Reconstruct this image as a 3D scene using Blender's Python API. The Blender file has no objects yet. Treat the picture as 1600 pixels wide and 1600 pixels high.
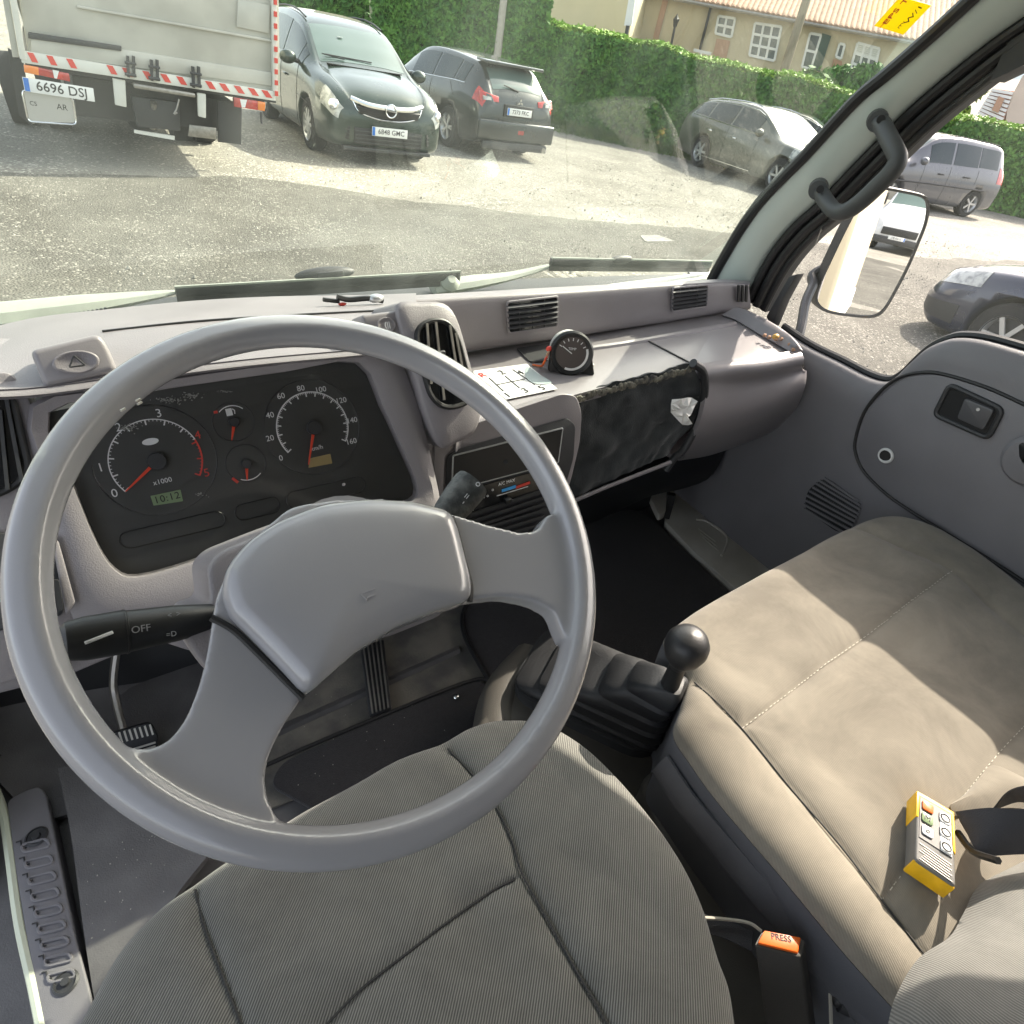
import bpy, bmesh, math, random
from mathutils import Vector as V, Matrix, noise
random.seed(7)
C = bpy.context.scene.collection
R = math.radians
sc = bpy.context.scene
# ---------------------------------------------------------------- camera
YAW, PITCH, ROLL, F = R(36), R(38.2), R(7), 1000.0
EYE = V((0, 0, 2.05))
fw = V((math.sin(YAW)*math.cos(PITCH), math.cos(YAW)*math.cos(PITCH), -math.sin(PITCH)))
rt = V((math.cos(YAW), -math.sin(YAW), 0))
up = rt.cross(fw)
cR = (math.cos(ROLL)*rt + math.sin(ROLL)*up).normalized()
cU = (-math.sin(ROLL)*rt + math.cos(ROLL)*up).normalized()
cam_d = bpy.data.cameras.new('camera')
cam = bpy.data.objects.new('camera', cam_d); C.objects.link(cam)
m3 = Matrix((cR, cU, -fw)).transposed()
cam.matrix_world = Matrix.Translation(EYE) @ m3.to_4x4()
cam_d.sensor_width = 36; cam_d.lens = 36*F/1600
cam_d.clip_start = 0.02; cam_d.clip_end = 3000
sc.camera = cam
# ---------------------------------------------------------------- light
SUNV = V((1.40, 0.30, 1.0)).normalized()          # towards the sun
SUN_EL = math.asin(SUNV.z); SUN_AZ = math.atan2(SUNV.x, SUNV.y)
wd = bpy.data.worlds.new('World'); sc.world = wd; wd.use_nodes = True
nt = wd.node_tree; nt.nodes.clear()
sky = nt.nodes.new('ShaderNodeTexSky'); sky.sky_type = 'NISHITA'; sky.sun_disc = False
sky.sun_elevation = SUN_EL; sky.sun_rotation = SUN_AZ
sky.air_density = 1.0; sky.dust_density = 3.0; sky.ozone_density = 1.0
bg = nt.nodes.new('ShaderNodeBackground'); bg.inputs[1].default_value = 0.15
wo = nt.nodes.new('ShaderNodeOutputWorld')
hs = nt.nodes.new('ShaderNodeHueSaturation'); hs.inputs['Saturation'].default_value = .5; nt.links.new(sky.outputs[0], hs.inputs['Color'])
tn_ = nt.nodes.new('ShaderNodeVectorMath'); tn_.operation = 'MULTIPLY'; tn_.inputs[1].default_value = (1.05, 1.0, .95); nt.links.new(hs.outputs[0], tn_.inputs[0])
nt.links.new(tn_.outputs[0], bg.inputs[0]); nt.links.new(bg.outputs[0], wo.inputs[0])
sl = bpy.data.lights.new('sun', 'SUN'); sl.energy = 3.2; sl.angle = R(0.5); sl.color = (1, .91, .77)
so = bpy.data.objects.new('sun', sl); C.objects.link(so)
so.rotation_euler = SUNV.to_track_quat('Z', 'Y').to_euler(); so.location = (30, 5, 30)
sc.view_settings.view_transform = 'Standard'; sc.view_settings.look = 'None'
sc.view_settings.exposure = 1.85; sc.view_settings.gamma = 1
sc.cycles.max_bounces = 10; sc.cycles.transparent_max_bounces = 24

# ---------------------------------------------------------------- helpers
def ray(px, py):
    return fw*F + cR*(px-800) - cU*(py-800)
def W(px, py, pl):
    """point where the sight line through a traced pixel meets a plane of the real place"""
    d = ray(px, py)
    if isinstance(pl[0], str):
        i = 'xyz'.index(pl[0]); t = (pl[1]-EYE[i])/d[i]
    else:
        t = (pl[0]-EYE).dot(pl[1])/d.dot(pl[1])
    return EYE + d*t
def WP(pts, pl): return [W(p[0], p[1], pl) for p in pts]
G0, GS = .35, -.075
AL = math.atan(-GS); T = Matrix.Rotation(AL, 4, 'Y')
def G(x): return G0 + GS*x
GN = V((-GS, 0, 1)).normalized()
def GP(h=0): return (V((0, 0, G0+h)), GN)

def nodes(m): m.use_nodes = True; t = m.node_tree; return t, t.nodes['Principled BSDF']
def mat(name, col, rough=.5, metal=0, coat=0, var=0, scale=20, bump=0, bscale=200, spec=.5, trans=0, col2=None, emit=0, stretch=None, detail=5, bdist=.002, sheen=0):
    m = bpy.data.materials.new(name); t, p = nodes(m)
    p.inputs['Base Color'].default_value = (*col, 1); p.inputs['Roughness'].default_value = rough
    p.inputs['Metallic'].default_value = metal; p.inputs['Coat Weight'].default_value = coat
    p.inputs['Coat Roughness'].default_value = .05 if coat == 1 else .14
    p.inputs['Specular IOR Level'].default_value = spec
    p.inputs['Sheen Weight'].default_value = sheen
    if trans: p.inputs['Transmission Weight'].default_value = trans
    if emit:
        p.inputs['Emission Color'].default_value = (*col, 1); p.inputs['Emission Strength'].default_value = emit
    tc = t.nodes.new('ShaderNodeTexCoord')
    mp = t.nodes.new('ShaderNodeMapping'); t.links.new(tc.outputs['Object'], mp.inputs[0])
    if stretch: mp.inputs['Scale'].default_value = stretch
    if var or col2:
        n = t.nodes.new('ShaderNodeTexNoise'); n.inputs['Scale'].default_value = scale; n.inputs['Detail'].default_value = detail
        t.links.new(mp.outputs[0], n.inputs[0])
        rp_ = t.nodes.new('ShaderNodeValToRGB'); c2 = col2 or tuple(min(1, c*(1+var)) for c in col)
        c1 = col if col2 else tuple(c*(1-var) for c in col)
        rp_.color_ramp.elements[0].position = .35 if col2 else .15; rp_.color_ramp.elements[1].position = .68 if col2 else .85; rp_.color_ramp.interpolation = 'EASE'
        rp_.color_ramp.elements[0].color = (*c1, 1); rp_.color_ramp.elements[1].color = (*c2, 1)
        t.links.new(n.outputs[0], rp_.inputs[0]); t.links.new(rp_.outputs[0], p.inputs['Base Color'])
        mr = t.nodes.new('ShaderNodeMapRange'); mr.inputs[3].default_value = max(0, rough-.08); mr.inputs[4].default_value = min(1, rough+.12)
        t.links.new(n.outputs[0], mr.inputs[0]); t.links.new(mr.outputs[0], p.inputs['Roughness'])
    if bump:
        n2 = t.nodes.new('ShaderNodeTexNoise'); n2.inputs['Scale'].default_value = bscale; n2.inputs['Detail'].default_value = 3
        t.links.new(mp.outputs[0], n2.inputs[0])
        b = t.nodes.new('ShaderNodeBump'); b.inputs['Strength'].default_value = bump; b.inputs['Distance'].default_value = bdist
        t.links.new(n2.outputs[0], b.inputs['Height']); t.links.new(b.outputs[0], p.inputs['Normal'])
    return m

def fabric(name, ca, cb, ang, period, stain=.25, lo=.5, nsc=9):
    """ribbed seat cloth: fine stripes in two yarn colours with relief and worn patches"""
    m = bpy.data.materials.new(name); t, p = nodes(m); L = t.links.new
    p.inputs['Roughness'].default_value = .92; p.inputs['Sheen Weight'].default_value = .25
    p.inputs['Specular IOR Level'].default_value = .2
    tc = t.nodes.new('ShaderNodeTexCoord'); mp = t.nodes.new('ShaderNodeMapping')
    mp.inputs['Rotation'].default_value = (0, 0, ang); L(tc.outputs['Object'], mp.inputs[0])
    wv = t.nodes.new('ShaderNodeTexWave'); wv.inputs['Scale'].default_value = .314/period*1.0
    wv.inputs['Distortion'].default_value = .6; wv.inputs['Detail'].default_value = 2; wv.inputs['Detail Scale'].default_value = 1.5
    L(mp.outputs[0], wv.inputs[0])
    r = t.nodes.new('ShaderNodeValToRGB'); r.color_ramp.elements[0].position = .35; r.color_ramp.elements[1].position = .7
    r.color_ramp.elements[0].color = (*ca, 1); r.color_ramp.elements[1].color = (*cb, 1); L(wv.outputs[0], r.inputs[0])
    n = t.nodes.new('ShaderNodeTexNoise'); n.inputs['Scale'].default_value = nsc; n.inputs['Detail'].default_value = 9; n.inputs['Roughness'].default_value = .68; n.inputs['Distortion'].default_value = .5
    L(tc.outputs['Object'], n.inputs[0])
    mr = t.nodes.new('ShaderNodeMapRange'); mr.inputs[1].default_value = .3; mr.inputs[2].default_value = .7
    mr.inputs[3].default_value = 1-stain; mr.inputs[4].default_value = 1+stain*.6; L(n.outputs[0], mr.inputs[0])
    mx = t.nodes.new('ShaderNodeVectorMath'); mx.operation = 'SCALE'; L(r.outputs[0], mx.inputs[0]); L(mr.outputs[0], mx.inputs['Scale'])
    L(mx.outputs[0], p.inputs['Base Color'])
    n3 = t.nodes.new('ShaderNodeTexNoise'); n3.inputs['Scale'].default_value = 700; L(tc.outputs['Object'], n3.inputs[0])
    ad = t.nodes.new('ShaderNodeMath'); ad.operation = 'ADD'; L(wv.outputs[0], ad.inputs[0]); L(n3.outputs[0], ad.inputs[1])
    b = t.nodes.new('ShaderNodeBump'); b.inputs['Strength'].default_value = lo; b.inputs['Distance'].default_value = .001
    L(ad.outputs[0], b.inputs['Height']); L(b.outputs[0], p.inputs['Normal'])
    return m

def glass(name, tint, haze=0.0, rough=.0, refl=.5):
    m = bpy.data.materials.new(name); m.use_nodes = True; t = m.node_tree; t.nodes.clear(); L = t.links.new
    out = t.nodes.new('ShaderNodeOutputMaterial'); tr = t.nodes.new('ShaderNodeBsdfTransparent'); tr.inputs[0].default_value = (*tint, 1)
    gl = t.nodes.new('ShaderNodeBsdfGlossy'); gl.inputs['Roughness'].default_value = .02; gl.inputs[0].default_value = (.9, .9, .9, 1)
    fr = t.nodes.new('ShaderNodeFresnel'); fr.inputs[0].default_value = 1.3
    mu = t.nodes.new('ShaderNodeMath'); mu.operation = 'MULTIPLY'; mu.inputs[1].default_value = refl; L(fr.outputs[0], mu.inputs[0])
    mix = t.nodes.new('ShaderNodeMixShader'); L(mu.outputs[0], mix.inputs[0]); L(tr.outputs[0], mix.inputs[1]); L(gl.outputs[0], mix.inputs[2])
    last = mix
    if haze:  # pale streaky film: dust, and glare put into the glass colour
        tc = t.nodes.new('ShaderNodeTexCoord'); mp = t.nodes.new('ShaderNodeMapping'); mp.inputs['Scale'].default_value = (1, .4, .35)
        mp.inputs['Rotation'].default_value = (0, R(25), 0); L(tc.outputs['Object'], mp.inputs[0])
        n = t.nodes.new('ShaderNodeTexNoise'); n.inputs['Scale'].default_value = 7; n.inputs['Detail'].default_value = 6; n.inputs['Distortion'].default_value = .6
        L(mp.outputs[0], n.inputs[0])
        mr = t.nodes.new('ShaderNodeMapRange'); mr.inputs[1].default_value = .42; mr.inputs[2].default_value = .75; mr.inputs[3].default_value = haze*.3; mr.inputs[4].default_value = haze*1.6
        L(n.outputs[0], mr.inputs[0])
        df = t.nodes.new('ShaderNodeBsdfDiffuse'); df.inputs[0].default_value = (.75, .8, .74, 1)
        tl = t.nodes.new('ShaderNodeBsdfTranslucent'); tl.inputs[0].default_value = (.75, .8, .74, 1)
        ds = t.nodes.new('ShaderNodeMixShader'); L(df.outputs[0], ds.inputs[1]); L(tl.outputs[0], ds.inputs[2])
        mx2 = t.nodes.new('ShaderNodeMixShader'); L(mr.outputs[0], mx2.inputs[0]); L(mix.outputs[0], mx2.inputs[1]); L(ds.outputs[0], mx2.inputs[2]); last = mx2
    L(last.outputs[0], out.inputs[0])
    return m

OFF = {}
def thing(name, label, cat, loc=(0, 0, 0), group=None, kind=None):
    o = bpy.data.objects.new(name, None); C.objects.link(o); o.empty_display_size = .1
    o.location = loc; OFF[o] = V(loc); tag(o, label, cat, group, kind); return o
def tag(o, label=None, cat=None, group=None, kind=None):
    if label: o['label'] = label
    if cat: o['category'] = cat
    if group: o['group'] = group
    if kind: o['kind'] = kind
    return o
def link(name, me, parent=None, label=None):
    o = bpy.data.objects.new(name, me); C.objects.link(o)
    if parent:
        o.parent = parent
        if parent in OFF: o.matrix_parent_inverse = Matrix.Translation(-OFF[parent])
    if label: o['label'] = label
    return o

def cr(pts, n=6, closed=False):
    """Catmull-Rom through points"""
    P = [V(p) for p in pts]; out = []; N = len(P)
    for i in range(N if closed else N-1):
        a, b, c, d = (P[(i-1) % N] if closed or i > 0 else P[0]*2-P[1]), P[i], P[(i+1) % N], (P[(i+2) % N] if closed or i+2 < N else P[-1]*2-P[-2])
        for k in range(n):
            t = k/n
            out.append(.5*((2*b)+(c-a)*t+(2*a-5*b+4*c-d)*t*t+(3*b-a-3*c+d)*t**3))
    if not closed: out.append(P[-1].copy())
    return out
def rp(pts, r, n=4):
    """round the corners of a closed polygon"""
    P = [V(p) for p in pts]; out = []; N = len(P)
    for i in range(N):
        a, b, c = P[i-1], P[i], P[(i+1) % N]
        la, lc = (a-b).length, (c-b).length; q = min(r, la*.48, lc*.48)
        s, e = b+(a-b)*(q/la), b+(c-b)*(q/lc)
        for k in range(n+1):
            t = k/n; out.append(s*(1-t)**2+b*2*t*(1-t)+e*t*t)
    return out

class MB:
    def __init__(s): s.v = []; s.f = []
    def add(s, vs, fs):
        o = len(s.v); s.v += [V(x) for x in vs]; s.f += [tuple(i+o for i in f) for f in fs]; return s
    def box(s, c, d, mtx=None, taper=None):
        x, y, z = d[0]/2, d[1]/2, d[2]/2
        vs = [V((a*x, b*y, e*z)) for e in (-1, 1) for b in (-1, 1) for a in (-1, 1)]
        if taper: vs = [V((p.x*taper, p.y*taper, p.z)) if p.z > 0 else p for p in vs]
        if mtx: vs = [mtx @ p for p in vs]
        return s.add([p+V(c) for p in vs], [(0, 2, 3, 1), (4, 5, 7, 6), (0, 1, 5, 4), (2, 6, 7, 3), (0, 4, 6, 2), (1, 3, 7, 5)])
    def bar(s, a, b, w, h, upv=(0, 0, 1)):
        a, b = V(a), V(b); d = (b-a).normalized(); sd = d.cross(V(upv)).normalized()*(w/2); u = sd.cross(d).normalized()*(h/2)
        vs = [p+q for p in (a, b) for q in (-sd-u, sd-u, sd+u, -sd+u)]
        return s.add(vs, [(0, 3, 2, 1), (4, 5, 6, 7), (0, 1, 5, 4), (1, 2, 6, 5), (2, 3, 7, 6), (3, 0, 4, 7)])
    def prism(s, poly, d):
        n = len(poly); d = V(d); P = [V(p) for p in poly]
        nrm = V((0, 0, 0))
        for i in range(n): nrm += P[i].cross(P[(i+1) % n])
        f0, f1 = tuple(range(n)), tuple(range(2*n-1, n-1, -1))
        if nrm.dot(d) > 0: f0, f1 = f0[::-1], f1[::-1]; q = lambda i, j: (i, j, j+n, i+n)
        else: q = lambda i, j: (j, i, i+n, j+n)
        return s.add(P+[p+d for p in P], [f0, f1]+[q(i, (i+1) % n) for i in range(n)])
    def tube(s, path, r, seg=8, closed=False, caps=True, flat=1.0, upv=None):
        P = [V(p) for p in path]; N = len(P); rs = r if isinstance(r, (list, tuple)) else [r]*N; rings = []
        u = None
        for i in range(N):
            a = P[i-1] if (i or closed) else P[i]; b = P[(i+1) % N] if (i < N-1 or closed) else P[i]
            t = (b-a).normalized()
            if u is None or upv is not None:
                ref = V(upv) if upv is not None else (V((0, 0, 1)) if abs(t.z) < .9 else V((1, 0, 0)))
                u = (ref-t*ref.dot(t)).normalized()
            else: u = (u-t*u.dot(t)).normalized()
            w_ = t.cross(u)
            rings.append([P[i]+(w_*math.cos(2*math.pi*k/seg)+u*math.sin(2*math.pi*k/seg)*flat)*rs[i] for k in range(seg)])
        return s.rings(rings, closed, caps)
    def rings(s, rings, closed=False, caps=True, ringclosed=True):
        n = len(rings[0]); o = len(s.v); N = len(rings)
        for r_ in rings: s.v += [V(p) for p in r_]
        for i in range(N if closed else N-1):
            j = (i+1) % N
            for k in range(n if ringclosed else n-1):
                l = (k+1) % n; s.f.append((o+i*n+k, o+i*n+l, o+j*n+l, o+j*n+k))
        if caps and not closed:
            s.f.append(tuple(o+k for k in range(n))[::-1]); s.f.append(tuple(o+(N-1)*n+k for k in range(n)))
        return s
    def cyl(s, a, b, r0, r1=None, seg=16):
        a, b = V(a), V(b); return s.tube([a, b], [r0, r0 if r1 is None else r1], seg)
    def lathe(s, prof, c, ax, seg=24, caps=True):
        ax = V(ax).normalized(); ref = V((0, 0, 1)) if abs(ax.z) < .9 else V((1, 0, 0)); u = (ref-ax*ref.dot(ax)).normalized(); w_ = ax.cross(u); c = V(c)
        return s.rings([[c+ax*h+(u*math.cos(2*math.pi*k/seg)+w_*math.sin(2*math.pi*k/seg))*max(r, 1e-5) for k in range(seg)] for r, h in prof], caps=caps)
    def ell(s, c, r, mtx=None, seg=16, rg=10):
        rings = []
        for i in range(rg+1):
            th = math.pi*i/rg
            ring = [V((r[0]*max(math.sin(th), 1e-4)*math.cos(2*math.pi*k/seg), r[1]*max(math.sin(th), 1e-4)*math.sin(2*math.pi*k/seg), r[2]*-math.cos(th))) for k in range(seg)]
            rings.append([V(c)+((mtx @ p) if mtx else p) for p in ring])
        return s.rings(rings)
    def grid(s, rows):
        n = len(rows[0]); o = len(s.v)
        for r_ in rows: s.v += [V(p) for p in r_]
        for i in range(len(rows)-1):
            for k in range(n-1): s.f.append((o+i*n+k, o+i*n+k+1, o+(i+1)*n+k+1, o+(i+1)*n+k))
        return s
    def build(s, name, m, parent=None, label=None, bev=0, seg=2, solid=0, ang=35, smooth=True, flip=False, subd=0, tri=False):
        bm = bmesh.new(); vs = [bm.verts.new(p) for p in s.v]
        for f in s.f:
            try: bm.faces.new([vs[i] for i in f])
            except ValueError: pass
        if solid:
            bmesh.ops.recalc_face_normals(bm, faces=bm.faces)
            bmesh.ops.solidify(bm, geom=bm.faces[:], thickness=solid)
        bmesh.ops.recalc_face_normals(bm, faces=bm.faces)
        if bev:
            es = [e for e in bm.edges if len(e.link_faces) == 2 and e.calc_face_angle(0) > R(ang)]
            if es: bmesh.ops.bevel(bm, geom=es, offset=bev, segments=seg, profile=.5, affect='EDGES', clamp_overlap=True)
        for f in bm.faces: f.smooth = smooth
        if smooth:
            for e in bm.edges:
                if len(e.link_faces) == 2 and e.calc_face_angle(0) > R(ang): e.smooth = False
        me = bpy.data.meshes.new(name); bm.to_mesh(me); bm.free()
        for x in (m if isinstance(m, (list, tuple)) else [m]): me.materials.append(x)
        o = link(name, me, parent, label)
        return o

def loft(rows, nu=5, nv=5):
    rr = [cr(r_, nu) for r_ in rows]; cols = list(zip(*rr)); cc = [cr(c, nv) for c in cols]
    return [list(r_) for r_ in zip(*cc)]
def frame(o, u, v):
    """matrix with origin o, x axis u, y axis ~v"""
    u = V(u).normalized(); n = u.cross(V(v)).normalized(); v = n.cross(u)
    m = Matrix((u, v, n)).transposed().to_4x4(); m.translation = V(o); return m
def text(name, s, size, mtx, m, parent=None, label=None, depth=.0003, ax='CENTER', spacing=1, bold=0):
    cu = bpy.data.curves.new('t', 'FONT'); cu.body = s; cu.size = size; cu.extrude = depth; cu.align_x = ax; cu.align_y = 'CENTER'; cu.space_character = spacing; cu.offset = bold
    cu.resolution_u = 3
    to = bpy.data.objects.new('t', cu); C.objects.link(to)
    dg = bpy.context.evaluated_depsgraph_get(); dg.update()
    me = bpy.data.meshes.new_from_object(to.evaluated_get(dg)); bpy.data.objects.remove(to); bpy.data.curves.remove(cu)
    me.transform(mtx); me.name = name; me.materials.clear(); me.materials.append(m)
    return link(name, me, parent, label)

# ---------------------------------------------------------------- materials
M = {}
M['dash'] = mat('dash_plastic', (.242, .224, .232), .40, var=.10, scale=9, bump=.55, bscale=700, bdist=.0008)
M['dashlid'] = mat('dash_lid_plastic', (.26, .243, .25), .30, var=.10, scale=8, bump=.3, bscale=900, bdist=.0005)
M['wheel'] = mat('wheel_plastic', (.335, .335, .35), .26, coat=.7, bump=.12, bscale=900, bdist=.0004)
M['door'] = mat('door_plastic', (.185, .18, .19), .5, var=.08, scale=8, bump=.6, bscale=800, bdist=.0006)
M['black'] = mat('black_plastic', (.014, .015, .016), .42, bump=.12, bscale=700, bdist=.0005)
M['blackg'] = mat('glossy_black', (.01, .011, .012), .12)
M['dark'] = mat('dark_plastic', (.035, .036, .038), .5, bump=.2, bscale=600)
M['cloth_dark'] = mat('torn_dark_cloth', (.022, .026, .027), .95, var=.35, scale=22, bump=.7, bscale=420, bdist=.0015, sheen=.3)
M['cluster'] = mat('cluster_face', (.055, .055, .052), .38, var=.08, scale=8)
M['rubber'] = mat('rubber', (.022, .023, .025), .55, var=.15, scale=30, bump=.2, bscale=300)
M['mat'] = mat('carpet_mat', (.024, .022, .023), .95, var=.25, scale=120, bump=.8, bscale=900, sheen=.2)
M['vinyl'] = mat('floor_vinyl', (.115, .111, .11), .5, var=.3, scale=12, bump=.5, bscale=420, bdist=.0012)
M['floor'] = mat('dirty_floor', (.19, .175, .145), .75, col2=(.09, .087, .08), scale=14, bump=.5, bscale=260)
M['white'] = mat('white_paint_matt', (.72, .72, .70), .4)
M['print'] = mat('white_print', (.78, .78, .78), .5)
M['red'] = mat('red_print', (.65, .06, .04), .5)
M['needle'] = mat('needle', (.75, .07, .03), .35)
M['lcdg'] = mat('lcd_green', (.22, .30, .16), .3)
M['lcdy'] = mat('lcd_amber', (.38, .29, .13), .3)
M['ink'] = mat('black_ink', (.02, .02, .02), .5)
M['cream'] = mat('cream_metal', (.50, .49, .44), .4, col2=(.40, .38, .33), scale=9, bump=.15, bscale=80)
M['pillar'] = mat('pillar_paint', (.58, .66, .61), .3, var=.03, scale=4)
M['chrome'] = mat('chrome', (.75, .76, .76), .15, metal=1)
M['steel'] = mat('steel', (.35, .33, .30), .4, metal=.8, var=.2, scale=30)
M['mirror'] = mat('mirror_glass', (.92, .93, .92), .01, metal=1)
M['seat'] = fabric('driver_seat_cloth', (.075, .075, .068), (.21, .21, .188), R(43), .0024, .2, .35, 14)
M['seatp'] = fabric('passenger_seat_cloth', (.222, .197, .158), (.235, .21, .168), R(20), .0022, .34, .12, 7)
M['backp'] = fabric('backrest_cloth', (.13, .128, .118), (.22, .215, .195), R(15), .0024, .25, .3, 12)
M['sidev'] = mat('seat_side_vinyl', (.10, .103, .112), .5, var=.1, scale=9, bump=.2, bscale=500)
M['console'] = mat('console_plastic', (.07, .065, .056), .55, var=.15, scale=8, bump=.3, bscale=700)
M['piping'] = mat('seam', (.03, .03, .028), .8)
M['stitch'] = mat('stitch', (.48, .45, .38), .8)
M['paper'] = mat('paper', (.78, .78, .76), .7, var=.03, scale=20)
M['plast'] = mat('scratched_tape', (.45, .52, .52), .2)
M['orange'] = mat('orange_plastic', (.85, .15, .015), .4)
M['yellow'] = mat('yellow_plastic', (.80, .46, .01), .4, var=.12, scale=60)
M['sticker'] = mat('sticker_yellow', (.90, .72, .01), .4)
_t, _p = nodes(M['sticker']); _tl = _t.nodes.new('ShaderNodeBsdfTranslucent'); _tl.inputs[0].default_value = (.95, .78, .01, 1); _mx = _t.nodes.new('ShaderNodeMixShader'); _mx.inputs[0].default_value = .6
_t.links.new(_p.outputs[0], _mx.inputs[1]); _t.links.new(_tl.outputs[0], _mx.inputs[2]); _t.links.new(_mx.outputs[0], _t.nodes['Material Output'].inputs[0])
M['belt'] = mat('belt_webbing', (.04, .04, .045), .8, bump=.5, bscale=900)
M['wsglass'] = glass('windscreen_glass', (.935, .97, .94), haze=.03, refl=.22)
M['glass'] = glass('door_glass', (.98, .975, .975), haze=.012, refl=.3)
M['tyre'] = mat('tyre', (.02, .02, .021), .85, var=.2, scale=20)
M['alloy'] = mat('alloy', (.55, .56, .56), .3, metal=.7)
M['carglass'] = mat('car_window_glass', (.022, .036, .04), .05)
M['carws'] = mat('car_windscreen_reflect_tint', (.085, .125, .115), .10, coat=.6)  # base colour lightened and greened to stand in for reflections on the glass
M['lens'] = mat('headlamp_lens', (.55, .56, .52), .08, coat=1, col2=(.25, .26, .25), scale=14)
M['redlens'] = mat('tail_lamp_lens', (.55, .03, .02), .12, coat=1, col2=(.35, .015, .012), scale=12)
M['orlens'] = mat('indicator_lens', (.8, .22, .02), .12, coat=1)
M['plate'] = mat('plate_white', (.75, .76, .74), .4)
M['blue'] = mat('plate_blue', (.02, .16, .55), .4)
for k, c in dict(opel=(.018, .036, .027), mits=(.018, .024, .023), ins=(.10, .105, .08), silver=(.11, .113, .125), bluecar=(.012, .018, .045), van=(.62, .63, .63), grn=(.03, .035, .035)).items():
    M[k] = mat('paint_'+k, c, .28, metal={'ins': .1, 'bluecar': .1, 'grn': 0, 'van': 0, 'silver': .3}.get(k, .35), coat=1, var=.04, scale=3)
M['aluside'] = mat('grey_body_side', (.52, .51, .45), .42, metal=.05, col2=(.42, .41, .36), scale=2.5, bump=.1, bscale=20)
M['body_white'] = mat('truck_white', (.66, .66, .60), .45, var=.08, scale=6)
M['cargobox'] = mat('cream_cargo_side', (.42, .385, .30), .45, var=.03, scale=2)

# ================================================================= GROUND
def ground_mat(name, c1, c2, c3, big, stones):
    m = bpy.data.materials.new(name); t, p = nodes(m); L = t.links.new
    p.inputs['Roughness'].default_value = .95; p.inputs['Specular IOR Level'].default_value = .15
    tc = t.nodes.new('ShaderNodeTexCoord')
    n1 = t.nodes.new('ShaderNodeTexNoise'); n1.inputs['Scale'].default_value = big; n1.inputs['Detail'].default_value = 8; n1.inputs['Roughness'].default_value = .65; L(tc.outputs['Object'], n1.inputs[0])
    r1 = t.nodes.new('ShaderNodeValToRGB'); r1.color_ramp.elements[0].position = .36; r1.color_ramp.elements[1].position = .66
    r1.color_ramp.elements[0].color = (*c1, 1); r1.color_ramp.elements[1].color = (*c2, 1); L(n1.outputs[0], r1.inputs[0])
    vo = t.nodes.new('ShaderNodeTexVoronoi'); vo.inputs['Scale'].default_value = stones; L(tc.outputs['Object'], vo.inputs[0])
    sp = t.nodes.new('ShaderNodeSeparateColor'); L(vo.outputs['Color'], sp.inputs[0])
    mr = t.nodes.new('ShaderNodeMapRange'); mr.inputs[1].default_value = .0; mr.inputs[2].default_value = 1; mr.inputs[3].default_value = .84; mr.inputs[4].default_value = 1.14; L(sp.outputs[0], mr.inputs[0])
    sc_ = t.nodes.new('ShaderNodeVectorMath'); sc_.operation = 'SCALE'; L(r1.outputs[0], sc_.inputs[0]); L(mr.outputs[0], sc_.inputs['Scale'])
    nb = t.nodes.new('ShaderNodeTexNoise'); nb.inputs['Scale'].default_value = .7; nb.inputs['Detail'].default_value = 6; nb.inputs['Roughness'].default_value = .7; nb.inputs['Distortion'].default_value = .8; L(tc.outputs['Object'], nb.inputs[0])
    mt = t.nodes.new('ShaderNodeMapRange'); mt.inputs[1].default_value = .4; mt.inputs[2].default_value = .62; mt.inputs[3].default_value = .86; mt.inputs[4].default_value = 1.0; L(nb.outputs[0], mt.inputs[0])
    gt = t.nodes.new('ShaderNodeMath'); gt.operation = 'GREATER_THAN'; L(sp.outputs[1], gt.inputs[0]); L(mt.outputs[0], gt.inputs[1])
    mx = t.nodes.new('ShaderNodeMix'); mx.data_type = 'RGBA'; mx.inputs['B'].default_value = (*c3, 1); L(gt.outputs[0], mx.inputs['Factor']); L(sc_.outputs[0], mx.inputs['A'])
    L(mx.outputs['Result'], p.inputs['Base Color'])
    n2 = t.nodes.new('ShaderNodeTexNoise'); n2.inputs['Scale'].default_value = stones*.7; n2.inputs['Detail'].default_value = 4; L(tc.outputs['Object'], n2.inputs[0])
    ad = t.nodes.new('ShaderNodeMath'); ad.operation = 'SUBTRACT'; L(n2.outputs[0], ad.inputs[0]); L(vo.outputs['Distance'], ad.inputs[1])
    b = t.nodes.new('ShaderNodeBump'); b.inputs['Strength'].default_value = .6; b.inputs['Distance'].default_value = .012; L(ad.outputs[0], b.inputs['Height']); L(b.outputs[0], p.inputs['Normal'])
    return m
M['gravel'] = ground_mat('gravel_ground', (.20, .19, .164), (.28, .268, .235), (.46, .44, .38), .9, 45)
M['asphalt'] = ground_mat('worn_asphalt', (.092, .088, .077), (.145, .139, .121), (.25, .24, .21), 1.3, 62)
def gz(x): return G(x) if x < 45 else G(45)
def gpt(x, y, h=0):
    return V((x, y, gz(x)+h))
b = MB(); xs = [-600, -200, -60, -20]+[-16+i*1.0 for i in range(62)]+[60, 100, 300, 900]; ys = [-600, -150, -40]+[-20+i*1.0 for i in range(70)]+[80, 200, 900]
def hnoise(x, y):
    if x < -16 or x > 44 or y < -19 or y > 48: return 0
    return noise.noise(V((x*.5, y*.5, 0)))*.03
def gzz(x):
    if x < -20: return G(-20)
    return gz(x)
b.grid([[V((x, y, gzz(x)+hnoise(x, y))) for x in xs] for y in ys])
tag(b.build('ground', M['gravel']), kind='structure')
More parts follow.
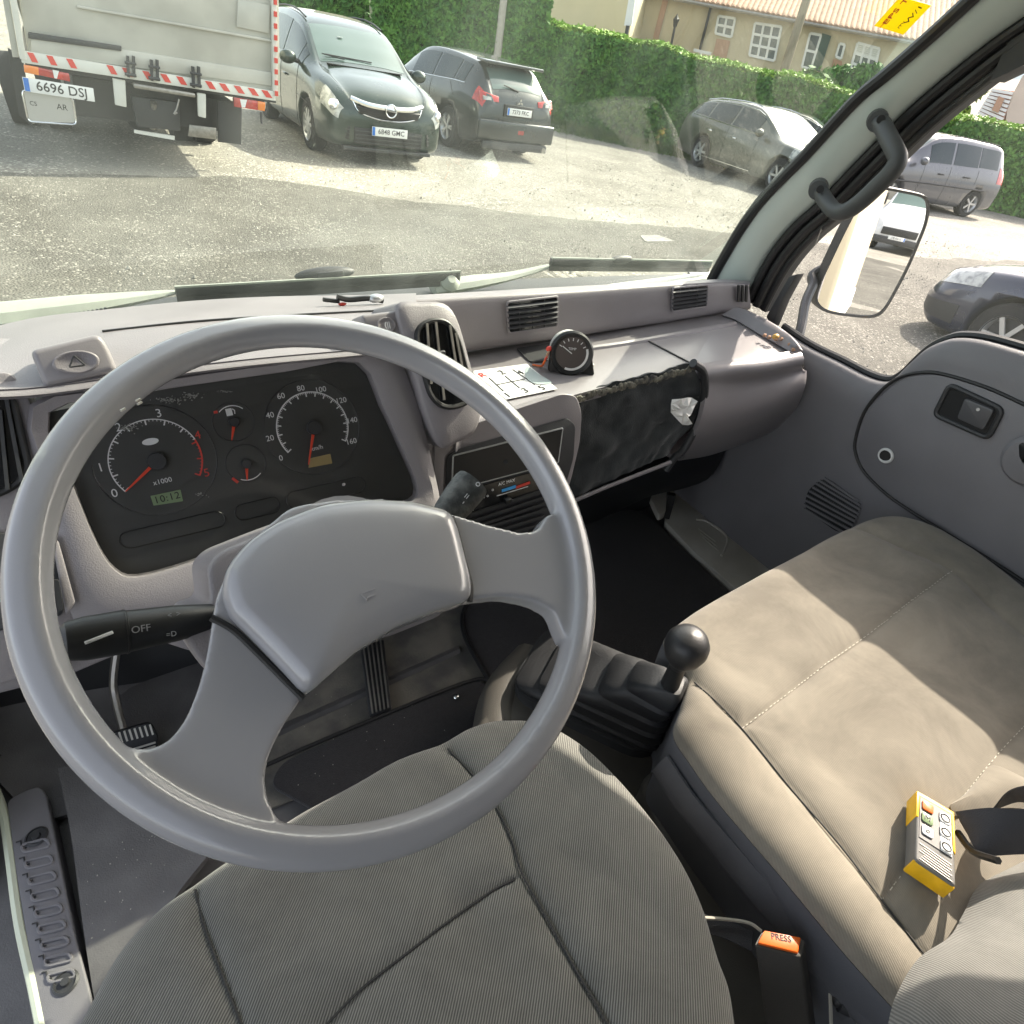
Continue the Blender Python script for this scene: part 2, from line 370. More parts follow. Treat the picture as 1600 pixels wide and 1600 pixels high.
# worn asphalt lane, its ragged far edge traced from the photograph
edge = [(-16, 8.6), (-6, 8.3), (-2, 8.2), (-.5, 8.1), (1.0, 8.35), (1.95, 8.5), (3.2, 8.0), (4.8, 7.35), (6.4, 7.0), (8.1, 6.75), (11.6, 5.6), (14.9, 5.3), (20, 5.1), (30, 4.6), (44, 4)]
er = cr([V((a, c, 0)) for a, c in edge], 12)
rows = []
for i, p in enumerate(er):
    wob = noise.noise(V((p.x*1.3, 0, 3)))*.18+noise.noise(V((p.x*6, 0, 5)))*.06
    yt = p.y+wob
    rows.append([V((p.x, yy, gzz(p.x)+hnoise(p.x, yy)+.012+.004*math.sin(k))) for k, yy in enumerate([-19, -12, -8, -5, -3, -2, -1, 0, 1, 2, 3, 4, yt-1.2, yt-.5, yt-.15, yt])])
    rows[-1][-1].z -= .03
tag(MB().grid(rows).build('road', M['asphalt']), kind='structure')
# painted remnant on the asphalt
mk = rp(WP([(1000, 368), (1062, 368), (1066, 377), (1008, 378)], GP(.016)), .05)
tag(MB().prism(mk, (0, 0, .004)).build('painted_mark', mat('faded_paint', (.27, .265, .24), .85, col2=(.17, .165, .15), scale=25)), kind='structure')
# loose stones: one scattered cover nobody could count
b = MB(); rng = random.Random(3)
def stone(b, x, y, s):
    c = V((x, y, gz(x)+hnoise(x, y)+s*.2+.012)); a = rng.random()*6
    vs = []
    for k in range(5): an = a+k*1.2566; vs.append(c+V((math.cos(an)*s*rng.uniform(.7, 1.1), math.sin(an)*s*rng.uniform(.7, 1.1), -s*.3)))
    vs.append(c+V((rng.uniform(-.2, .2)*s, rng.uniform(-.2, .2)*s, s*.55)))
    b.add(vs, [(k, (k+1) % 5, 5) for k in range(5)])
for _ in range(12000):
    u = rng.random()
    x = rng.uniform(-2, 15); y = rng.uniform(2.3, 12)
    nearE = noise.noise(V((x*.7, y*.7, 9)))
    if nearE < -.05 and u < .8: continue
    stone(b, x, y, rng.uniform(.005, .013)*(1.8 if rng.random() < .05 else 1))
tag(b.build('gravel_stones', mat('pale_stones', (.33, .315, .27), .9, col2=(.17, .16, .135), scale=3), smooth=False), 'pale loose gravel stones scattered over the parking ground', 'gravel', kind='stuff')

# ================================================================= HEDGES, TREES, GRASS
def leafmat(name, c1, c2, sc_=6):
    m = mat(name, c1, .6, col2=c2, scale=sc_, spec=.3); p = m.node_tree.nodes['Principled BSDF']
    return m
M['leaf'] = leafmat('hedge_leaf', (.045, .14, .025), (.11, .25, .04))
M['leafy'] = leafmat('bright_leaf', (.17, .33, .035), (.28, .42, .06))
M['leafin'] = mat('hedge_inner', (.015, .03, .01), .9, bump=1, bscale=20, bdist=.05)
M['grass'] = leafmat('grass_blade', (.07, .13, .03), (.14, .2, .05), 3)
def leaves(name, pts, size, m, parent, seed=1, kind='stuff'):
    rg = random.Random(seed); vs = []; fs = []
    for p, nn in pts:
        n = (nn+V((rg.gauss(0, .6), rg.gauss(0, .6), rg.gauss(0, .6)))).normalized()
        a = n.orthogonal().normalized(); c = n.cross(a); an = rg.random()*6.3; s = size*rg.uniform(.6, 1.3)
        a, c = a*math.cos(an)+c*math.sin(an), c*math.cos(an)-a*math.sin(an)
        o = len(vs); vs += [p-a*s, p+c*s*.45, p+a*s, p-c*s*.45]; fs.append((o, o+1, o+2, o+3))
    me = bpy.data.meshes.new(name); me.from_pydata([tuple(v) for v in vs], [], fs); me.materials.append(m)
    o = link(name, me, parent)
    if kind: o['kind'] = kind
    return o
def hedge(label, A, B, h0, h1, th, seed, n, cat='hedge', size=.07, base=-.1):
    A, B = V((*A, 0)), V((*B, 0)); d = (B-A); L_ = d.length; d.normalize(); nrm = V((d.y, -d.x, 0))
    if nrm.dot(V((0, 0, 0))-A) < 0: nrm = -nrm
    root = thing('hedge', label, cat, (A.x, A.y, gz(A.x)), group='clipped green hedges around the parking ground')
    def hh(t, s=0): return h0+(h1-h0)*t+noise.noise(V((t*L_*.8, s, seed)))*.12
    bm_ = MB(); N = int(L_*2)+2
    rings = []
    for i in range(N+1):
        t = i/N; q = A+d*(L_*t); z = gz(q.x); o = noise.noise(V((t*L_, 0, seed)))*.08-.08
        H = hh(t)-.1
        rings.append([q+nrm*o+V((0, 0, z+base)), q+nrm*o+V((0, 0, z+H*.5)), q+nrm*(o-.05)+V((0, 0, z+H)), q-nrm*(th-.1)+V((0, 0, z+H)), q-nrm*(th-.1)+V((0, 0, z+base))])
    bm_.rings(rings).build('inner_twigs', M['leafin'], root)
    rg = random.Random(seed); side = []; top = []
    for _ in range(n):
        t = rg.random(); q = A+d*(L_*t); z = gz(q.x); H = hh(t)
        if rg.random() < .78:
            e = rg.random()*H; o = noise.noise(V((t*L_*1.4, e*1.4, seed)))*.12+rg.gauss(0, .035)
            nn = nrm+V((0, 0, .3))
            side.append((q+nrm*o+V((0, 0, z+e+base*.5)), nn))
        else:
            s_ = rg.random()*th; top.append((q-nrm*s_+V((0, 0, z+H+rg.gauss(0, .035)+noise.noise(V((q.x*2, q.y*2, 1)))*.05)), V((0, 0, 1))))
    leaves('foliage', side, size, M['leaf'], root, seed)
    leaves('top_leaves', top, size*.95, M['leafy'], root, seed+1)  # top leaves in a brighter, yellower green than the sides
    return root
hedge('long clipped hedge behind the dark hatchback and the brown-grey estate', (12.2, 18.05), (18.6, 10.9), 2.35, 2.05, 1.1, 11, 42000)
hedge('tall dense hedge block behind the two dark cars, beside the pole', (8.3, 20.6), (12.3, 17.95), 3.3, 3.15, 1.3, 12, 26000, size=.08)
hedge('lower hedge beyond the silver car, seen through the side window', (20.3, 12.6), (27.5, 6.0), 2.1, 2.0, 1.1, 13, 26000, size=.08)
hedge('green hedge far left between the building and the minivan roof', (4.0, 24.8), (8.6, 21.6), 2.0, 2.2, 1.1, 14, 9000, size=.1)
# grass verge with weeds along the hedge foot
pts = []; rg = random.Random(5); A = V((11.7, 17.9, 0)); B = V((18.2, 10.6, 0)); d = (B-A); nrm = V((-d.y, d.x, 0)).normalized()
if nrm.dot(-A) < 0: nrm = -nrm
vs = []; fs = []
for _ in range(15000):
    t = rg.random(); o = abs(rg.gauss(0, .42)); q = A+d*t+nrm*o; z = gz(q.x)+hnoise(q.x, q.y); h = rg.uniform(.08, .34)*max(.25, 1-o*.7); a = rg.random()*6.3; w_ = V((math.cos(a), math.sin(a), 0))*rg.uniform(.008, .02); ln = V((rg.gauss(0, .08), rg.gauss(0, .08), 0))
    k = len(vs); vs += [q+w_+V((0, 0, z)), q-w_+V((0, 0, z)), q+ln+V((0, 0, z+h))]; fs.append((k, k+1, k+2))
me = bpy.data.meshes.new('grass'); me.from_pydata([tuple(v) for v in vs], [], fs); me.materials.append(M['grass'])
tag(link('grass', me), 'tufts of grass and weeds along the foot of the hedge', 'grass', kind='stuff')
for px, py, s_, lab in ((905, 175, .3, 'leafy bright weed nearest the dark hatchback at the hedge foot'), (960, 190, .3, 'round yellow-green weed in the middle of the verge'), (1025, 205, .26, 'weed clump at the hedge foot nearest the estate car')):
    p = W(px, py, GP(.25)); r_ = thing('weed_plant', lab, 'plant', (p.x, p.y, gz(p.x)), group='weeds at the foot of the hedge')
    rg = random.Random(px); leaves('leaf_cluster', [(p+V((rg.gauss(0, s_*.45), rg.gauss(0, s_*.45), rg.gauss(0, s_*.4))), V((0, -.5, 1))) for _ in range(420)], .05, M['leafy'], r_, px)
    b = MB()
    for k in range(5): b.tube([V((p.x, p.y, gz(p.x)-.03)), p+V((rg.gauss(0, .1), rg.gauss(0, .1), -.05))], .008, 5)
    b.build('stem', M['grass'], r_)
# log/plank lying in the hedge gap
p0 = W(925, 148, GP(.75)); p1 = W(1008, 172, GP(.75))
log = MB().bar(p0, p1, .10, .16).build('timber_plank', mat('old_wood', (.22, .19, .13), .85, var=.3, scale=20, stretch=(1, 1, 8), bump=.4, bscale=60), bev=.01)
tag(log, 'weathered grey timber plank lying across the hedge', 'plank')
for k, t_ in enumerate((.1, .9)):
    q = p0.lerp(p1, t_); MB().bar(q, V((q.x, q.y, gz(q.x)-.05)), .07, .07, (0, 1, 0)).build('post', log.data.materials[0], log)

def tree(label, base, h, crx, n, m, seed, size=.16):
    base = V(base); r_ = thing('tree', label, 'tree', base); rg = random.Random(seed)
    b = MB().tube([base-V((0, 0, .2)), base+V((.1, 0, h*.3)), base+V((0, .1, h*.75))], [.16, .12, .05], 8)
    for k in range(7):
        a = k*2.4; b.tube([base+V((.05, 0, h*(.3+.05*k))), base+V((math.cos(a)*crx*.6, math.sin(a)*crx*.6, h*(.5+.06*k)))], [.05, .015], 6)
    b.build('trunk', mat('bark', (.12, .09, .06), .9, var=.3, scale=10), r_)
    cl = [(V((rg.gauss(0, crx*.45), rg.gauss(0, crx*.45), h*rg.uniform(.42, .95))), rg.uniform(.35, .75)*crx*.55) for _ in range(16)]
    pts = []
    for _ in range(n):
        c, rr = rg.choice(cl); dd = V((rg.gauss(0, 1), rg.gauss(0, 1), rg.gauss(0, 1))).normalized(); pts.append((base+c+dd*rr*rg.uniform(.6, 1), dd))
    leaves('crown', pts, size, m, r_, seed)

# ================================================================= BUILDINGS
M['wall'] = mat('ochre_render', (.56, .48, .33), .9, var=.08, scale=1.5, bump=.3, bscale=30, bdist=.01)
M['wally'] = mat('yellow_render', (.60, .52, .33), .9, var=.08, scale=.8, bump=.3, bscale=20, bdist=.01)
M['roof'] = mat('clay_tiles', (.46, .29, .20), .85, col2=(.36, .23, .16), scale=5, bump=.2, bscale=10)
M['winframe'] = mat('window_frame_white', (.75, .75, .72), .5)
M['wing'] = mat('house_glass', (.10, .12, .13), .1, coat=.5, var=.4, scale=3)
M['shutter'] = mat('roller_shutter', (.66, .66, .60), .6)
M['brick'] = mat('brick_panel', (.45, .27, .18), .9, var=.15, scale=20)
HP = V((25.9, 26.1, 2.0)); HD = V((.6, -.8, 0)); HN = V((-.8, -.6, 0)); HPL = (HP, HN)
house = thing('house', 'long ochre house with orange tiled roof beyond the hedge', 'house', (27, 24, gz(27)))
def hz(h, x): return G(x)+h
wl, wr = W(988, 60, HPL), W(1452, 120, HPL)
ZE = 2.75
zl, zr = W(1100, 4, HPL).z, W(1440, 66, HPL).z
def eave(p):
    t = (p-W(1100, 4, HPL)).dot(HD)/(W(1440, 66, HPL)-W(1100, 4, HPL)).dot(HD); return zl+(zr-zl)*t
wall = MB().prism([V((wl.x, wl.y, -2.5)), V((wr.x, wr.y, -2.5)), V((wr.x, wr.y, eave(wr))), V((wl.x, wl.y, eave(wl)))], -HN*7).build('wall', M['wall'], house)
# roof: corrugated tile courses as relief
b = MB(); L_ = (wr-wl).length+1.2; rows = []
e0 = wl-HD*.6; 
for i in range(0, 31):
    s_ = i/30; rows.append([V((e0.x, e0.y, 0))+HD*(L_*k/260)+HN*(.6-6.0*s_)+V((0, 0, eave(e0+HD*(L_*k/260))+.02+1.9*s_+.05*abs(math.sin(k*math.pi/2/2*1.0))+(.05 if i % 2 else 0))) for k in range(261)])
b.grid(rows).build('roof', M['roof'], house, solid=.08)
MB().tube([rows[0][0]-V((0, 0, .09)), rows[0][-1]-V((0, 0, .09))], .07, 8).build('gutter', M['steel'], house)
def hwin(pxs, kind='pane', shutter=0, cols=2, rows_=2, brick=False):
    P = [W(a, c, HPL) for a, c in pxs]; off = HN*.04
    fr_ = MB(); tl, trr, br, bl = P
    def at(u, v): return (tl.lerp(trr, u)).lerp(bl.lerp(br, u), v)
    pn = MB().prism([p+off*.4 for p in P], off*.6).build('window', M['wing'], house)
    for u in [i/cols for i in range(cols+1)]: fr_.bar(at(u, 0)+off*1.6, at(u, 1)+off*1.6, .09, .06, HN)
    for v in [i/rows_ for i in range(rows_+1)]: fr_.bar(at(0, v)+off*1.62, at(1, v)+off*1.62, .09, .065, HN)
    fr_.build('frame', M['winframe'], pn)
    sb = MB()
    if shutter:
        for k in range(6):
            v0, v1 = shutter*k/6, shutter*(k+.9)/6; sb.prism([at(.02, v0)+off*1.4, at(.98, v0)+off*1.4, at(.98, v1)+off*1.4, at(.02, v1)+off*1.4], off*.5)
        sb.build('shutter', M['shutter'], pn)
hwin([(1123, 25), (1149, 29), (1143, 58), (1118, 52)])
hwin([(1180, 36), (1221, 42), (1210, 95), (1171, 86)], cols=3, rows_=3)
hwin([(1266, 52), (1283, 55), (1267, 108), (1253, 104)], cols=1, rows_=2)
hwin([(1312, 68), (1320, 70), (1314, 92), (1306, 88)], cols=1, rows_=1)
hwin([(1340, 67), (1374, 76), (1362, 128), (1327, 114)], shutter=.36, cols=3, rows_=3)
dr = MB().prism(WP([(1285, 52), (1299, 56), (1281, 112), (1268, 108)], (HP+HN*.03, HN)), HN*.05).build('door', mat('green_door', (.03, .07, .05), .5), house)
for q in ([(1120, 60), (1141, 64), (1135, 92), (1114, 86)], [(1302, 92), (1316, 96), (1312, 122), (1298, 116)]):
    MB().prism(WP(q, (HP+HN*.02, HN)), HN*.04).build('brick_panel', M['brick'], house)
pb = MB().bar(W(1111, 10, (HP+HN*.1, HN)), W(1093, 80, (HP+HN*.1, HN)), .1, .1, HN).build('drainpipe', M['ink'], house)
MB().bar(W(1040, 0, (HP+HN*.05, HN)), W(1022, 70, (HP+HN*.05, HN)), .25, .06, HN).build('wall_stripe', M['brick'], house)
# low garden wall and shrubs strip before the house
gw = MB().prism([W(1010, 82, (HP+HN*3, HN)), W(1390, 140, (HP+HN*3, HN)), W(1390, 140, (HP+HN*3, HN))-V((0, 0, 3)), W(1010, 82, (HP+HN*3, HN))-V((0, 0, 3))], -HN*.25).build('garden_wall', M['wall'])
tag(gw, 'low ochre garden wall in front of the long house', 'wall')
bl = thing('building', 'tall yellow rendered building behind the hedge at the top of the view', 'building', (16, 27, gz(16)))
BPL = (V((18, 30, 0)), V((-.75, -.66, 0)))
a, c = W(500, 60, BPL), W(982, 60, BPL)
MB().prism([V((a.x, a.y, -2)), V((c.x, c.y, -2)), V((c.x, c.y, 7)), V((a.x, a.y, 7))], V((4.5, 4, 0))).build('wall', M['wally'], bl)
dk = W(560, 5, BPL)
MB().prism(WP([(545, 0), (598, 0), (596, 30), (560, 34)], (BPL[0]+BPL[1]*.05, BPL[1])), BPL[1]*.06).build('dark_opening', mat('opening', (.05, .045, .03), .8), bl)
sg = MB().prism(WP([(984, -12), (994, -12), (987, 40), (975, 40)], (HP+HN*6, HN)), -HN*.1).build('sign_panel', M['white'])
tag(sg, 'narrow white upright sign panel at the corner of the yellow building', 'sign')
pst = MB().bar(W(981, 40, (HP+HN*6.05, HN)), W(981, 40, (HP+HN*6.05, HN))-V((0, 0, 4)), .12, .12, HN).build('post', M['dark'], sg)
# poles
def pole(label, a, c, pl, r_, m, top=3):
    a, c = W(*a, pl), W(*c, pl); d = (a-c).normalized()
    c = c+d*(-(c.z-gz(c.x)+.2)/max(.2, d.z)); a = a+d*top
    o = MB().tube([c, a], [r_*1.15, r_*.8], 12).build('utility_pole', m); tag(o, label, 'pole', group='utility poles along the hedge'); return o
M['wood'] = mat('pole_wood', (.30, .25, .18), .85, var=.2, scale=8, stretch=(4, 4, .5), bump=.3, bscale=50)
hp = (V((10.4, 19.2, 0)), V((-.6, -.8, 0)))
pole('pale concrete pole rising from the tall hedge behind the dark hatchback', (787, 0), (778, 80), hp, .10, mat('concrete', (.42, .39, .33), .85, var=.1, scale=10))
pole('brown wooden utility pole standing in front of the long house', (1260, 0), (1222, 120), (HP+HN*4, HN), .17, M['wood'])
# green fence post in the tall hedge
# lamp on the wall
lp = (HP+HN*1.5, HN); b_, t_ = W(1048, 72, lp), W(1054, 44, lp)
la = thing('street_lamp', 'small black lantern lamp in front of the ochre house', 'lamp', (b_.x, b_.y, -1))
MB().tube([V((b_.x, b_.y, -1.5)), t_], .05, 8).build('pole', M['ink'], la)
MB().lathe([(.03, 0), (.08, .06), (.13, .28), (.14, .31), (.04, .43), (.01, .5)], t_, (0, 0, 1), 6).build('lantern', M['ink'], la)
# white parasol-like aerial
wa = MB().bar(W(1084, 78, lp), W(1111, 84, lp), .1, .1).build('washing_line_frame', M['white']); tag(wa, 'white T shaped frame above the hedge by the ochre house', 'frame')
MB().bar(W(1096, 81, lp), W(1095, 90, lp)-V((0, 0, 2.5)), .08, .08, HN).build('post', M['white'], wa)
# right: trees, tiled gable, hills
tree('yellow-green tree behind the hedge, seen through the side window', (32.5, 18.0, -1.9), 5.0, 1.8, 7000, M['leafy'], 21, .17)
tree('bushy green tree in the garden before the ochre house', (24.5, 17.6, -1.5), 3.2, 1.5, 5000, M['leaf'], 23, .14)
gp = (V((34, 11.5, 0)), V((-.95, -.3, 0)))
gh = thing('house', 'pale house with a red striped tiled slope at the right edge', 'house', (35, 11, -2.2))
q = WP([(1575, 160), (1598, 118), (1650, 90), (1760, 160), (1760, 330), (1560, 290)], gp)
MB().prism(q, V((5, 1.5, 0))).build('wall', mat('pale_pink_wall', (.60, .50, .42), .9, var=.05, scale=2), gh)
rl = WP([(1552, 138), (1585, 143), (1565, 196), (1528, 178)], gp); 
rr = MB().prism(rl, V((2.5, 1, 0))).build('roof', mat('terracotta', (.42, .22, .16), .85, var=.1, scale=3), gh)
for k in range(8):
    u = (k+.5)/8; MB().bar(rl[0].lerp(rl[3], u)+V((-.06, 0, 0)), rl[1].lerp(rl[2], u)+V((-.06, 0, 0)), .1, .09).build('tile_course', M['paper'], gh)
MB().prism(WP([(1561, 150), (1570, 154), (1560, 176), (1550, 172)], (gp[0]+gp[1]*.15, gp[1])), gp[1]*.1).build('window', M['brick'], gh)
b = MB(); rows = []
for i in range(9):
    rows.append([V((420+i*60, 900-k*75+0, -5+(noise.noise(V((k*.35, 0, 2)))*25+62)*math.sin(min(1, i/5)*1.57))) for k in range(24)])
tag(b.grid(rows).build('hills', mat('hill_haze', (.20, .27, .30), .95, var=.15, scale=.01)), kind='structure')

# ================================================================= VEHICLES
def plate(parent, c, n, u, s, w_=.52, h_=.11, size=.085, m=None):
    n = V(n).normalized(); u = V(u).normalized(); v = n.cross(u); c = V(c)
    po = MB().prism([c+u*a*w_/2+v*b_*h_/2 for a, b_ in ((-1, -1), (1, -1), (1, 1), (-1, 1))], n*.008).build('number_plate', m or M['plate'], parent, bev=.002)
    MB().prism([c+n*.0085+u*(-w_/2+.004+a*.04)+v*b_*(h_/2-.004) for a, b_ in ((0, -1), (1, -1), (1, 1), (0, 1))], n*.001).build('country_band', M['blue'], po)
    text('lettering', s, size, frame(c+n*.0095+u*.02, u, v), M['ink'], po, spacing=1.02, bold=.001)
    return po

_wheel = {}
def wheel(root, c, side, r_, wd_, spokes, m=None, style=0):
    key = (round(r_, 3), spokes, style)
    if key not in _wheel:
        t = MB().lathe([(r_*.62, .0), (r_*.64, wd_*.02), (r_*.93, 0), (r_, wd_*.12), (r_, wd_*.88), (r_*.93, wd_), (r_*.62, wd_)], (0, 0, 0), (-1, 0, 0), 36, False)
        ri = MB().lathe([(r_*.66, -.005), (r_*.63, .015), (r_*.58, .035), (r_*.56, .08)], (0, 0, 0), (-1, 0, 0), 36, False)
        for k in range(spokes):
            a = 2*math.pi*k/spokes
            for da in ((-.13, .13) if style == 1 else (0,)):
                dv = V((0, math.cos(a+da), math.sin(a+da))); ri.bar(V((-.02, 0, 0))+dv*r_*.08, V((-.018, 0, 0))+dv*r_*.62, .03 if style == 1 else r_*.13, .025, (1, 0, 0))
        ri.cyl((-.035, 0, 0), (-.002, 0, 0), r_*.14, r_*.12, 14)
        dk_ = MB().cyl((-.085, 0, 0), (-.075, 0, 0), r_*.6, None, 24)
        _wheel[key] = (t, ri, dk_)
    t, ri, dk_ = _wheel[key]
    e = bpy.data.objects.new('wheel', None); C.objects.link(e); e.parent = root; e.location = c; e.rotation_euler = (0, 0, 0 if side > 0 else math.pi)
    for nm, mb_, mm in (('tyre', t, M['tyre']), ('rim', ri, m or M['alloy']), ('brake_disc', dk_, M['dark'])):
        if nm+str(key) in _wheel: me = _wheel[nm+str(key)]; o = link(nm, me, e)
        else: o = mb_.build(nm, mm, e); _wheel[nm+str(key)] = o.data
    return e

def car(name, label, cat, spec, x, y, yaw, paint, z=None, tilt=True, scl=1):
    root = bpy.data.objects.new(name, None); C.objects.link(root); tag(root, label, cat)
    mtx = Matrix.Translation((x, y, gz(x) if z is None else z)) @ (T if tilt else Matrix()) @ Matrix.Rotation(-yaw, 4, 'Z') @ Matrix.Scale(scl, 4)
    root.matrix_basis = mtx
    ctl = []
    for (sy, zb, zt, wb, wm, zr_, wr_) in spec['st']:
        H = zt-zb
        ctl.append([V((0, sy, zb)), V((wm*.75, sy, zb)), V((wm*.95, sy, zb+.04)), V((wm, sy, zb+.3*H)), V((wm*.995, sy, zb+.68*H)), V((wb, sy, zt)),
                    V((wb+(wr_-wb)*.82, sy, zt+(zr_-zt)*.84)), V((wr_*.93, sy, zr_-.015)), V((wr_*.5, sy, zr_+.012)), V((0, sy, zr_+.018))])
    NU = len(ctl); NV = 10
    def P(i, j):
        i = max(0, min(NU-1, i)); s_ = 1
        if j < 0: j = -j; s_ = -1
        if j > NV-1: j = 2*(NV-1)-j; s_ = -1
        p = ctl[i][j]; return V((p.x*s_, p.y, p.z))
    def c1(a, b_, c_, d_, t_): return .5*((2*b_)+(c_-a)*t_+(2*a-5*b_+4*c_-d_)*t_*t_+(3*b_-a-3*c_+d_)*t_**3)
    def S(u, v, side=1):
        u = max(0, min(NU-1.0001, u)); v = max(0, min(NV-1-1e-4, v)); i, j = int(u), int(v); q = [c1(*[P(i+a, j+b_) for b_ in (-1, 0, 1, 2)], v-j) for a in (-1, 0, 1, 2)]
        p = c1(*q, u-i); return V((p.x*side, p.y, p.z))
    def Nn(u, v, side=1):
        a = S(u+.02, v, side)-S(u-.02, v, side); b_ = S(u, v+.02, side)-S(u, v-.02, side); n = a.cross(b_)*side
        n = n.normalized() if n.length > 1e-9 else V((0, 0, 1)); 
        c_ = V((0, S(u, v, side).y, .7)); 
        if n.dot(S(u, v, side)-c_) < 0: n = -n
        return n
    rings = []
    nu = (NU-1)*5
    for i in range(nu+1):
        u = i/5
        vv = [k/3 for k in range((NV-1)*3+1)]
        rings.append([S(u, v, 1) for v in vv]+[S(u, v, -1) for v in vv[::-1][1:-1]])
    body = MB().rings(rings).build('body', paint, root, ang=50)
    # wheel arches cut out of the body
    cut = MB()
    r_ = spec['r']; 
    for wy in spec['wy']:
        cut.cyl((-1.3, wy, r_+.01), (1.3, wy, r_+.01), r_*1.14, None, 28)
    co = cut.build('cut', M['dark'], None)
    co.matrix_world = mtx
    md = body.modifiers.new('b', 'BOOLEAN'); md.object = co; md.operation = 'DIFFERENCE'; md.solver = 'EXACT'
    bpy.context.view_layer.update(); dg = bpy.context.evaluated_depsgraph_get(); me = bpy.data.meshes.new_from_object(body.evaluated_get(dg))
    body.modifiers.clear(); body.data = me; bpy.data.objects.remove(co)
    def patch(nm, u0, u1, v0, v1, m, side=1, off=.006, par=None, th=.006, n=10, skew=0, wrap=False):
        rows = []
        for i in range(n+1):
            row = []
            if wrap:
                seq = [(v0+(9-v0)*k/n, 1) for k in range(n+1)]; seq = [(v, -1) for v, _ in seq][:-1]+[(v, 1) for v, _ in seq[::-1]]
            else: seq = [(v0+(v1-v0)*k/n, side) for k in range(n+1)]
            for v, sd in seq:
                u = u0+(u1-u0)*i/n+skew*(v-v0)
                row.append(S(u, v, sd)+Nn(u, v, sd)*off)
            rows.append(row)
        return MB().grid(rows).build(nm, m, par or root, solid=th)
    # inner dark liner box behind arches
    for wy in spec['wy']:
        for sd in (1, -1):
            wheel(root, (sd*(spec['tw']), wy, r_), sd, r_, .21, spec.get('sp', 5), style=spec.get('style', 0))
    MB().box((0, sum(spec['wy'])/2, r_+.05), (spec['tw']*1.1, abs(spec['wy'][0]-spec['wy'][1])+.9, .3)).build('underbody', M['dark'], root)
    return root, S, Nn, patch, body

def seam(root, S, Nn, pts, nm='door_gap', side=1, r_=.004, m=None):
    MB().tube([S(u, v, side)+Nn(u, v, side)*.001 for u, v in pts], r_, 5).build(nm, m or M['ink'], root)
def line(a, b_, n=10): return [(a[0]+(b_[0]-a[0])*i/n, a[1]+(b_[1]-a[1])*i/n) for i in range(n+1)]

# --- black people carrier facing us
zaf = dict(r=.325, wy=(1.335, -1.365), tw=.885, sp=10, st=[
 (2.235, .30, .58, .55, .60, .62, .42), (2.19, .23, .68, .70, .76, .73, .50), (2.05, .20, .80, .78, .84, .86, .58), (1.7, .19, .90, .83, .89, .97, .64), (1.2, .18, .97, .85, .90, 1.07, .68),
 (.75, .18, 1.0, .855, .905, 1.31, .66), (.25, .18, 1.0, .855, .905, 1.53, .62), (-.5, .18, 1.02, .855, .905, 1.62, .61), (-1.4, .18, 1.04, .84, .90, 1.60, .60), (-1.95, .20, 1.04, .80, .87, 1.50, .58), (-2.15, .24, 1.0, .74, .82, 1.15, .56), (-2.22, .32, .85, .62, .7, .9, .5)])
root, S, Nn, patch, body = car('people_carrier', 'black people carrier with chrome grille bar facing us, beside the grey truck', 'car', zaf, 4.14, 11.88, R(182.3), M['opel'])
patch('windscreen', 4.15, 5.75, 7.0, 9, M['carws'], wrap=True, off=.004, n=14)
for sd in (1, -1):
    patch('headlight', .72, 2.5, 4.12, 5.2, M['lens'], sd, n=8)
    patch('side_window', 5.0, 6.4, 5.15, 5.95, M['carglass'], sd); patch('side_window', 6.5, 7.5, 5.15, 5.97, M['carglass'], sd); patch('quarter_window', 7.6, 8.6, 5.15, 5.95, M['carglass'], sd)
    patch('front_quarter_window', 4.5, 4.95, 5.1, 5.85, M['carglass'], sd)
    seam(root, S, Nn, line((4.75, 1.2), (4.75, 5)), side=sd); seam(root, S, Nn, line((6.45, 1.2), (6.45, 5)), side=sd); seam(root, S, Nn, line((3.6, 3.6), (4.75, 3.7)), 'flank_crease', sd)
    mr_ = MB().ell((sd*1.0, .82, 1.06), (.12, .07, .085)).build('wing_mirror', M['opel'], root); 
    MB().tube([(sd*.84, .8, 1.02), (sd*.95, .82, 1.04)], .03, 8).build('mirror_arm', M['ink'], mr_)
    dh = MB().bar(S(6.2, 4.3, sd)+V((sd*.02, 0, 0)), S(5.9, 4.3, sd)+V((sd*.02, 0, 0)), .03, .03).build('door_handle', M['opel'], root, bev=.008)
    fl = MB().lathe([(.055, 0), (.05, .02), (0.001, .03)], (sd*.62, 2.17, .40), (0, 1, 0), 16).build('fog_lamp', M['lens'], root)
    seam(root, S, Nn, line((.5, 6.2), (4.1, 6.8)), 'bonnet_crease', sd, .003)
# grille, chrome bar, badge, lower intake slats
MB().prism([V((s_*a, 2.245, z_)) for s_, a, z_ in ((-1, .46, .70), (1, .46, .70), (1, .42, .62), (1, .2, .58), (-1, .2, .58), (-1, .42, .62))], (0, -.10, .03)).build('grille', M['ink'], root, bev=.006)
cb = MB().tube(cr([(-.52, 2.14, .78), (-.3, 2.235, .735), (0, 2.262, .725), (.3, 2.235, .735), (.52, 2.14, .78)], 6), .026, 8, flat=1.3).build('chrome_bar', M['chrome'], root)
MB().tube(cr([(-.50, 2.17, .75), (-.42, 2.225, .64), (-.2, 2.262, .585), (0, 2.268, .575), (.2, 2.262, .585), (.42, 2.225, .64), (.50, 2.17, .75)], 5), .010, 8).build('chrome_trim', M['chrome'], root)
bd = MB().tube([V((.075*math.cos(a), 2.295, .70+.075*math.sin(a))) for a in [2*math.pi*k/28 for k in range(28)]], .011, 8, closed=True).build('badge', M['chrome'], root)
MB().prism([V((-.085, 2.30, .69)), V((.01, 2.30, .69)), V((.085, 2.30, .712)), V((-.01, 2.30, .712))], (0, -.012, 0)).build('bolt_bar', M['chrome'], bd)
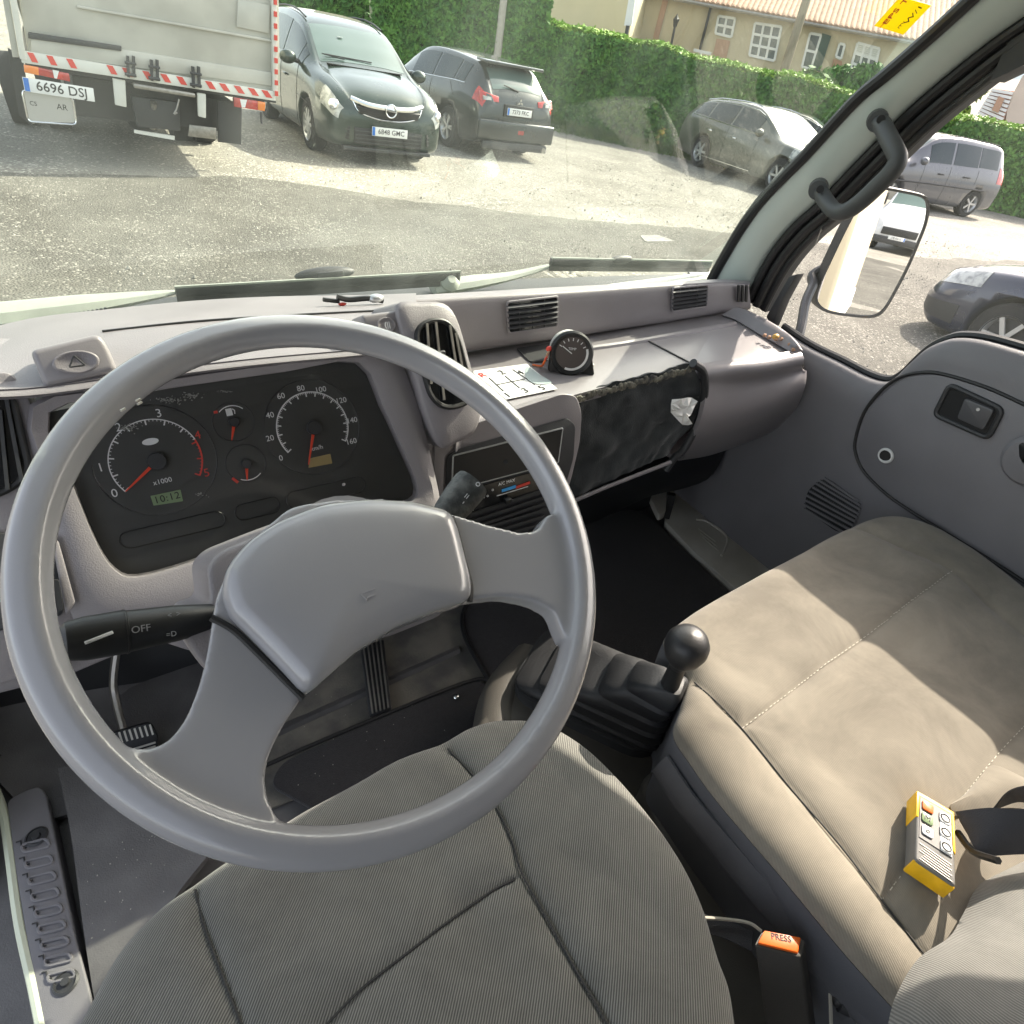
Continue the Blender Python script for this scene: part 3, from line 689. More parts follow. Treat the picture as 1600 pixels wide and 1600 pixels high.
it = MB().box((0, 2.235, .36), (1.0, .03, .2)).build('lower_intake', M['ink'], root, bev=.008)
for sd in (1, -1):
    MB().prism([V((sd*.56, 2.235, .46)), V((sd*.78, 2.10, .47)), V((sd*.80, 2.06, .33)), V((sd*.58, 2.24, .30))], (0, .02, 0)).build('corner_intake', M['ink'], root, bev=.006)
    for k in range(3): MB().bar((sd*.57, 2.262, .33+k*.045), (sd*.79, 2.10, .345+k*.045), .012, .01).build('corner_slat', M['dark'], root)
    MB().lathe([(.07, 0), (.06, .025), (.001, .04)], S(1.35, 4.75, sd)+Nn(1.35, 4.75, sd)*.004, Nn(1.35, 4.75, sd), 18).build('lamp_bowl', M['chrome'], root)
MB().box((0, 2.20, .20), (1.30, .10, .05)).build('chin_spoiler', M['dark'], root, bev=.012)
MB().box((0, 1.2, 1.075), (1.1, .10, .012)).build('scuttle', M['ink'], root)
for k in range(4): MB().box((0, 2.26, .285+k*.045), (.96, .02, .012)).build('intake_slat', M['dark'], root)
plate(root, (0, 2.275, .44), (0, 1, 0), (-1, 0, 0), '6848 GMC')
MB().tube([S(4.25, 8.6, -1)+V((0, .0, .02)), S(4.35, 7.4, 1)+V((0, 0, .03))], .008, 6).build('wiper', M['ink'], root); MB().tube([S(4.2, 8.2, 1)+V((0, 0, .02)), S(4.3, 7.2, 1)+V((0, 0, .05))], .008, 6).build('wiper', M['ink'], root)
for sd in (1, -1): MB().tube([S(u, 7.0, sd)+V((0, 0, .03)) for u in (6, 6.5, 7, 7.5, 8, 8.4)], .014, 6).build('roof_rail', M['ink'], root)
MB().prism([S(5.2, 8.5, 1)+V((0, 0, .012)) + V((a, b_, -a*0)) for a, b_ in ((0, 0), (.07, 0), (.07, .03), (0, .03))], (0, 0, .002)).build('windscreen_sticker', M['paper'], root)

# --- dark hatchback seen from behind
lan = dict(r=.325, wy=(1.315, -1.32), tw=.875, sp=5, style=1, st=[
 (2.28, .30, .60, .5, .62, .64, .42), (2.1, .2, .72, .72, .82, .78, .55), (1.6, .18, .84, .8, .87, .92, .62), (1.05, .18, .92, .82, .88, 1.0, .64), (.55, .18, .95, .83, .88, 1.26, .62),
 (.05, .18, .97, .83, .88, 1.45, .59), (-.6, .18, .99, .83, .88, 1.48, .585), (-1.3, .18, 1.02, .82, .88, 1.44, .57), (-1.75, .19, 1.02, .79, .87, 1.37, .55), (-2.05, .22, .99, .75, .85, 1.15, .56), (-2.2, .25, .93, .70, .80, .98, .55), (-2.27, .30, .80, .62, .72, .84, .5)])
root, S, Nn, patch, body = car('hatchback', 'dark hatchback with roof spoiler and red tail lamps seen from behind', 'car', lan, 7.03, 13.38, R(-1.5), M['mits'])
patch('rear_window', 8.25, 9.55, 7.1, 9, M['carws'], wrap=True, off=.004, n=12)
for sd in (1, -1):
    patch('tail_lamp', 8.9, 10.4, 4.4, 5.3, M['redlens'], sd, n=8); lo_ = MB().prism([V((sd*.76, -2.13, 1.0)), V((sd*.42, -2.20, .95)), V((sd*.42, -2.235, .87)), V((sd*.78, -2.18, .86))], (0, -.035, 0)).build('tail_lamp', M['redlens'], root, bev=.008); MB().prism([V((sd*.72, -2.20, .94)), V((sd*.58, -2.225, .93)), V((sd*.57, -2.235, .885)), V((sd*.72, -2.215, .88))], (0, -.025, 0)).build('reversing_lens', M['lens'], lo_)
    patch('side_window', 4.6, 5.9, 5.12, 5.95, M['carglass'], sd); patch('side_window', 6.0, 7.0, 5.12, 5.95, M['carglass'], sd); patch('quarter_window', 7.1, 7.7, 5.15, 5.9, M['carglass'], sd)
    seam(root, S, Nn, line((5.95, 1.2), (5.95, 5)), side=sd); seam(root, S, Nn, line((4.4, 1.2), (4.4, 5)), side=sd); seam(root, S, Nn, line((7.3, 4.2), (6.9, 5)), side=sd)
    mr_ = MB().ell((sd*1.0, .62, 1.0), (.11, .07, .08)).build('wing_mirror', M['mits'], root)
    MB().box((sd*.5, -2.33, .45), (.22, .02, .04)).build('reflector', M['redlens'], root, bev=.005)
    seam(root, S, Nn, [(u, 5.08) for u in (4.3, 5, 6, 7, 7.8)], 'chrome_strip', sd, .008, M['chrome'])
MB().prism([V((-.56, -1.60, 1.45)), V((.56, -1.60, 1.45)), V((.60, -2.02, 1.43)), V((-.60, -2.02, 1.43))], (0, 0, -.045)).build('roof_spoiler', M['mits'], root, bev=.015)
MB().box((0, -2.30, .46), (1.62, .09, .30)).build('rear_bumper', M['mits'], root, bev=.035, seg=3)
MB().box((0, -2.30, .23), (1.4, .07, .12)).build('lower_valance', M['dark'], root, bev=.02)
MB().box((0, -2.285, .77), (.62, .04, .18)).build('plate_recess', M['ink'], root, bev=.01)
plate(root, (0, -2.312, .76), (0, -1, 0), (1, 0, 0), '7373 FKC')
bd = MB()
for a in (90, 210, 330):
    dv = V((math.cos(R(a)), 0, math.sin(R(a)))); pv = V((-dv.z, 0, dv.x)); c0 = V((0, -2.30, .91))
    bd.prism([c0, c0+dv*.032+pv*.018, c0+dv*.064, c0+dv*.032-pv*.018], (0, -.008, 0))
bd.build('badge', M['chrome'], root)
MB().box((.07, -2.335, .46), (.14, .02, .08)).build('fog_reflector', M['redlens'], root, bev=.008)
MB().cyl((.62, -2.1, .22), (.62, -2.36, .22), .045, None, 14).build('exhaust_pipe', M['steel'], root)
MB().tube([(.02, -2.16, 1.06), (-.28, -2.14, 1.12)], [.016, .009], 6).build('rear_wiper', M['ink'], root)
MB().tube([(0, -.9, 1.49), (0, -1.05, 1.62)], .006, 5).build('aerial', M['ink'], root)

# --- brown-grey estate facing right
ins = dict(r=.34, wy=(1.41, -1.33), tw=.905, sp=6, st=[
 (2.40, .30, .62, .5, .66, .66, .42), (2.2, .2, .74, .74, .86, .80, .58), (1.7, .18, .85, .84, .92, .92, .66), (1.05, .18, .92, .86, .93, 1.0, .68), (.55, .18, .95, .87, .93, 1.24, .65),
 (0, .18, .97, .87, .93, 1.46, .61), (-.7, .18, .99, .87, .93, 1.50, .60), (-1.5, .18, 1.02, .85, .92, 1.46, .58), (-2.0, .20, 1.04, .81, .90, 1.38, .56), (-2.35, .24, 1.02, .76, .86, 1.16, .58), (-2.47, .32, .85, .65, .74, .9, .5)])
root, S, Nn, patch, body = car('estate_car', 'brown-grey estate car with chrome window line parked against the hedge', 'car', ins, 14.24, 11.24, R(188), M['ins'])
patch('windscreen', 3.2, 4.85, 7.0, 9, M['carws'], wrap=True, off=.004, n=12)
for sd in (1, -1):
    patch('headlight', .7, 2.2, 4.3, 5.3, M['lens'], sd)
    patch('side_window', 4.4, 5.75, 5.12, 5.95, M['carglass'], sd); patch('side_window', 5.85, 6.9, 5.12, 5.95, M['carglass'], sd); patch('quarter_window', 7.0, 8.1, 5.15, 5.9, M['carglass'], sd)
    seam(root, S, Nn, [(u, 5.06) for u in (4.1, 5, 6, 7, 8.2)], 'chrome_strip', sd, .010, M['chrome'])
    seam(root, S, Nn, [(u, 6.1) for u in (4.6, 5, 6, 7, 8.1)], 'chrome_strip', sd, .010, M['chrome'])
    seam(root, S, Nn, line((5.8, 1.2), (5.8, 5)), side=sd); seam(root, S, Nn, line((4.1, 1.2), (4.1, 5)), side=sd); seam(root, S, Nn, line((7.0, 3.5), (7.0, 5)), side=sd)
    seam(root, S, Nn, [(u, 2.3) for u in (4, 5, 6, 7)], 'sill_strip', sd, .012, M['chrome'])
    MB().ell((sd*1.03, .62, 1.02), (.12, .07, .08)).build('wing_mirror', M['ins'], root)
    for uu in (5.5, 6.7): MB().bar(S(uu, 4.3, sd)+V((sd*.02, 0, 0)), S(uu-.25, 4.3, sd)+V((sd*.02, 0, 0)), .03, .03).build('door_handle', M['chrome'], root, bev=.008)
    MB().tube([S(u, 7.0, sd)+V((0, 0, .03)) for u in (5, 5.5, 6, 7, 8)], .014, 6).build('roof_rail', M['chrome'], root)
# car behind the estate
root, S, Nn, patch, body = car('saloon_car', 'pale roofed saloon half hidden behind the estate car', 'car', lan, 16.45, 12.1, R(150), M['grn'])
patch('windscreen', 3.2, 4.85, 7.0, 9, M['carws'], wrap=True, off=.004, n=10)
for sd in (1, -1):
    patch('side_window', 4.6, 5.9, 5.12, 5.95, M['carglass'], sd); patch('side_window', 6.0, 7.0, 5.12, 5.95, M['carglass'], sd); seam(root, S, Nn, [(u, 6.1) for u in (4.4, 5, 6, 7, 7.8)], 'chrome_strip', sd, .01, M['chrome']); patch('headlight', .7, 2.0, 4.3, 5.3, M['lens'], sd)
patch('rear_window', 8.25, 9.55, 7.1, 9, M['carws'], wrap=True, off=.004, n=10)

# --- silver people carrier seen through the side window
zs = dict(r=.31, wy=(1.34, -1.35), tw=.86, sp=5, st=[
 (2.15, .30, .62, .5, .62, .66, .42), (2.0, .2, .74, .72, .82, .80, .55), (1.6, .18, .88, .80, .87, .96, .6), (1.15, .18, .95, .82, .88, 1.05, .62), (.7, .18, .98, .83, .885, 1.34, .62),
 (.3, .18, 1.0, .83, .885, 1.56, .60), (-.4, .18, 1.02, .83, .885, 1.63, .60), (-1.2, .18, 1.04, .82, .88, 1.62, .59), (-1.8, .20, 1.04, .80, .87, 1.57, .58), (-2.08, .24, 1.0, .76, .84, 1.20, .58), (-2.17, .32, .85, .65, .74, .9, .5)])
root, S, Nn, patch, body = car('people_carrier', 'silver people carrier with tinted windows seen through the side window', 'car', zs, 18.45, 9.95, R(-74), M['silver'])
patch('windscreen', 3.2, 4.85, 7.0, 9, M['carws'], wrap=True, off=.004, n=10)
patch('rear_window', 8.2, 8.9, 6.8, 9, M['carws'], wrap=True, off=.004, n=10)
for sd in (1, -1):
    patch('side_window', 4.5, 5.7, 5.12, 5.95, M['carglass'], sd); patch('side_window', 5.8, 6.8, 5.12, 5.95, M['carglass'], sd); patch('quarter_window', 6.85, 7.9, 5.15, 5.95, M['carglass'], sd)
    patch('tail_lamp', 8.1, 9.2, 4.2, 5.3, M['redlens'], sd, n=8); patch('headlight', .8, 2.0, 4.3, 5.3, M['lens'], sd)
    seam(root, S, Nn, [(u, 3.6) for u in (2.5, 3.5, 5, 6, 7.5)], 'rubbing_strip', sd, .02, M['dark'])
    seam(root, S, Nn, line((5.75, 1.2), (5.75, 5)), side=sd); seam(root, S, Nn, line((4.2, 1.2), (4.2, 5)), side=sd); seam(root, S, Nn, line((6.9, 3.9), (6.9, 5)), side=sd)
    MB().ell((sd*.98, .85, 1.05), (.11, .07, .085)).build('wing_mirror', M['silver'], root)
    MB().tube([S(u, 7.0, sd)+V((0, 0, .03)) for u in (5, 5.5, 6, 7, 7.8)], .014, 6).build('roof_rail', M['dark'], root)
    for uu in (5.5, 6.6): MB().bar(S(uu, 4.4, sd)+V((sd*.02, 0, 0)), S(uu-.25, 4.4, sd)+V((sd*.02, 0, 0)), .03, .03).build('door_handle', M['dark'], root, bev=.008)
plate(root, (0, -2.20, .80), (0, -1, 0), (1, 0, 0), '4871 CBR')
MB().tube([(0, -2.1, .35), (0, -2.3, .33), (0, -2.34, .42)], .02, 8).build('tow_bar', M['steel'], root)
# --- dark blue car nose at lower right
root, S, Nn, patch, body = car('parked_car', 'dusty dark blue car close beside us, its front corner seen low in the side window', 'car', ins, 7.95, .98, R(2), M['bluecar'], z=gz(7.95)-.12, scl=.96)
patch('windscreen', 3.2, 4.85, 7.0, 9, M['carws'], wrap=True, off=.004, n=10)
for sd in (1, -1):
    patch('headlight', .7, 1.75, 4.35, 5.25, M['lens'], sd); patch('bumper_insert', .3, 1.6, 2.6, 3.5, M['dark'], sd)
    patch('side_window', 4.4, 5.75, 5.12, 5.95, M['carglass'], sd); MB().ell((sd*1.03, .62, 1.02), (.12, .07, .08)).build('wing_mirror', M['bluecar'], root) if sd < 0 else None
    seam(root, S, Nn, line((.5, 5.6), (3.1, 6.0)), 'bonnet_gap', sd, .004)
# --- white van behind us, seen only in the wing mirror
vn = dict(r=.34, wy=(1.9, -1.6), tw=.98, sp=5, st=[
 (2.75, .35, .70, .6, .72, .78, .55), (2.6, .25, .95, .88, .96, 1.05, .7), (2.2, .22, 1.15, .95, 1.0, 1.3, .78), (1.85, .2, 1.25, .98, 1.02, 1.55, .8), (1.35, .2, 1.3, .98, 1.02, 2.1, .78),
 (.9, .2, 1.3, .98, 1.02, 2.3, .8), (0, .2, 1.3, .98, 1.02, 2.35, .82), (-1.5, .2, 1.3, .98, 1.02, 2.35, .82), (-2.6, .2, 1.3, .98, 1.02, 2.3, .82), (-2.7, .3, 1.2, .9, .95, 2.1, .75)])
root, S, Nn, patch, body = car('delivery_van', 'white delivery van parked behind us, reflected in the wing mirror', 'van', vn, 2.1, -25.5, R(-12), M['van'])
patch('windscreen', 2.5, 4.05, 6.8, 9, M['carws'], wrap=True, off=.004, n=10)
for sd in (1, -1):
    patch('headlight', 1.0, 2.1, 4.2, 5.2, M['lens'], sd); patch('side_window', 3.5, 4.6, 5.1, 5.85, M['carglass'], sd); MB().box((sd*1.15, 1.6, 1.5), (.2, .12, .36)).build('wing_mirror', M['ink'], root, bev=.03); patch('bumper_corner', .2, 1.6, 2.1, 3.6, M['dark'], sd)
MB().box((0, 2.74, .62), (1.1, .1, .22)).build('grille', M['ink'], root, bev=.02); MB().box((0, 2.74, .36), (1.5, .12, .2)).build('bumper', M['dark'], root, bev=.03)
plate(root, (0, 2.81, .45), (0, 1, 0), (-1, 0, 0), '5120 JKL')

# --- tipper truck at the left, tail towards us
TY = 8.45; TP = (V((.9, TY, 1)), V((.02, -1, 0)).normalized())
tr = thing('tipper_truck', 'grey-bodied tipper truck with red and white striped tail bar', 'truck', (.9, 9.2, gz(.9)))
def tp(px, py, dy=0): return W(px, py, (TP[0]+V((0, dy, 0)), TP[1]))
def tpl(pts, dy=0): return [tp(a, c, dy) for a, c in pts]
BK = V((0, .05, 0))
# direction of the body's uprights as the photograph shows them
vL = (tp(30, 0)-tp(41, 68)).normalized(); vR = (tp(428, 0)-tp(430, 140)).normalized()
TLh, TRh = tp(41, 90)+vL*2.2, tp(430, 148)+vR*2.0
tg = MB().prism([tp(45, 88), tp(427, 146), TRh, TLh], (0, .05, 0)).build('tailgate', M['aluside'], tr, bev=.008)
MB().prism(tpl([(48, 55), (425, 113), (425, 135), (47, 84)], -.025), (0, .03, 0)).build('tailgate_lower_panel', M['aluside'], tg, bev=.012)
MB().prism(tpl([(44, 50), (190, 72), (190, 80), (44, 60)], -.045), (0, .03, 0)).build('tailgate_rib', M['dark'], tg, bev=.006)
MB().prism(tpl([(120, 8), (425, 62), (425, 66), (120, 12)], -.035), (0, .03, 0)).build('tailgate_rib', M['aluside'], tg, bev=.004)
MB().prism(tpl([(372, 0), (422, 8), (420, 52), (370, 42)], -.03), (0, .03, 0)).build('patch_plate', M['aluside'], tg, bev=.002)
for nm, q, vv in (('corner_post', tp(36, 92), vL), ('corner_post', tp(428, 148), vR)):
    MB().bar(q-V((0, .03, 0)), q-V((0, .03, 0))+vv*2.1, .05, .08, (0, 1, 0)).build(nm, M['body_white'], tr, bev=.006)
q = tp(429, 150)
for k in range(14): MB().bar(q+V((0, -.077, 0))+vR*(.10*k+.01), q+V((0, -.077, 0))+vR*(.10*k+.055), .035, .006, (0, 1, 0)).build('red_stripe', M['red'], tr)
# left side of the body running away
MB().prism([tp(30, 90), tp(30, 90)+vL*2.2, tp(30, 90)+vL*2.2+V((.1, 3.6, 0)), tp(30, 90)+V((.1, 3.6, 0))], (-.05, 0, 0)).build('side_board', M['aluside'], tr, bev=.006)
MB().prism([tp(430, 150), TRh, TRh+V((.1, 3.6, 0)), tp(430, 150)+V((.1, 3.6, 0))], (.05, 0, 0)).build('side_board', M['aluside'], tr, bev=.006)
MB().prism([tp(36, 90, .06), tp(430, 148, .06), tp(430, 148, .06)+V((.1, 3.5, 0)), tp(36, 90, .06)+V((.1, 3.5, 0))], (0, 0, -.08)).build('load_floor', M['dark'], tr)
# tail bar with red stripes
A_, B_ = tp(33, 90, -.06), tp(431, 152, -.06)
hb = (tp(33, 78, -.06)-tp(36, 97, -.06)); 
MB().prism([tp(32, 79, -.06), tp(430, 143, -.06), tp(431, 158, -.06), tp(34, 98, -.06)], (0, .06, 0)).build('tail_bar', M['body_white'], tr, bev=.004)
for a in (42, 72, 103, 166, 190, 222, 250, 275, 320, 342, 365, 387, 408):
    f0 = (a-33)/398; yt, yb = 80+64*f0, 97+60*f0
    MB().prism(tpl([(a, yt), (a+10, yt+1.6), (a+18, yb), (a+8, yb-1.6)], -.064), (0, .006, 0)).build('red_stripe', M['red'], tr)
# lamps
def lamp(pts, m2, split):
    o = MB().prism(tpl(pts, -.05), (0, .08, 0)).build('tail_lamp', M['redlens'], tr, bev=.006); 
    MB().prism(tpl(split, -.055), (0, .06, 0)).build('indicator', M['orlens'], o, bev=.004); return o
lamp([(37, 101), (108, 115), (110, 128), (38, 113)], 0, [(37, 101), (60, 105), (61, 118), (38, 113)])
lamp([(366, 152), (415, 160), (414, 174), (366, 167)], 0, [(403, 158), (415, 160), (414, 174), (403, 172)])
for q in ((82, 109, 92, 113), (375, 155, 386, 158)):
    MB().prism(tpl([(q[0], q[1]), (q[2], q[3]-2), (q[2]-3, q[3]+10), (q[0]+3, q[1]+13)], -.058), (0, .01, 0)).build('reflector_mark', M['plate'], tr)
# plate
pc = (tp(36, 120, -.07)+tp(147, 159, -.07))/2; pu = (tp(147, 137, -.07)-tp(36, 119, -.07)); pw = pu.length; pvh = (tp(36, 119, -.07)-tp(39, 142, -.07)).length
plate(tr, pc, V((0, -1, .0)), pu, '6696 DSJ', pw, pvh*.97, pvh*.92)
sp_ = MB().prism(rp(tpl([(36, 140), (112, 152), (118, 192), (46, 190)], -.03), .03), (0, .02, 0)).build('spare_plate', M['alloy'], tr)
MB().tube(rp(tpl([(34, 140), (113, 152), (120, 195), (44, 190)], -.035), .04), .008, 6, closed=True).build('plate_frame', M['chrome'], tr)
text('lettering', 'AR', .07, frame(tp(97, 168, -.035), pu, V((0, 0, 1))), M['dark'], sp_)
text('lettering', 'CS', .05, frame(tp(52, 162, -.035), pu, V((0, 0, 1))), M['dark'], sp_)
# wheels, flaps, chassis
def twh(px, py, w_, n=1):
    c_ = W(px, py, GP(0)); rr = .36
    for k in range(n):
        e = bpy.data.objects.new('wheel', None); C.objects.link(e); e.parent = tr; e.matrix_parent_inverse = Matrix.Translation(-OFF[tr]); x_ = c_.x+k*.27
        MB().lathe([(rr*.6, -w_/2), (rr*.95, -w_/2), (rr, -w_/2+.03), (rr, w_/2-.03), (rr*.95, w_/2), (rr*.6, w_/2)], (x_, c_.y+.3, gz(x_)+rr), (1, 0, 0), 32).build('tyre', M['tyre'], e)
        MB().cyl((x_-.05, c_.y+.3, gz(x_)+rr), (x_+.05, c_.y+.3, gz(x_)+rr), rr*.6, None, 20).build('rim', M['steel'], e)
twh(44, 200, .26, 1); twh(100, 208, .24, 1); twh(292, 226, .24, 2)
MB().prism(tpl([(340, 158), (378, 162), (377, 226), (341, 222)], .25), (0, .02, 0)).build('mud_flap', M['rubber'], tr, bev=.004)
MB().prism(tpl([(296, 195), (338, 200), (338, 218), (294, 213)], .2), (0, .03, 0)).build('mud_flap', M['steel'], tr, bev=.004)
MB().prism(tpl([(12, 75), (36, 90), (52, 200), (30, 180)], .45), (0, .05, 0)).build('mud_flap', M['rubber'], tr)
for q in ([(176, 122), (196, 126), (198, 168), (180, 164)], [(308, 145), (322, 147), (322, 185), (310, 182)]):
    MB().prism(tpl(q, -.03), (0, .04, 0)).build('bracket', M['body_white'], tr, bev=.008)
MB().prism(tpl([(208, 130), (305, 146), (306, 153), (210, 138)], -.09), (0, .07, 0)).build('step_bar', M['steel'], tr, bev=.01)
MB().prism(tpl([(112, 118), (366, 160), (345, 205), (120, 180)], .5), (0, 1.5, 0)).build('chassis', M['dark'], tr)
MB().prism(tpl([(205, 150), (280, 160), (282, 205), (215, 198)], .12), (0, .1, 0)).build('gearbox_guard', M['dark'], tr, bev=.01)
MB().prism(tpl([(210, 203), (273, 213), (273, 219), (210, 208)], .1), (0, .04, 0)).build('low_bar', M['body_white'], tr)
for a in (203, 240, 305):
    f0 = (a-33)/398; y0 = 78+64*f0
    h_ = MB()
    for dx in (-5, 4): h_.prism(tpl([(a+dx, y0-18), (a+dx+4, y0-17), (a+dx+5, y0+16), (a+dx+1, y0+15)], -.10), (0, .05, 0))
    h_.tube([tp(a-8, y0-8, -.1), tp(a+10, y0-5, -.1)], .012, 8)
    h_.tube([tp(a-8, y0+10, -.1), tp(a+10, y0+13, -.1)], .014, 8)
    h_.build('hinge', M['dark'], tr)
MB().tube(cr([tp(280, 155, -.02), tp(276, 170, -.02), tp(272, 178, -.02), tp(277, 176, -.02)], 5), .008, 6).build('hook', M['steel'], tr)
MB().tube([tp(408, 175, 0), tp(409, 193, 0)], .012, 6).build('drop_rod', M['rubber'], tr)
ax_ = V((1.0, 9.55, gz(1)+.36)); MB().cyl(ax_-V((.85, 0, -.06)), ax_+V((.85, 0, -.06)), .06, None, 14).build('axle', M['dark'], tr); MB().ell(ax_, (.19, .17, .17)).build('differential', M['dark'], tr)
for sx in (-.45, .45): MB().prism([ax_+V((sx, -.6, .28)), ax_+V((sx, 0, .10)), ax_+V((sx, .6, .28)), ax_+V((sx, .6, .34)), ax_+V((sx, 0, .17)), ax_+V((sx, -.6, .34))], (.06, 0, 0)).build('leaf_spring', M['rubber'], tr)
MB().cyl(tp(222, 165, .2), tp(222, 165, .9), .07, None, 14).build('air_tank', M['steel'], tr); MB().cyl(tp(240, 160, .1), tp(238, 200, .3), .03, None, 10).build('tipping_ram', M['steel'], tr)
MB().box((1.0, 12.4, gz(1)+1.3), (1.75, 1.5, 1.9)).build('cab', M['body_white'], tr, bev=.08)

# ================================================================= OUR CAB: SHELL
cf = MB().box((.52, .25, .90), (1.9, 2.1, .06)).build('cab_floor', M['vinyl']); tag(cf, kind='structure')
bh = MB().prism([V((-.36, 1.13, .9)), V((-.36, 1.30, 1.5)), V((-.36, 1.0, 1.52)), V((-.36, 1.0, .9))], (1.67, 0, 0)).build('bulkhead', M['dark']); tag(bh, kind='structure')  # dark wall added behind the dashboard to block stray light
# roof and back wall (out of view, they shade the cab)
WS0, WSN = V((0, 1.085, 1.58)), V((0, -1, -.62)).normalized()
def wsy(z): return 1.085-.62*(z-1.58)
rf = MB().prism([V((-.42, wsy(2.34), 2.34)), V((1.46, wsy(2.34), 2.34)), V((1.46, -.75, 2.40)), V((-.42, -.75, 2.40))], (0, 0, .05)).build('cab_roof', M['body_white']); tag(rf, kind='structure')
bw = MB().box((.52, -.78, 1.60), (1.9, .05, 1.6)).build('cab_rear_wall', M['door']); tag(bw, kind='structure')
fp = MB().prism([V((-.42, 1.14, .35)), V((-.42, 1.10, 1.56)), V((1.46, 1.10, 1.56)), V((1.46, 1.14, .35))], (0, .04, 0)).build('cab_front_panel', M['body_white']); tag(fp, kind='structure')
cb_ = thing('cargo_body', 'long cream side of our own truck body, reflected in the wing mirror', 'truck body', (.5, -3, 1))
MB().box((.52, -2.15, 2.1), (2.02, 2.4, 2.0)).build('box', M['cargobox'], cb_, bev=.03)
MB().box((.52, -2.15, .9), (1.2, 2.4, .14)).build('chassis_rail', M['dark'], cb_)
MB().box((1.5, -2.15, 1.04), (.07, 2.4, .14)).build('side_rail', M['white'], cb_)

# A pillar on the passenger side: inner trim band, traced edges on two planes
PL_ = ('x', 1.265); PR_ = ('x', 1.335)
pl = WP([(1112, 440), (1130, 408), (1160, 358), (1196, 310), (1258, 247), (1334, 164), (1385, 121), (1450, 65), (1525, -3), (1600, -70)], PL_)
pr = WP([(1165, 468), (1182, 432), (1205, 392), (1238, 352), (1278, 316), (1330, 262), (1372, 219), (1430, 162), (1540, 72), (1660, -10)], PR_)
ap = thing('windscreen_pillar', 'pale green-white windscreen pillar on the passenger side with black seals', 'pillar', (1.34, .95, 1.5))
pl2, pr2 = cr(pl, 5), cr(pr, 5)
cross = []
for a, c in zip(pl2, pr2):
    d_ = (c-a); nrm = V((-.9, -.45, .1)).normalized(); mid = [a+d_*t+nrm*(.016*math.sin(math.pi*t)) for t in (0, .12, .3, .5, .7, .88, 1)]
    cross.append(mid+[c+(c-EYE).normalized()*.05, a+(a-EYE).normalized()*.05])
MB().rings(cross).build('pillar_trim', M['pillar'], ap, ang=50)
MB().tube([p+V((-.004, 0, .004)) for p in pl2], .0115, 10).build('windscreen_seal', M['black'], ap)
for k, (dx, dy, r_) in enumerate(((0.0, -.010, .010), (.010, -.028, .011), (.022, -.043, .009))):
    MB().tube([p+V((dx, dy, -.006*k)) for p in pr2], r_, 10).build('door_seal', M['black'], ap)
# outer dark face between seals
MB().rings([[p+V((.0, .0, 0)), p+V((.02, -.05, -.015)), p+V((.05, -.05, -.015)), p+V((.05, .0, 0))] for p in pr2]).build('door_jamb', M['dark'], ap)
# left pillar (out of view), roof header
tag(MB().tube([V((-.40, 1.03, 1.55)), V((-.40, .72, 2.36))], .035, 8).build('left_windscreen_pillar', M['pillar']), kind='structure')
tag(MB().tube([V((-.42, wsy(2.32), 2.32)), V((1.42, wsy(2.32), 2.32))], .035, 8).build('roof_header', M['pillar']), kind='structure')
# windscreen
ws = MB(); rows = []
for i in range(13):
    z_ = 1.53+.80*i/12; rows.append([V((-.40+1.70*k/16, wsy(z_)+.02*(1-((k-8)/8)**2), z_)) for k in range(17)])
tag(ws.grid(rows).build('windscreen', M['wsglass'], solid=.005), 'green tinted dusty windscreen above the dashboard', 'windscreen')
# yellow inspection sticker inside the windscreen
wpl = (WS0+V((0, -.012, 0)), WSN)
sq = WP([(1407, -6), (1455, 8), (1411, 54), (1366, 40)], wpl)
st = MB().prism(sq, WSN*.0006).build('inspection_sticker', M['sticker']); tag(st, 'yellow inspection sticker stuck in the upper corner of the windscreen', 'sticker')
u_ = (sq[0]-sq[3]).normalized(); v_ = (sq[3]-sq[2]).normalized()
text('lettering', 'EPS T', .017, frame(W(1399, 17, wpl)+WSN*.0012, u_, v_), M['red'], st)
text('lettering', 'W/1', .016, frame(W(1427, 22, wpl)+WSN*.0012, u_, v_), M['ink'], st)
text('lettering', 'ITV', .008, frame(W(1408, 38, wpl)+WSN*.0012, u_, v_), M['ink'], st)
text('lettering', 'MADRID', .005, frame(W(1383, 33, wpl)+WSN*.0012, u_, v_), M['orange'], st)

# ================================================================= PASSENGER DOOR
X0 = 1.30
dp = thing('passenger_door', 'grey moulded passenger door with recessed handle and round hole', 'door', (1.38, .4, .95))
topc = [(1205, 515), (1250, 545), (1300, 570), (1342, 592), (1372, 600), (1392, 590), (1412, 570), (1437, 548), (1465, 535), (1490, 531), (1530, 536), (1600, 556)]
tw = cr(WP(topc, ('x', X0)), 4); _l = tw[-1].copy(); tw += [V((X0, _l.y-.05*k, _l.z-.0005*k)) for k in range(1, 20)]
# top ledge profile swept along the curve: inner face, rounded shoulder, flat top to the glass
rings = []
for p in tw:
    rings.append([V((X0, p.y, .90)), V((X0, p.y, p.z-.14)), V((X0, p.y, p.z-.05)), V((X0+.004, p.y, p.z-.025)), V((X0+.014, p.y, p.z-.008)), V((X0+.025, p.y, p.z)), V((X0+.042, p.y, p.z-.002)), V((X0+.055, p.y, p.z-.02)), V((X0+.06, p.y, .90))])
MB().rings(rings).build('door_panel', M['door'], dp, ang=60)
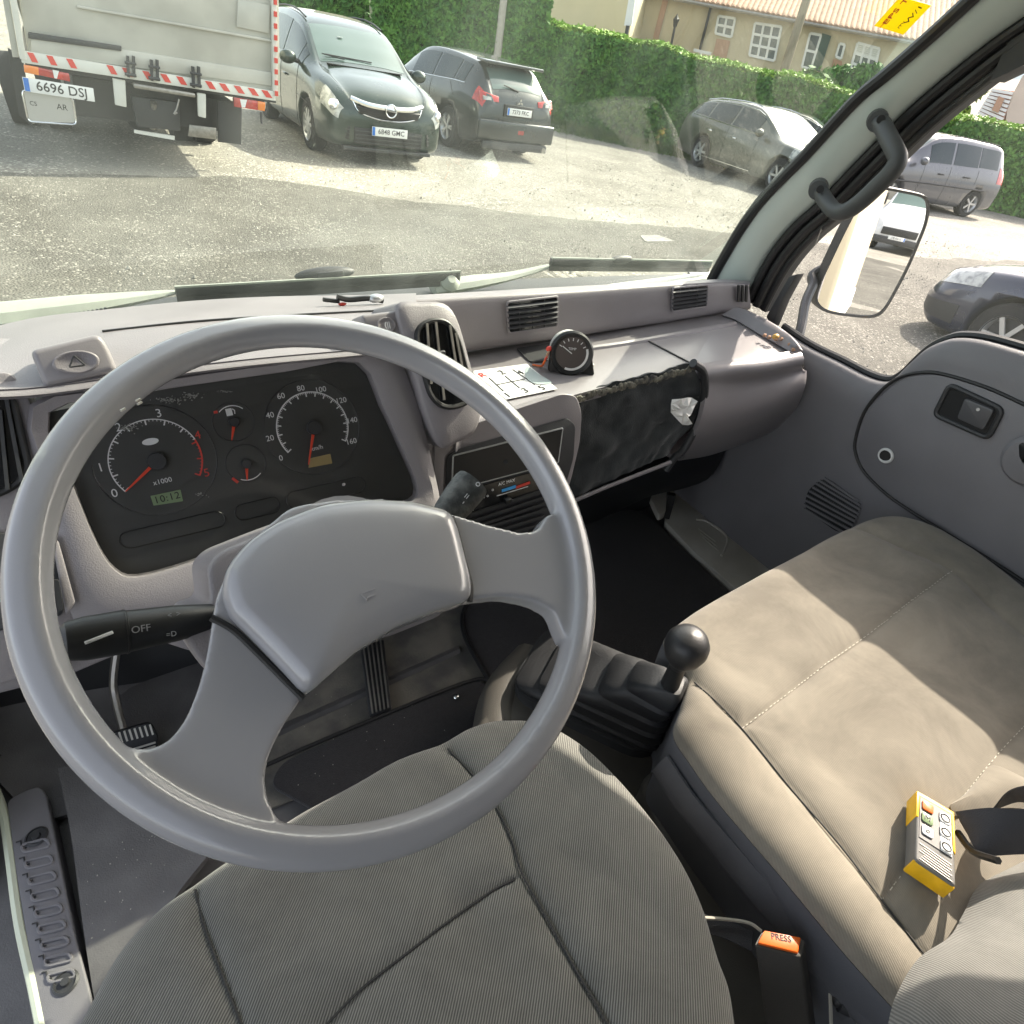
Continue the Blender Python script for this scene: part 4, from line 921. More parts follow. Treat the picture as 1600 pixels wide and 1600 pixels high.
# raised trim inset with its groove
ins_px = [(1700, 985), (1600, 909), (1500, 846), (1430, 803), (1385, 772), (1350, 737), (1337, 708), (1337, 685), (1350, 645), (1375, 612), (1405, 590), (1440, 582), (1475, 585), (1540, 605), (1600, 632), (1700, 680)]
gp_ = cr(WP(ins_px, ('x', X0-.001)), 4)
MB().tube(gp_, .0035, 8).build('trim_groove', M['ink'], dp)
inner = cr(WP([((a-1540)*.985+1540+ (3 if a < 1540 else 0), (c-745)*.975+745) for a, c in ins_px], ('x', X0-.004)), 4)
MB().prism(inner, (.006, 0, 0)).build('trim_inset', M['door'], dp, bev=.002)
M['handle2'] = mat('lever_grey', (.09, .09, .095), .4)
XI = ('x', X0-.006)
# handle recess
hr = rp(WP([(1484, 601), (1567, 640), (1544, 685), (1460, 648)], XI), .012)
MB().tube(hr, .005, 8, closed=True).build('handle_surround', M['dark'], dp)
MB().prism(hr, (.004, 0, 0)).build('handle_recess', M['black'], dp)
lv = rp(WP([(1507, 622), (1553, 641), (1536, 673), (1494, 654)], ('x', X0-.014)), .006)
MB().prism(lv, (.010, 0, 0)).build('release_lever', M['handle2'], dp, bev=.003)
MB().cyl(W(1528, 640, ('x', X0-.016)), W(1528, 640, ('x', X0-.012)), .003, None, 10).build('lever_screw', M['steel'], dp)
hole = W(1384, 712, ('x', X0-.0065))
MB().tube([hole+V((0, math.cos(a)*.0135, math.sin(a)*.0135)) for a in [2*math.pi*k/24 for k in range(24)]], .003, 8, closed=True).build('hole_ring', M['white'], dp)
MB().cyl(hole+V((.004, 0, 0)), hole+V((-.001, -.001, 0)), .0125, None, 20).build('hole', M['ink'], dp)
# winder boss at right edge
wc = W(1612, 720, ('x', X0-.006)); MB().lathe([(.045, 0), (.045, .006), (.038, .014), (.01, .018)], wc, (-1, 0, 0), 28).build('winder_boss', M['door'], dp)
MB().prism(rp(WP([(1590, 690), (1640, 705), (1640, 740), (1592, 725)], ('x', X0-.024)), .01), (.012, 0, 0)).build('winder_grip', M['black'], dp, bev=.003)
# speaker grille slats
sp0 = rp(WP([(1290, 745), (1345, 785), (1330, 828), (1310, 833), (1256, 795), (1262, 765)], ('x', X0-.002)), .02)
MB().prism(sp0, (.003, 0, 0)).build('speaker_recess', M['black'], dp)
Lq, Rq = [(1288, 747), (1281, 751), (1275, 755), (1270, 761), (1265, 767), (1261, 774), (1258, 781), (1256, 788), (1256, 795)], [(1341, 783), (1344, 789), (1344, 796), (1342, 803), (1340, 809), (1337, 815), (1333, 821), (1327, 827), (1318, 832)]
for k in range(9):
    MB().bar(W(*Lq[k], ('x', X0-.005)), W(*Rq[k], ('x', X0-.005)), .005, .004, (1, 0, 0)).build('speaker_slat', M['door'], dp)
# window rubber + glass + frame over the window
MB().tube([p+V((.042, 0, .003)) for p in tw], .008, 8).build('window_rubber', M['black'], dp)
gl_top = WP([(1215, 470), (1300, 330), (1400, 220), (1500, 150), (1600, 90), (1700, 45), (1900, 0)], ('x', 1.345))
g_ = MB(); n_ = 24; tb = [tw[int(i*(len(tw)-1)/n_)]+V((.045, 0, -.01)) for i in range(n_+1)]
def topz(y):
    q = gl_top
    for a, c in zip(q, q[1:]):
        if c.y <= y <= a.y: t = (y-a.y)/(c.y-a.y); z_ = a.z+(c.z-a.z)*t; return min(z_, 2.035+max(0, (y-.36)*.4))  # top edge dips out of view, shaped to keep sun off the driver seat
    return q[0].z if y > q[0].y else 2.03
g_.grid([[V((1.35, p.y, p.z)) for p in tb], [V((1.35, p.y, max(p.z+.01, topz(p.y)+.02))) for p in tb]]).build('window_glass', M['glass'], dp, solid=.004)
wt = [V((1.355, y_, topz(y_))) for y_ in [.66-.10*i for i in range(15)]]
MB().rings([[p+V((-.02, 0, -.01)), p+V((.03, 0, -.01)), p+V((.03, 0, .30)), p+V((-.02, 0, .30))] for p in wt]).build('window_frame', M['black'], dp)
MB().box((1.35, -.55, 1.9), (.06, .55, 1.2)).build('rear_frame', M['body_white'], dp)
MB().prism([V((1.304, .80, .9)), V((1.304, 1.16, .9)), V((1.304, 1.16, 1.56)), V((1.304, .80, 1.44))], (.03, 0, 0)).build('front_panel', M['door'], dp)
# quarter sail panel at the pillar foot
MB().prism(WP([(1196, 495), (1232, 432), (1245, 428), (1222, 470), (1205, 512)], ('x', 1.31)), (.03, 0, 0)).build('sail_panel', M['dark'], dp, bev=.004)

# grab handle on the pillar
gpx = [(1369, 188), (1378, 195), (1388, 215), (1397, 232), (1403, 250), (1392, 270), (1370, 292), (1345, 315), (1322, 330), (1305, 330), (1293, 318), (1283, 302), (1276, 292)]
gx = [1.275, 1.26, 1.245, 1.235, 1.23, 1.228, 1.228, 1.228, 1.23, 1.235, 1.245, 1.255, 1.265]
gh = thing('grab_handle', 'black C shaped grab handle bolted to the passenger windscreen pillar', 'grab handle', W(1345, 315, ('x', 1.3)))
path = cr([W(a, c, ('x', x_)) for (a, c), x_ in zip(gpx, gx)], 5)
M['handle'] = mat('handle_plastic', (.062, .066, .066), .5, bump=.1, bscale=700)
MB().tube(path, [.0162]*len(path), 14, flat=.9).build('grip', M['handle'], gh)
for (a, c, x_) in ((1370, 189, 1.262), (1277, 296, 1.25)):
    p = W(a, c, ('x', x_)); o = MB().cyl(p+V((.02, .012, 0)), p+V((-.006, -.006, 0)), .0182, .0172, 20).build('mount', M['handle'], gh)
    MB().cyl(p+V((-.0155, -.0155, .004)), p+V((-.0185, -.0185, .005)), .007, None, 12).build('bolt_cap', M['ink'], o)

# ================================================================= WING MIRROR
mp_ = [(1352, 299), (1376, 291), (1410, 296), (1443, 304), (1451, 318), (1448, 345), (1437, 375), (1420, 415), (1402, 450), (1382, 484), (1364, 496), (1330, 495), (1290, 488), (1273, 473), (1276, 450), (1296, 405), (1325, 345)]
mc = EYE+ray(1362, 395)*(1.62/F/1.0)
rin = (mc-EYE).normalized(); rout = V((-.03, -1, -.062)).normalized(); mn = (rout-rin).normalized()
wm = thing('wing_mirror', 'large rectangular black framed wing mirror outside the passenger window', 'mirror', mc)
mpl = (mc, mn)
mq = cr(WP(mp_, mpl), 4, closed=True); cen = sum(mq, V())/len(mq)
mi = [cen+(p-cen)*.95 for p in mq]
MB().prism([p+mn*.002 for p in mi], -mn*.004).build('mirror_glass', M['mirror'], wm)
MB().rings([mi, [cen+(p-cen)*.955+mn*.006 for p in mq], [cen+(p-cen)*.99+mn*.007 for p in mq], [p-mn*.002 for p in mq], [cen+(p-cen)*1.0-mn*.03 for p in mq], [cen+(p-cen)*.8-mn*.055 for p in mq]], caps=True).build('housing', M['black'], wm)
armp = cr([V((1.38, .90, 1.38)), W(1243, 535, ('x', 1.42)), W(1258, 475, ('x', 1.52)), W(1270, 446, ('x', 1.58)), W(1284, 430, mpl)-mn*.035, cen-mn*.04], 5)
MB().tube(armp, .012, 10).build('arm', M['black'], wm)

# ================================================================= WIPERS
def wiper(label, armpx, bladepx, motor, ya, yb):
    w_ = thing('windscreen_wiper', label, 'wiper', W(*armpx[0][:2], ('y', ya)), group='windscreen wipers')
    P = [W(a, c, ('y', ya)) for a, c, _ in armpx]; n = len(P)
    MB().tube(cr(P, 4), [x for x in [armpx[0][2]]+[q for i in range(n-1) for q in [armpx[i][2]+(armpx[i+1][2]-armpx[i][2])*k/4 for k in (1, 2, 3, 4)]]], 8, flat=.5).build('arm', motor, w_)
    A_, B_ = W(*bladepx[0], ('y', yb)), W(*bladepx[1], ('y', yb))
    bl_ = MB().bar(A_, B_, .012, .017).build('blade', M['black'], w_, bev=.003)
    MB().bar(A_-V((0, 0, .012)), B_-V((0, 0, .012)), .004, .014).build('rubber_edge', M['ink'], bl_)
    MB().bar(A_+V((0, -.004, .009)), B_+V((0, -.004, .009)), .004, .003).build('blade_rib', M['armp'], bl_)
    return w_, A_, B_
M['armp'] = mat('wiper_arm_paint', (.34, .36, .31), .4, var=.1, scale=30)
w1, A_, B_ = wiper('long windscreen wiper lying left, ending below the people carrier', [(-60, 500, .034), (0, 493, .033), (120, 478, .028), (230, 463, .014), (275, 456, .006)], ((274, 456), (718, 430)), M['armp'], 1.14, 1.13)
MB().box(W(515, 432, ('y', 1.135)), (.05, .016, .022)).build('blade_joint', M['dark'], w1, bev=.004)
MB().ell(W(508, 428, ('y', 1.14)), (.055, .012, .012)).build('wiper_motor_cap', M['dark'], w1)
b = MB()
for k in range(16): a = 65+k*6.5; b.bar(W(a, 496-k*.9, ('y', 1.10)), W(a+4, 503-k*1.4, ('y', 1.10)), .003, .003)
b.build('arm_ribs', M['dark'], w1)
w2, A_, B_ = wiper('right windscreen wiper with pale arm and joint bolt', [(676, 452, .020), (700, 447, .026), (745, 440, .024), (800, 431, .015), (862, 415, .008)], ((860, 409), (1110, 413)), M['armp'], 1.14, 1.13)
MB().ell(W(970, 406, ('y', 1.13)), (.035, .010, .010)).build('blade_clip', M['dark'], w2)
MB().lathe([(.022, 0), (.02, .02), (.008, .03)], W(698, 447, ('y', 1.14)), (0, -.7, .7), 16).build('pivot_cap', M['armp'], w2)
cw = MB().grid(loft([[W(a, c, ('y', 1.22)) for a, c in ((-80, 492), (300, 462), (700, 440), (1160, 425))], [W(a, c, ('y', 1.12)) for a, c in ((-80, 540), (300, 485), (700, 462), (1160, 440))]], 4, 3)).build('cowl', M['dark'], solid=.01); tag(cw, kind='structure')

# ================================================================= DASHBOARD
da = thing('dashboard', 'grey plastic dashboard with vents, glove shelf and torn glove compartment', 'dashboard', (.5, .9, 1.5))
# driver hood
hA = WP([(-90, 532), (45, 498), (160, 484), (300, 470), (430, 463), (560, 461), (650, 458)], ('y', 1.0))
hB = WP([(-90, 575), (45, 540), (160, 519), (300, 504), (430, 495), (560, 488), (650, 484)], ('y', .80))
hC = WP([(-90, 610), (40, 606), (180, 588), (300, 570), (430, 556), (560, 545), (640, 536)], ('y', .69))
hD = [p+V((0, .015, -.012)) for p in hC]; hE = [p+V((0, .16, -.02)) for p in hD]
MB().grid(loft([hA, hB, hC, hD, hE], 4, 5)).build('binnacle_hood', M['dash'], da, solid=.008, ang=60)
gA = cr([p+V((0, 0, .0008)) for p in hB[2:]], 6); MB().tube(gA, .0016, 6).build('hood_seam', M['ink'], da)
# cluster plane and bezel plane
CP, CN = V((0, .70, 1.69)), V((0, -.15, .08)).normalized()
CPL = (CP, CN); BPL_ = (CP+CN*.018, CN)
inn = [(75, 645), (200, 617), (330, 597), (450, 580), (562, 566), (600, 635), (630, 700), (655, 765), (630, 788), (520, 806), (400, 842), (300, 880), (215, 903), (180, 893), (150, 850), (110, 750)]
out = [(45, 632), (180, 604), (320, 578), (450, 562), (600, 546), (645, 610), (670, 700), (690, 800), (680, 850), (560, 880), (430, 930), (340, 975), (215, 990), (120, 985), (85, 870), (62, 760)]
L0 = cr(WP(out, (CP+CN*.010, CN)), 3, True); L1 = cr(WP(inn, BPL_), 3, True); cI = sum(L1, V())/len(L1)
L1b = [cI+(p-cI)*1.035 for p in L1]
MB().rings([L0, [a*.5+c*.5+CN*.006 for a, c in zip(L0, L1b)], L1b, [p-CN*.002 for p in L1], [p-CN*.02 for p in L1]], caps=False).build('cluster_bezel', M['dash'], da, solid=.003, ang=50)
# left column with vent
lc = rp(WP([(-90, 600), (15, 578), (48, 625), (66, 700), (90, 870), (120, 985), (95, 1040), (-90, 1100)], (CP+CN*.012, CN)), .01)
MB().prism(lc, -CN*.05).build('left_column', M['dash'], da, bev=.006)
lv_ = rp(WP([(-80, 618), (2, 604), (20, 628), (46, 738), (10, 768), (-80, 790)], (CP+CN*.014, CN)), .012)
vo_ = MB().prism(lv_, CN*.002).build('left_vent', M['blackg'], da)
for a, c in (((0, 640), (12, 765)), ((8, 612), (34, 752)), ((-20, 640), (-8, 770))): MB().bar(W(*a, (CP+CN*.019, CN)), W(*c, (CP+CN*.019, CN)), .003, .004, CN).build('vane', M['dark'], vo_)
MB().tube(lv_, .004, 8, closed=True).build('vent_rim', M['ink'], vo_)
# left lower switch panel
sw = MB().prism(rp(WP([(-60, 830), (82, 835), (92, 880), (100, 960), (-60, 1000)], (CP+CN*.016, CN)), .006), CN*.004).build('switch_panel', M['dark'], da, bev=.002)
MB().prism(WP([(-10, 921), (4, 919), (6, 938), (-10, 940)], (CP+CN*.023, CN)), CN*.004).build('teal_switch', mat('teal', (.02, .3, .3), .4), sw)
for q in ([(80, 838), (92, 845), (118, 940), (104, 960)],): MB().prism(WP(q, (CP+CN*.02, CN)), CN*.006).build('switch_column', M['dash'], sw, bev=.002)
MB().prism(rp(WP([(83, 905), (92, 905), (100, 950), (92, 955)], (CP+CN*.03, CN)), .002), CN*.004).build('rocker_switch', M['ink'], sw)
# hazard switch block and front demist block
hz_ = MB().prism(rp(WP([(45, 547), (155, 521), (170, 545), (184, 580), (70, 607)], (CP+CN*.045+V((0, .02, 0)), CN)), .007), -CN*.045).build('hazard_switch_block', M['dashlid'], da, bev=.005, seg=3)
hzp = (CP+CN*.0455+V((0, .02, 0)), CN)
def oval(c, rx, ry, nm, par): MB().rings([[c+U0*math.cos(t)*rx*f_+V0*math.sin(t)*ry*f_+CN*h_ for t in [2*math.pi*k/28 for k in range(28)]] for f_, h_ in ((1.05, -.001), (1, .0010), (.9, .0012), (.8, .0002), (.05, -.0004))]).build(nm, M['dash'], par, ang=80)
U0 = V((1, 0, 0)); V0 = V((0, .08, .15)).normalized()
hc = W(119, 566, hzp); oval(hc, .019, .0105, 'hazard_dimple', hz_)
tri = [hc+CN*.003+V((a, 0, 0))+V((0, .08, .15)).normalized()*b_ for a, b_ in ((-.0065, -.004), (.0065, -.004), (0, .006))]
MB().tube(rp(tri, .001, 2), .0008, 6, closed=True).build('hazard_triangle', M['dark'], hz_)
db = MB().prism(rp(WP([(563, 492), (628, 484), (640, 510), (632, 542), (570, 512)], (CP+CN*.045+V((0, .02, 0)), CN)), .006), -CN*.045).build('demist_switch_block', M['dashlid'], da, bev=.005, seg=3)
dc = W(604, 508, hzp); oval(dc, .012, .009, 'demist_dimple', db)
text('demist_symbol', '(||', .009, frame(dc+CN*.0028, (1, 0, 0), (0, .08, .15)), M['print'], db)
# centre vent pod
PP = (V((.35, .665, 1.68)), V((.05, -.88, .45)).normalized())
pod = WP([(618, 478), (655, 472), (692, 474), (712, 495), (728, 545), (744, 610), (750, 650), (738, 678), (712, 692), (690, 700), (668, 660), (650, 600), (632, 540)], PP)
pc_ = cr(pod, 3, True); pcen = sum(pc_, V())/len(pc_)
MB().rings([[pcen+(p-pcen)*.6+PP[1]*.006 for p in pc_], [pcen+(p-pcen)*.93+PP[1]*.004 for p in pc_], pc_, [p-PP[1]*.012+V((.002, 0, 0)) for p in pc_], [p+V((.02, .27, -.125)) for p in pc_]]).build('centre_vent_pod', M['dash'], da, ang=60)
pv = (PP[0]+PP[1]*.009, PP[1])
vq = rp(WP([(650, 515), (672, 500), (700, 502), (716, 530), (730, 585), (736, 625), (715, 636), (690, 636), (672, 618), (655, 555)], pv), .012)
vc = MB().prism(vq, -PP[1]*.004).build('centre_vent', M['blackg'], da)
MB().tube(vq, .0035, 8, closed=True).build('vent_rim', M['ink'], vc)
for a, c in (((667, 505), (674, 600)), ((681, 503), (694, 625)), ((703, 508), (720, 620)), ((712, 520), (729, 610))): MB().bar(W(*a, (pv[0]+PP[1]*.004, PP[1])), W(*c, (pv[0]+PP[1]*.004, PP[1])), .003, .002, PP[1]).build('vane', M['steel'], vc)
MB().box(W(684, 556, (pv[0]+PP[1]*.006, PP[1])), (.02, .006, .012)).build('vane_tab', M['dark'], vc, bev=.002)
# dash top pad beyond the pod and the passenger strip
YS = .945
sT = WP([(640, 462), (760, 455), (900, 447), (1050, 440), (1130, 437), (1168, 440)], ('y', .985))
sM = WP([(640, 476), (760, 468), (900, 460), (1050, 448), (1130, 444), (1170, 446)], ('y', YS))
sB = WP([(670, 555), (760, 545), (900, 525), (1050, 502), (1130, 489), (1170, 484)], ('y', YS))
sBB = [p+V((0, .06, -.005)) for p in sB]
tb_ = [p+V((0, .06, -.04)) for p in sT]
MB().grid(loft([tb_, sT, [a*.5+c*.5+V((0, -.006, .004)) for a, c in zip(sT, sM)], sM, [a*.5+c*.5+V((0, -.004, 0)) for a, c in zip(sM, sB)], sB, sBB], 4, 4)).build('upper_dash_strip', M['dash'], da, solid=.006, ang=60)
MB().prism([sB[-1]+V((.0, 0, -.003)), sM[-1]+V((0, 0, -.004)), sT[-1]+V((0, 0, -.004)), sT[-1]+V((0, .06, -.04)), sBB[-1]], (-.02, 0, 0)).build('strip_end_cap', M['dash'], da, bev=.002)
def svent(q, nm, vert=False, n=5):
    pls = ('y', YS-.007)
    qq = rp(WP(q, pls), .006); o = MB().prism(qq, (0, .004, 0)).build(nm, M['blackg'], da)
    MB().tube(qq, .0022, 8, closed=True).build('vent_rim', M['dash'], o)
    a, b_, c_, d_ = [W(*p, ('y', YS-.011)) for p in q]
    for k in range(1, n+1):
        t = k/(n+1); MB().bar(a.lerp(d_, t), b_.lerp(c_, t), .006, .0009, (0, -.3, 1)).build('louvre', M['handle2'], o)
    for k in (1, 2, 3): MB().bar(a.lerp(b_, k/4)+V((0, .006, 0)), d_.lerp(c_, k/4)+V((0, .006, 0)), .002, .004, (0, 1, 0)).build('fin', M['dark'], o)
svent([(792, 472), (872, 463), (871, 510), (795, 521)], 'dash_vent'); svent([(1051, 450), (1106, 445), (1104, 479), (1050, 487)], 'dash_vent')
for k in range(3):
    a = 1154+k*6; MB().prism(rp(WP([(a, 446), (a+3, 446), (a+2, 472), (a-1, 472)], ('y', YS-.012)), .001), (0, .004, 0)).build('demist_slot', M['ink'], da)
# shelf (tray) with raised lips
ZT = 1.54
tray = [(672, 560), (760, 545), (900, 525), (1050, 502), (1130, 489), (1172, 487), (1215, 512), (1246, 540), (1250, 552), (1228, 557), (1180, 566), (1130, 573), (1090, 578), (1082, 569), (900, 616), (745, 664), (712, 690)]
MB().prism(rp(WP(tray, ('z', ZT)), .004), (0, 0, -.02)).build('shelf', M['dashlid'], da, bev=.004)
# tray back lip & end wall
MB().tube(cr([p+V((0, -.035, .0)) for p in WP([(860, 540), (960, 527), (1060, 510), (1130, 498)], ('z', ZT))], 4), .007, 8).build('shelf_lip', M['dashlid'], da)
ew = WP([(1128, 492), (1150, 500), (1182, 519), (1215, 538), (1236, 551)], ('z', ZT+.004))
ew2 = WP([(1160, 484), (1178, 490), (1208, 505), (1234, 524), (1248, 543)], ('z', ZT+.02))
MB().grid(loft([ew, [a*.4+c*.6+V((0, 0, .010)) for a, c in zip(ew, ew2)], ew2, [p+V((.02, 0, -.01)) for p in ew2]], 4, 3)).build('shelf_end_lip', M['dash'], da, solid=.01)
MB().bar(W(1008, 530, ('z', ZT+.0015)), W(1083, 569, ('z', ZT+.0015)), .003, .002).build('lid_gap', M['ink'], da)
# broken edge bits on the end lip
bb = MB()
for a, c in ((1195, 524), (1202, 527), (1212, 530), (1222, 530), (1234, 538), (1240, 546)): bb.ell(W(a, c, ('z', ZT+.014)), (.006, .004, .004), seg=6, rg=4)
bb.build('broken_clip', M['brick'], da)
MB().ell(W(1212, 526, ('z', ZT+.018)), (.009, .006, .006)).build('amber_knob', mat('amber', (.6, .35, .08), .5), da)
# passenger box: bulged lid
def yb_(z): return .70+.10*((z-1.46)/.12)**2*(.8 if z > 1.46 else .55)
rowsL = []
px_cols = [((1090, 575), (1098, 600), (1090, 650), (1072, 690), (1055, 712)), ((1130, 570), (1145, 600), (1140, 640), (1120, 680), (1100, 705)), ((1180, 565), (1198, 590), (1195, 625), (1175, 662), (1150, 688)), ((1228, 556), (1246, 575), (1243, 605), (1228, 638), (1200, 668)), ((1247, 553), (1253, 575), (1251, 605), (1238, 636), (1212, 660))]
ydep = (.775, .735, .72, .74, .80)
cols = [[W(c_[0][0], c_[0][1]-1, ('z', ZT+.001))]+[W(c_[0][0]+3, c_[0][1]+10, ('z', ZT-.006))]+[W(*p, ('y', y_)) for p, y_ in zip(c_[1:], ydep[1:])] for c_ in px_cols]
rowsL = [list(r_) for r_ in zip(*cols)]
rowsL.append([p+V((0, .15, -.01)) for p in rowsL[-1]])
MB().grid(loft(rowsL, 5, 5)).build('box_lid', M['dashlid'], da, solid=.01, ang=60)
MB().tube(cr([p+V((.002, -.001, 0)) for p in cols[-1]], 5), .0035, 8).build('lid_end_gap', M['ink'], da)
rim = WP([(1083, 567), (1098, 580), (1101, 610), (1092, 655), (1070, 700), (1053, 716), (1040, 735)], ('y', .725))
MB().tube(cr(rim, 5), .008, 10).build('lid_edge', M['dark'], da)
# torn glove compartment
GPl = (V((.75, .735, 1.48)), V((-.1, -.95, .15)).normalized())
gq = WP([(900, 622), (960, 604), (1030, 588), (1080, 572), (1092, 600), (1086, 640), (1070, 680), (1048, 712), (1000, 735), (945, 760), (890, 785), (880, 775), (893, 735), (905, 690), (907, 650)], GPl)
rows = []; 
N_ = 26
tl_, tr_, br_, bl_ = W(898, 618, GPl), W(1088, 570, GPl), W(1052, 712, GPl), W(882, 790, GPl)
for j in range(N_+1):
    v = j/N_; row = []
    for i in range(N_+11):
        u = i/(N_+10); bow = .035*math.sin(math.pi*v)
        p = tl_.lerp(bl_, v).lerp(tr_.lerp(br_, v), u)+V((bow*(1 if u > .5 else .6)*u*1.4, 0, 0)); e = noise.noise(V((u*5, v*5, 3)))*.010+noise.noise(V((u*16, v*16, 5)))*.004
        row.append(p+GPl[1]*(-.014+e)+V((0, 0, noise.noise(V((u*9, 0, 1)))*.005 if j == 0 else 0)))
    rows.append(row)
MB().grid(rows).build('torn_compartment_cloth', M['cloth_dark'], da, solid=.004)
fr = MB()
for i in range(60):
    u = i/59; p = tl_.lerp(tr_, u)+GPl[1]*.002; fr.ell(p+V((0, 0, -.006+random.uniform(-.004, .004))), (.006, .003, random.uniform(.003, .009)), seg=6, rg=4)
fr.build('frayed_edge', mat('frayed_foam', (.20, .19, .15), .95, col2=(.05, .05, .05), scale=60), da)
pp = cr(WP([(1050, 624), (1072, 620), (1086, 625), (1080, 640), (1072, 652), (1078, 660), (1066, 664), (1052, 650), (1046, 638)], (GPl[0]+GPl[1]*.006, GPl[1])), 2, True)
pcn = sum(pp, V())/len(pp)
pap = MB().rings([[pcn+(p-pcn)*.05 for p in pp], [pcn+(p-pcn)*.5+GPl[1]*(.006*((i*7) % 3)) for i, p in enumerate(pp)], [p+GPl[1]*(.004*((i*5) % 3)) for i, p in enumerate(pp)]], caps=True).build('paper_scrap', M['paper'], smooth=False); tag(pap, 'crumpled white paper scrap stuck in the torn glove compartment', 'paper')
MB().tube([W(880, 790, GPl), W(945, 762, GPl), W(1048, 722, GPl)], .004, 8).build('compartment_sill', M['dash'], da)
# under-dash dark mass
MB().prism([V((.36, .80, 1.38)), V((1.16, .80, 1.40)), V((1.22, .86, 1.32)), V((1.05, .98, 1.12)), V((.45, .98, 1.05))], (0, .14, 0)).build('under_dash_duct', M['dark'], da, bev=.02)
ud = WP([(884, 795), (945, 768), (1050, 722), (1110, 703), (1135, 690), (1130, 720), (1105, 752), (1060, 768), (1010, 780), (900, 830)], ('y', .86)); MB().prism(cr(ud, 3, True), (0, .1, 0)).build('heater_duct', M['black'], da, bev=.01)
MB().tube(cr(WP([(1160, 668), (1150, 700), (1120, 735)], ('y', .95)), 4), .03, 10).build('duct_hose', M['dark'], da)
MB().ell(W(1166, 674, ('y', .84)), (.007, .007, .009)).build('orange_bulb', M['orange'], da)

# centre stack
SPp, SPn = V((.5, .715, 1.55)), V((-.05, -.97, .18)).normalized()
def sp(d=0): return (SPp+SPn*d, SPn)
stk = WP([(655, 690), (690, 690), (745, 660), (820, 634), (880, 614), (902, 618), (910, 645), (907, 690), (893, 750), (870, 815), (850, 880), (672, 880), (668, 800), (674, 720)], sp(.006))
MB().prism(rp(stk, .012), V((0, .055, -.035))).build('centre_stack', M['dash'], da, bev=.006, seg=3)
rf_ = rp(WP([(697, 712), (712, 702), (885, 652), (898, 664), (895, 715), (873, 790), (852, 850), (693, 858)], sp(.007)), .008)
rs = MB().prism(rf_, SPn*.003).build('radio_surround', M['dark'], da, bev=.002)
cav = rp(WP([(708, 712), (879, 669), (872, 722), (706, 766)], sp(.0105)), .002)
MB().prism(cav, SPn*.001).build('radio_cavity', M['black'], rs); MB().tube(cav, .0016, 6, closed=True).build('radio_rim', M['alloy'], rs)
MB().cyl(W(790, 722, sp(.011)), W(790, 722, sp(.014)), .004, None, 10).build('hole', M['ink'], rs)
hq = WP([(700, 772), (860, 730), (850, 765), (695, 812)], sp(.011)); hcp = MB().prism(hq, SPn*.002).build('heater_panel', M['blackg'], da)
def sline(nm, a, c, w_, m, d=.0142, par=None): return MB().bar(W(*a, sp(d)), W(*c, sp(d)), w_, .001, SPn).build(nm, m, par or hcp)
sline('cold_scale', (784, 767), (806, 760), .005, mat('blue_print', (.05, .35, .75), .5)); sline('hot_scale', (806, 762), (828, 754), .0045, M['red'])
sline('panel_edge', (776, 775), (825, 760), .001, M['print']); sline('panel_edge', (700, 808), (740, 797), .001, M['print'])
for k, (s_, a, c) in enumerate((('2', 742, 781), ('3', 749, 778.5), ('4', 756, 776.5), ('•', 762, 774.5), ('▵', 754, 769), ('ı', 770, 765), ('A/C', 784, 756), ('MAX', 798, 752))):
    try: text('heater_mark', s_ if ord(s_[0]) < 256 else 'o', .0075, frame(W(a, c, sp(.0143)), (1, 0, 0), (0, .2, 1)), M['print'], hcp)
    except Exception: pass
for k in range(7):
    a0, c0 = 708-k*1, 806+k*11; MB().bar(W(a0+(20 if k < 3 else 0), c0, sp(.014)), W(862-k*3, 762+k*11, sp(.014)), .0045, .006, SPn).build('heater_rib', M['dark'], hcp)
for a, c in ((793, 782), (731, 804)): MB().box(W(a, c, sp(.02)), (.012, .01, .01)).build('heater_slider', M['black'], hcp, bev=.002); 
# recessed lower face left of stack
MB().prism(rp(WP([(678, 694), (735, 670), (718, 690), (694, 712), (690, 800), (678, 800)], sp(.0065)), .003), SPn*.002).build('stack_trim', M['dashlid'], da, bev=.001)
# lower dash under the cluster, down to its bottom edge
ld = WP([(80, 900), (215, 975), (345, 960), (420, 930), (560, 880), (690, 830), (700, 900), (560, 960), (420, 1010), (300, 1020), (240, 1000), (100, 1060), (-60, 1100), (-60, 1000)], (CP+CN*(-.012), CN))
MB().prism(rp(ld, .01), -CN*.03).build('lower_dash', M['dash'], da, bev=.005)
kn = W(187, 950, (CP+CN*.0, CN)); MB().lathe([(.024, 0), (.024, .008), (.018, .012), (.017, .006), (.001, .006)], kn, CN, 28).build('ignition_surround', M['dash'], da)
bt = WP([(-60, 1010), (20, 1015), (60, 1020), (100, 1035), (100, 1060), (-60, 1062)], (CP+CN*.008, CN)); MB().prism(bt, -CN*.06).build('dash_bottom_edge', M['dash'], da, bev=.01)

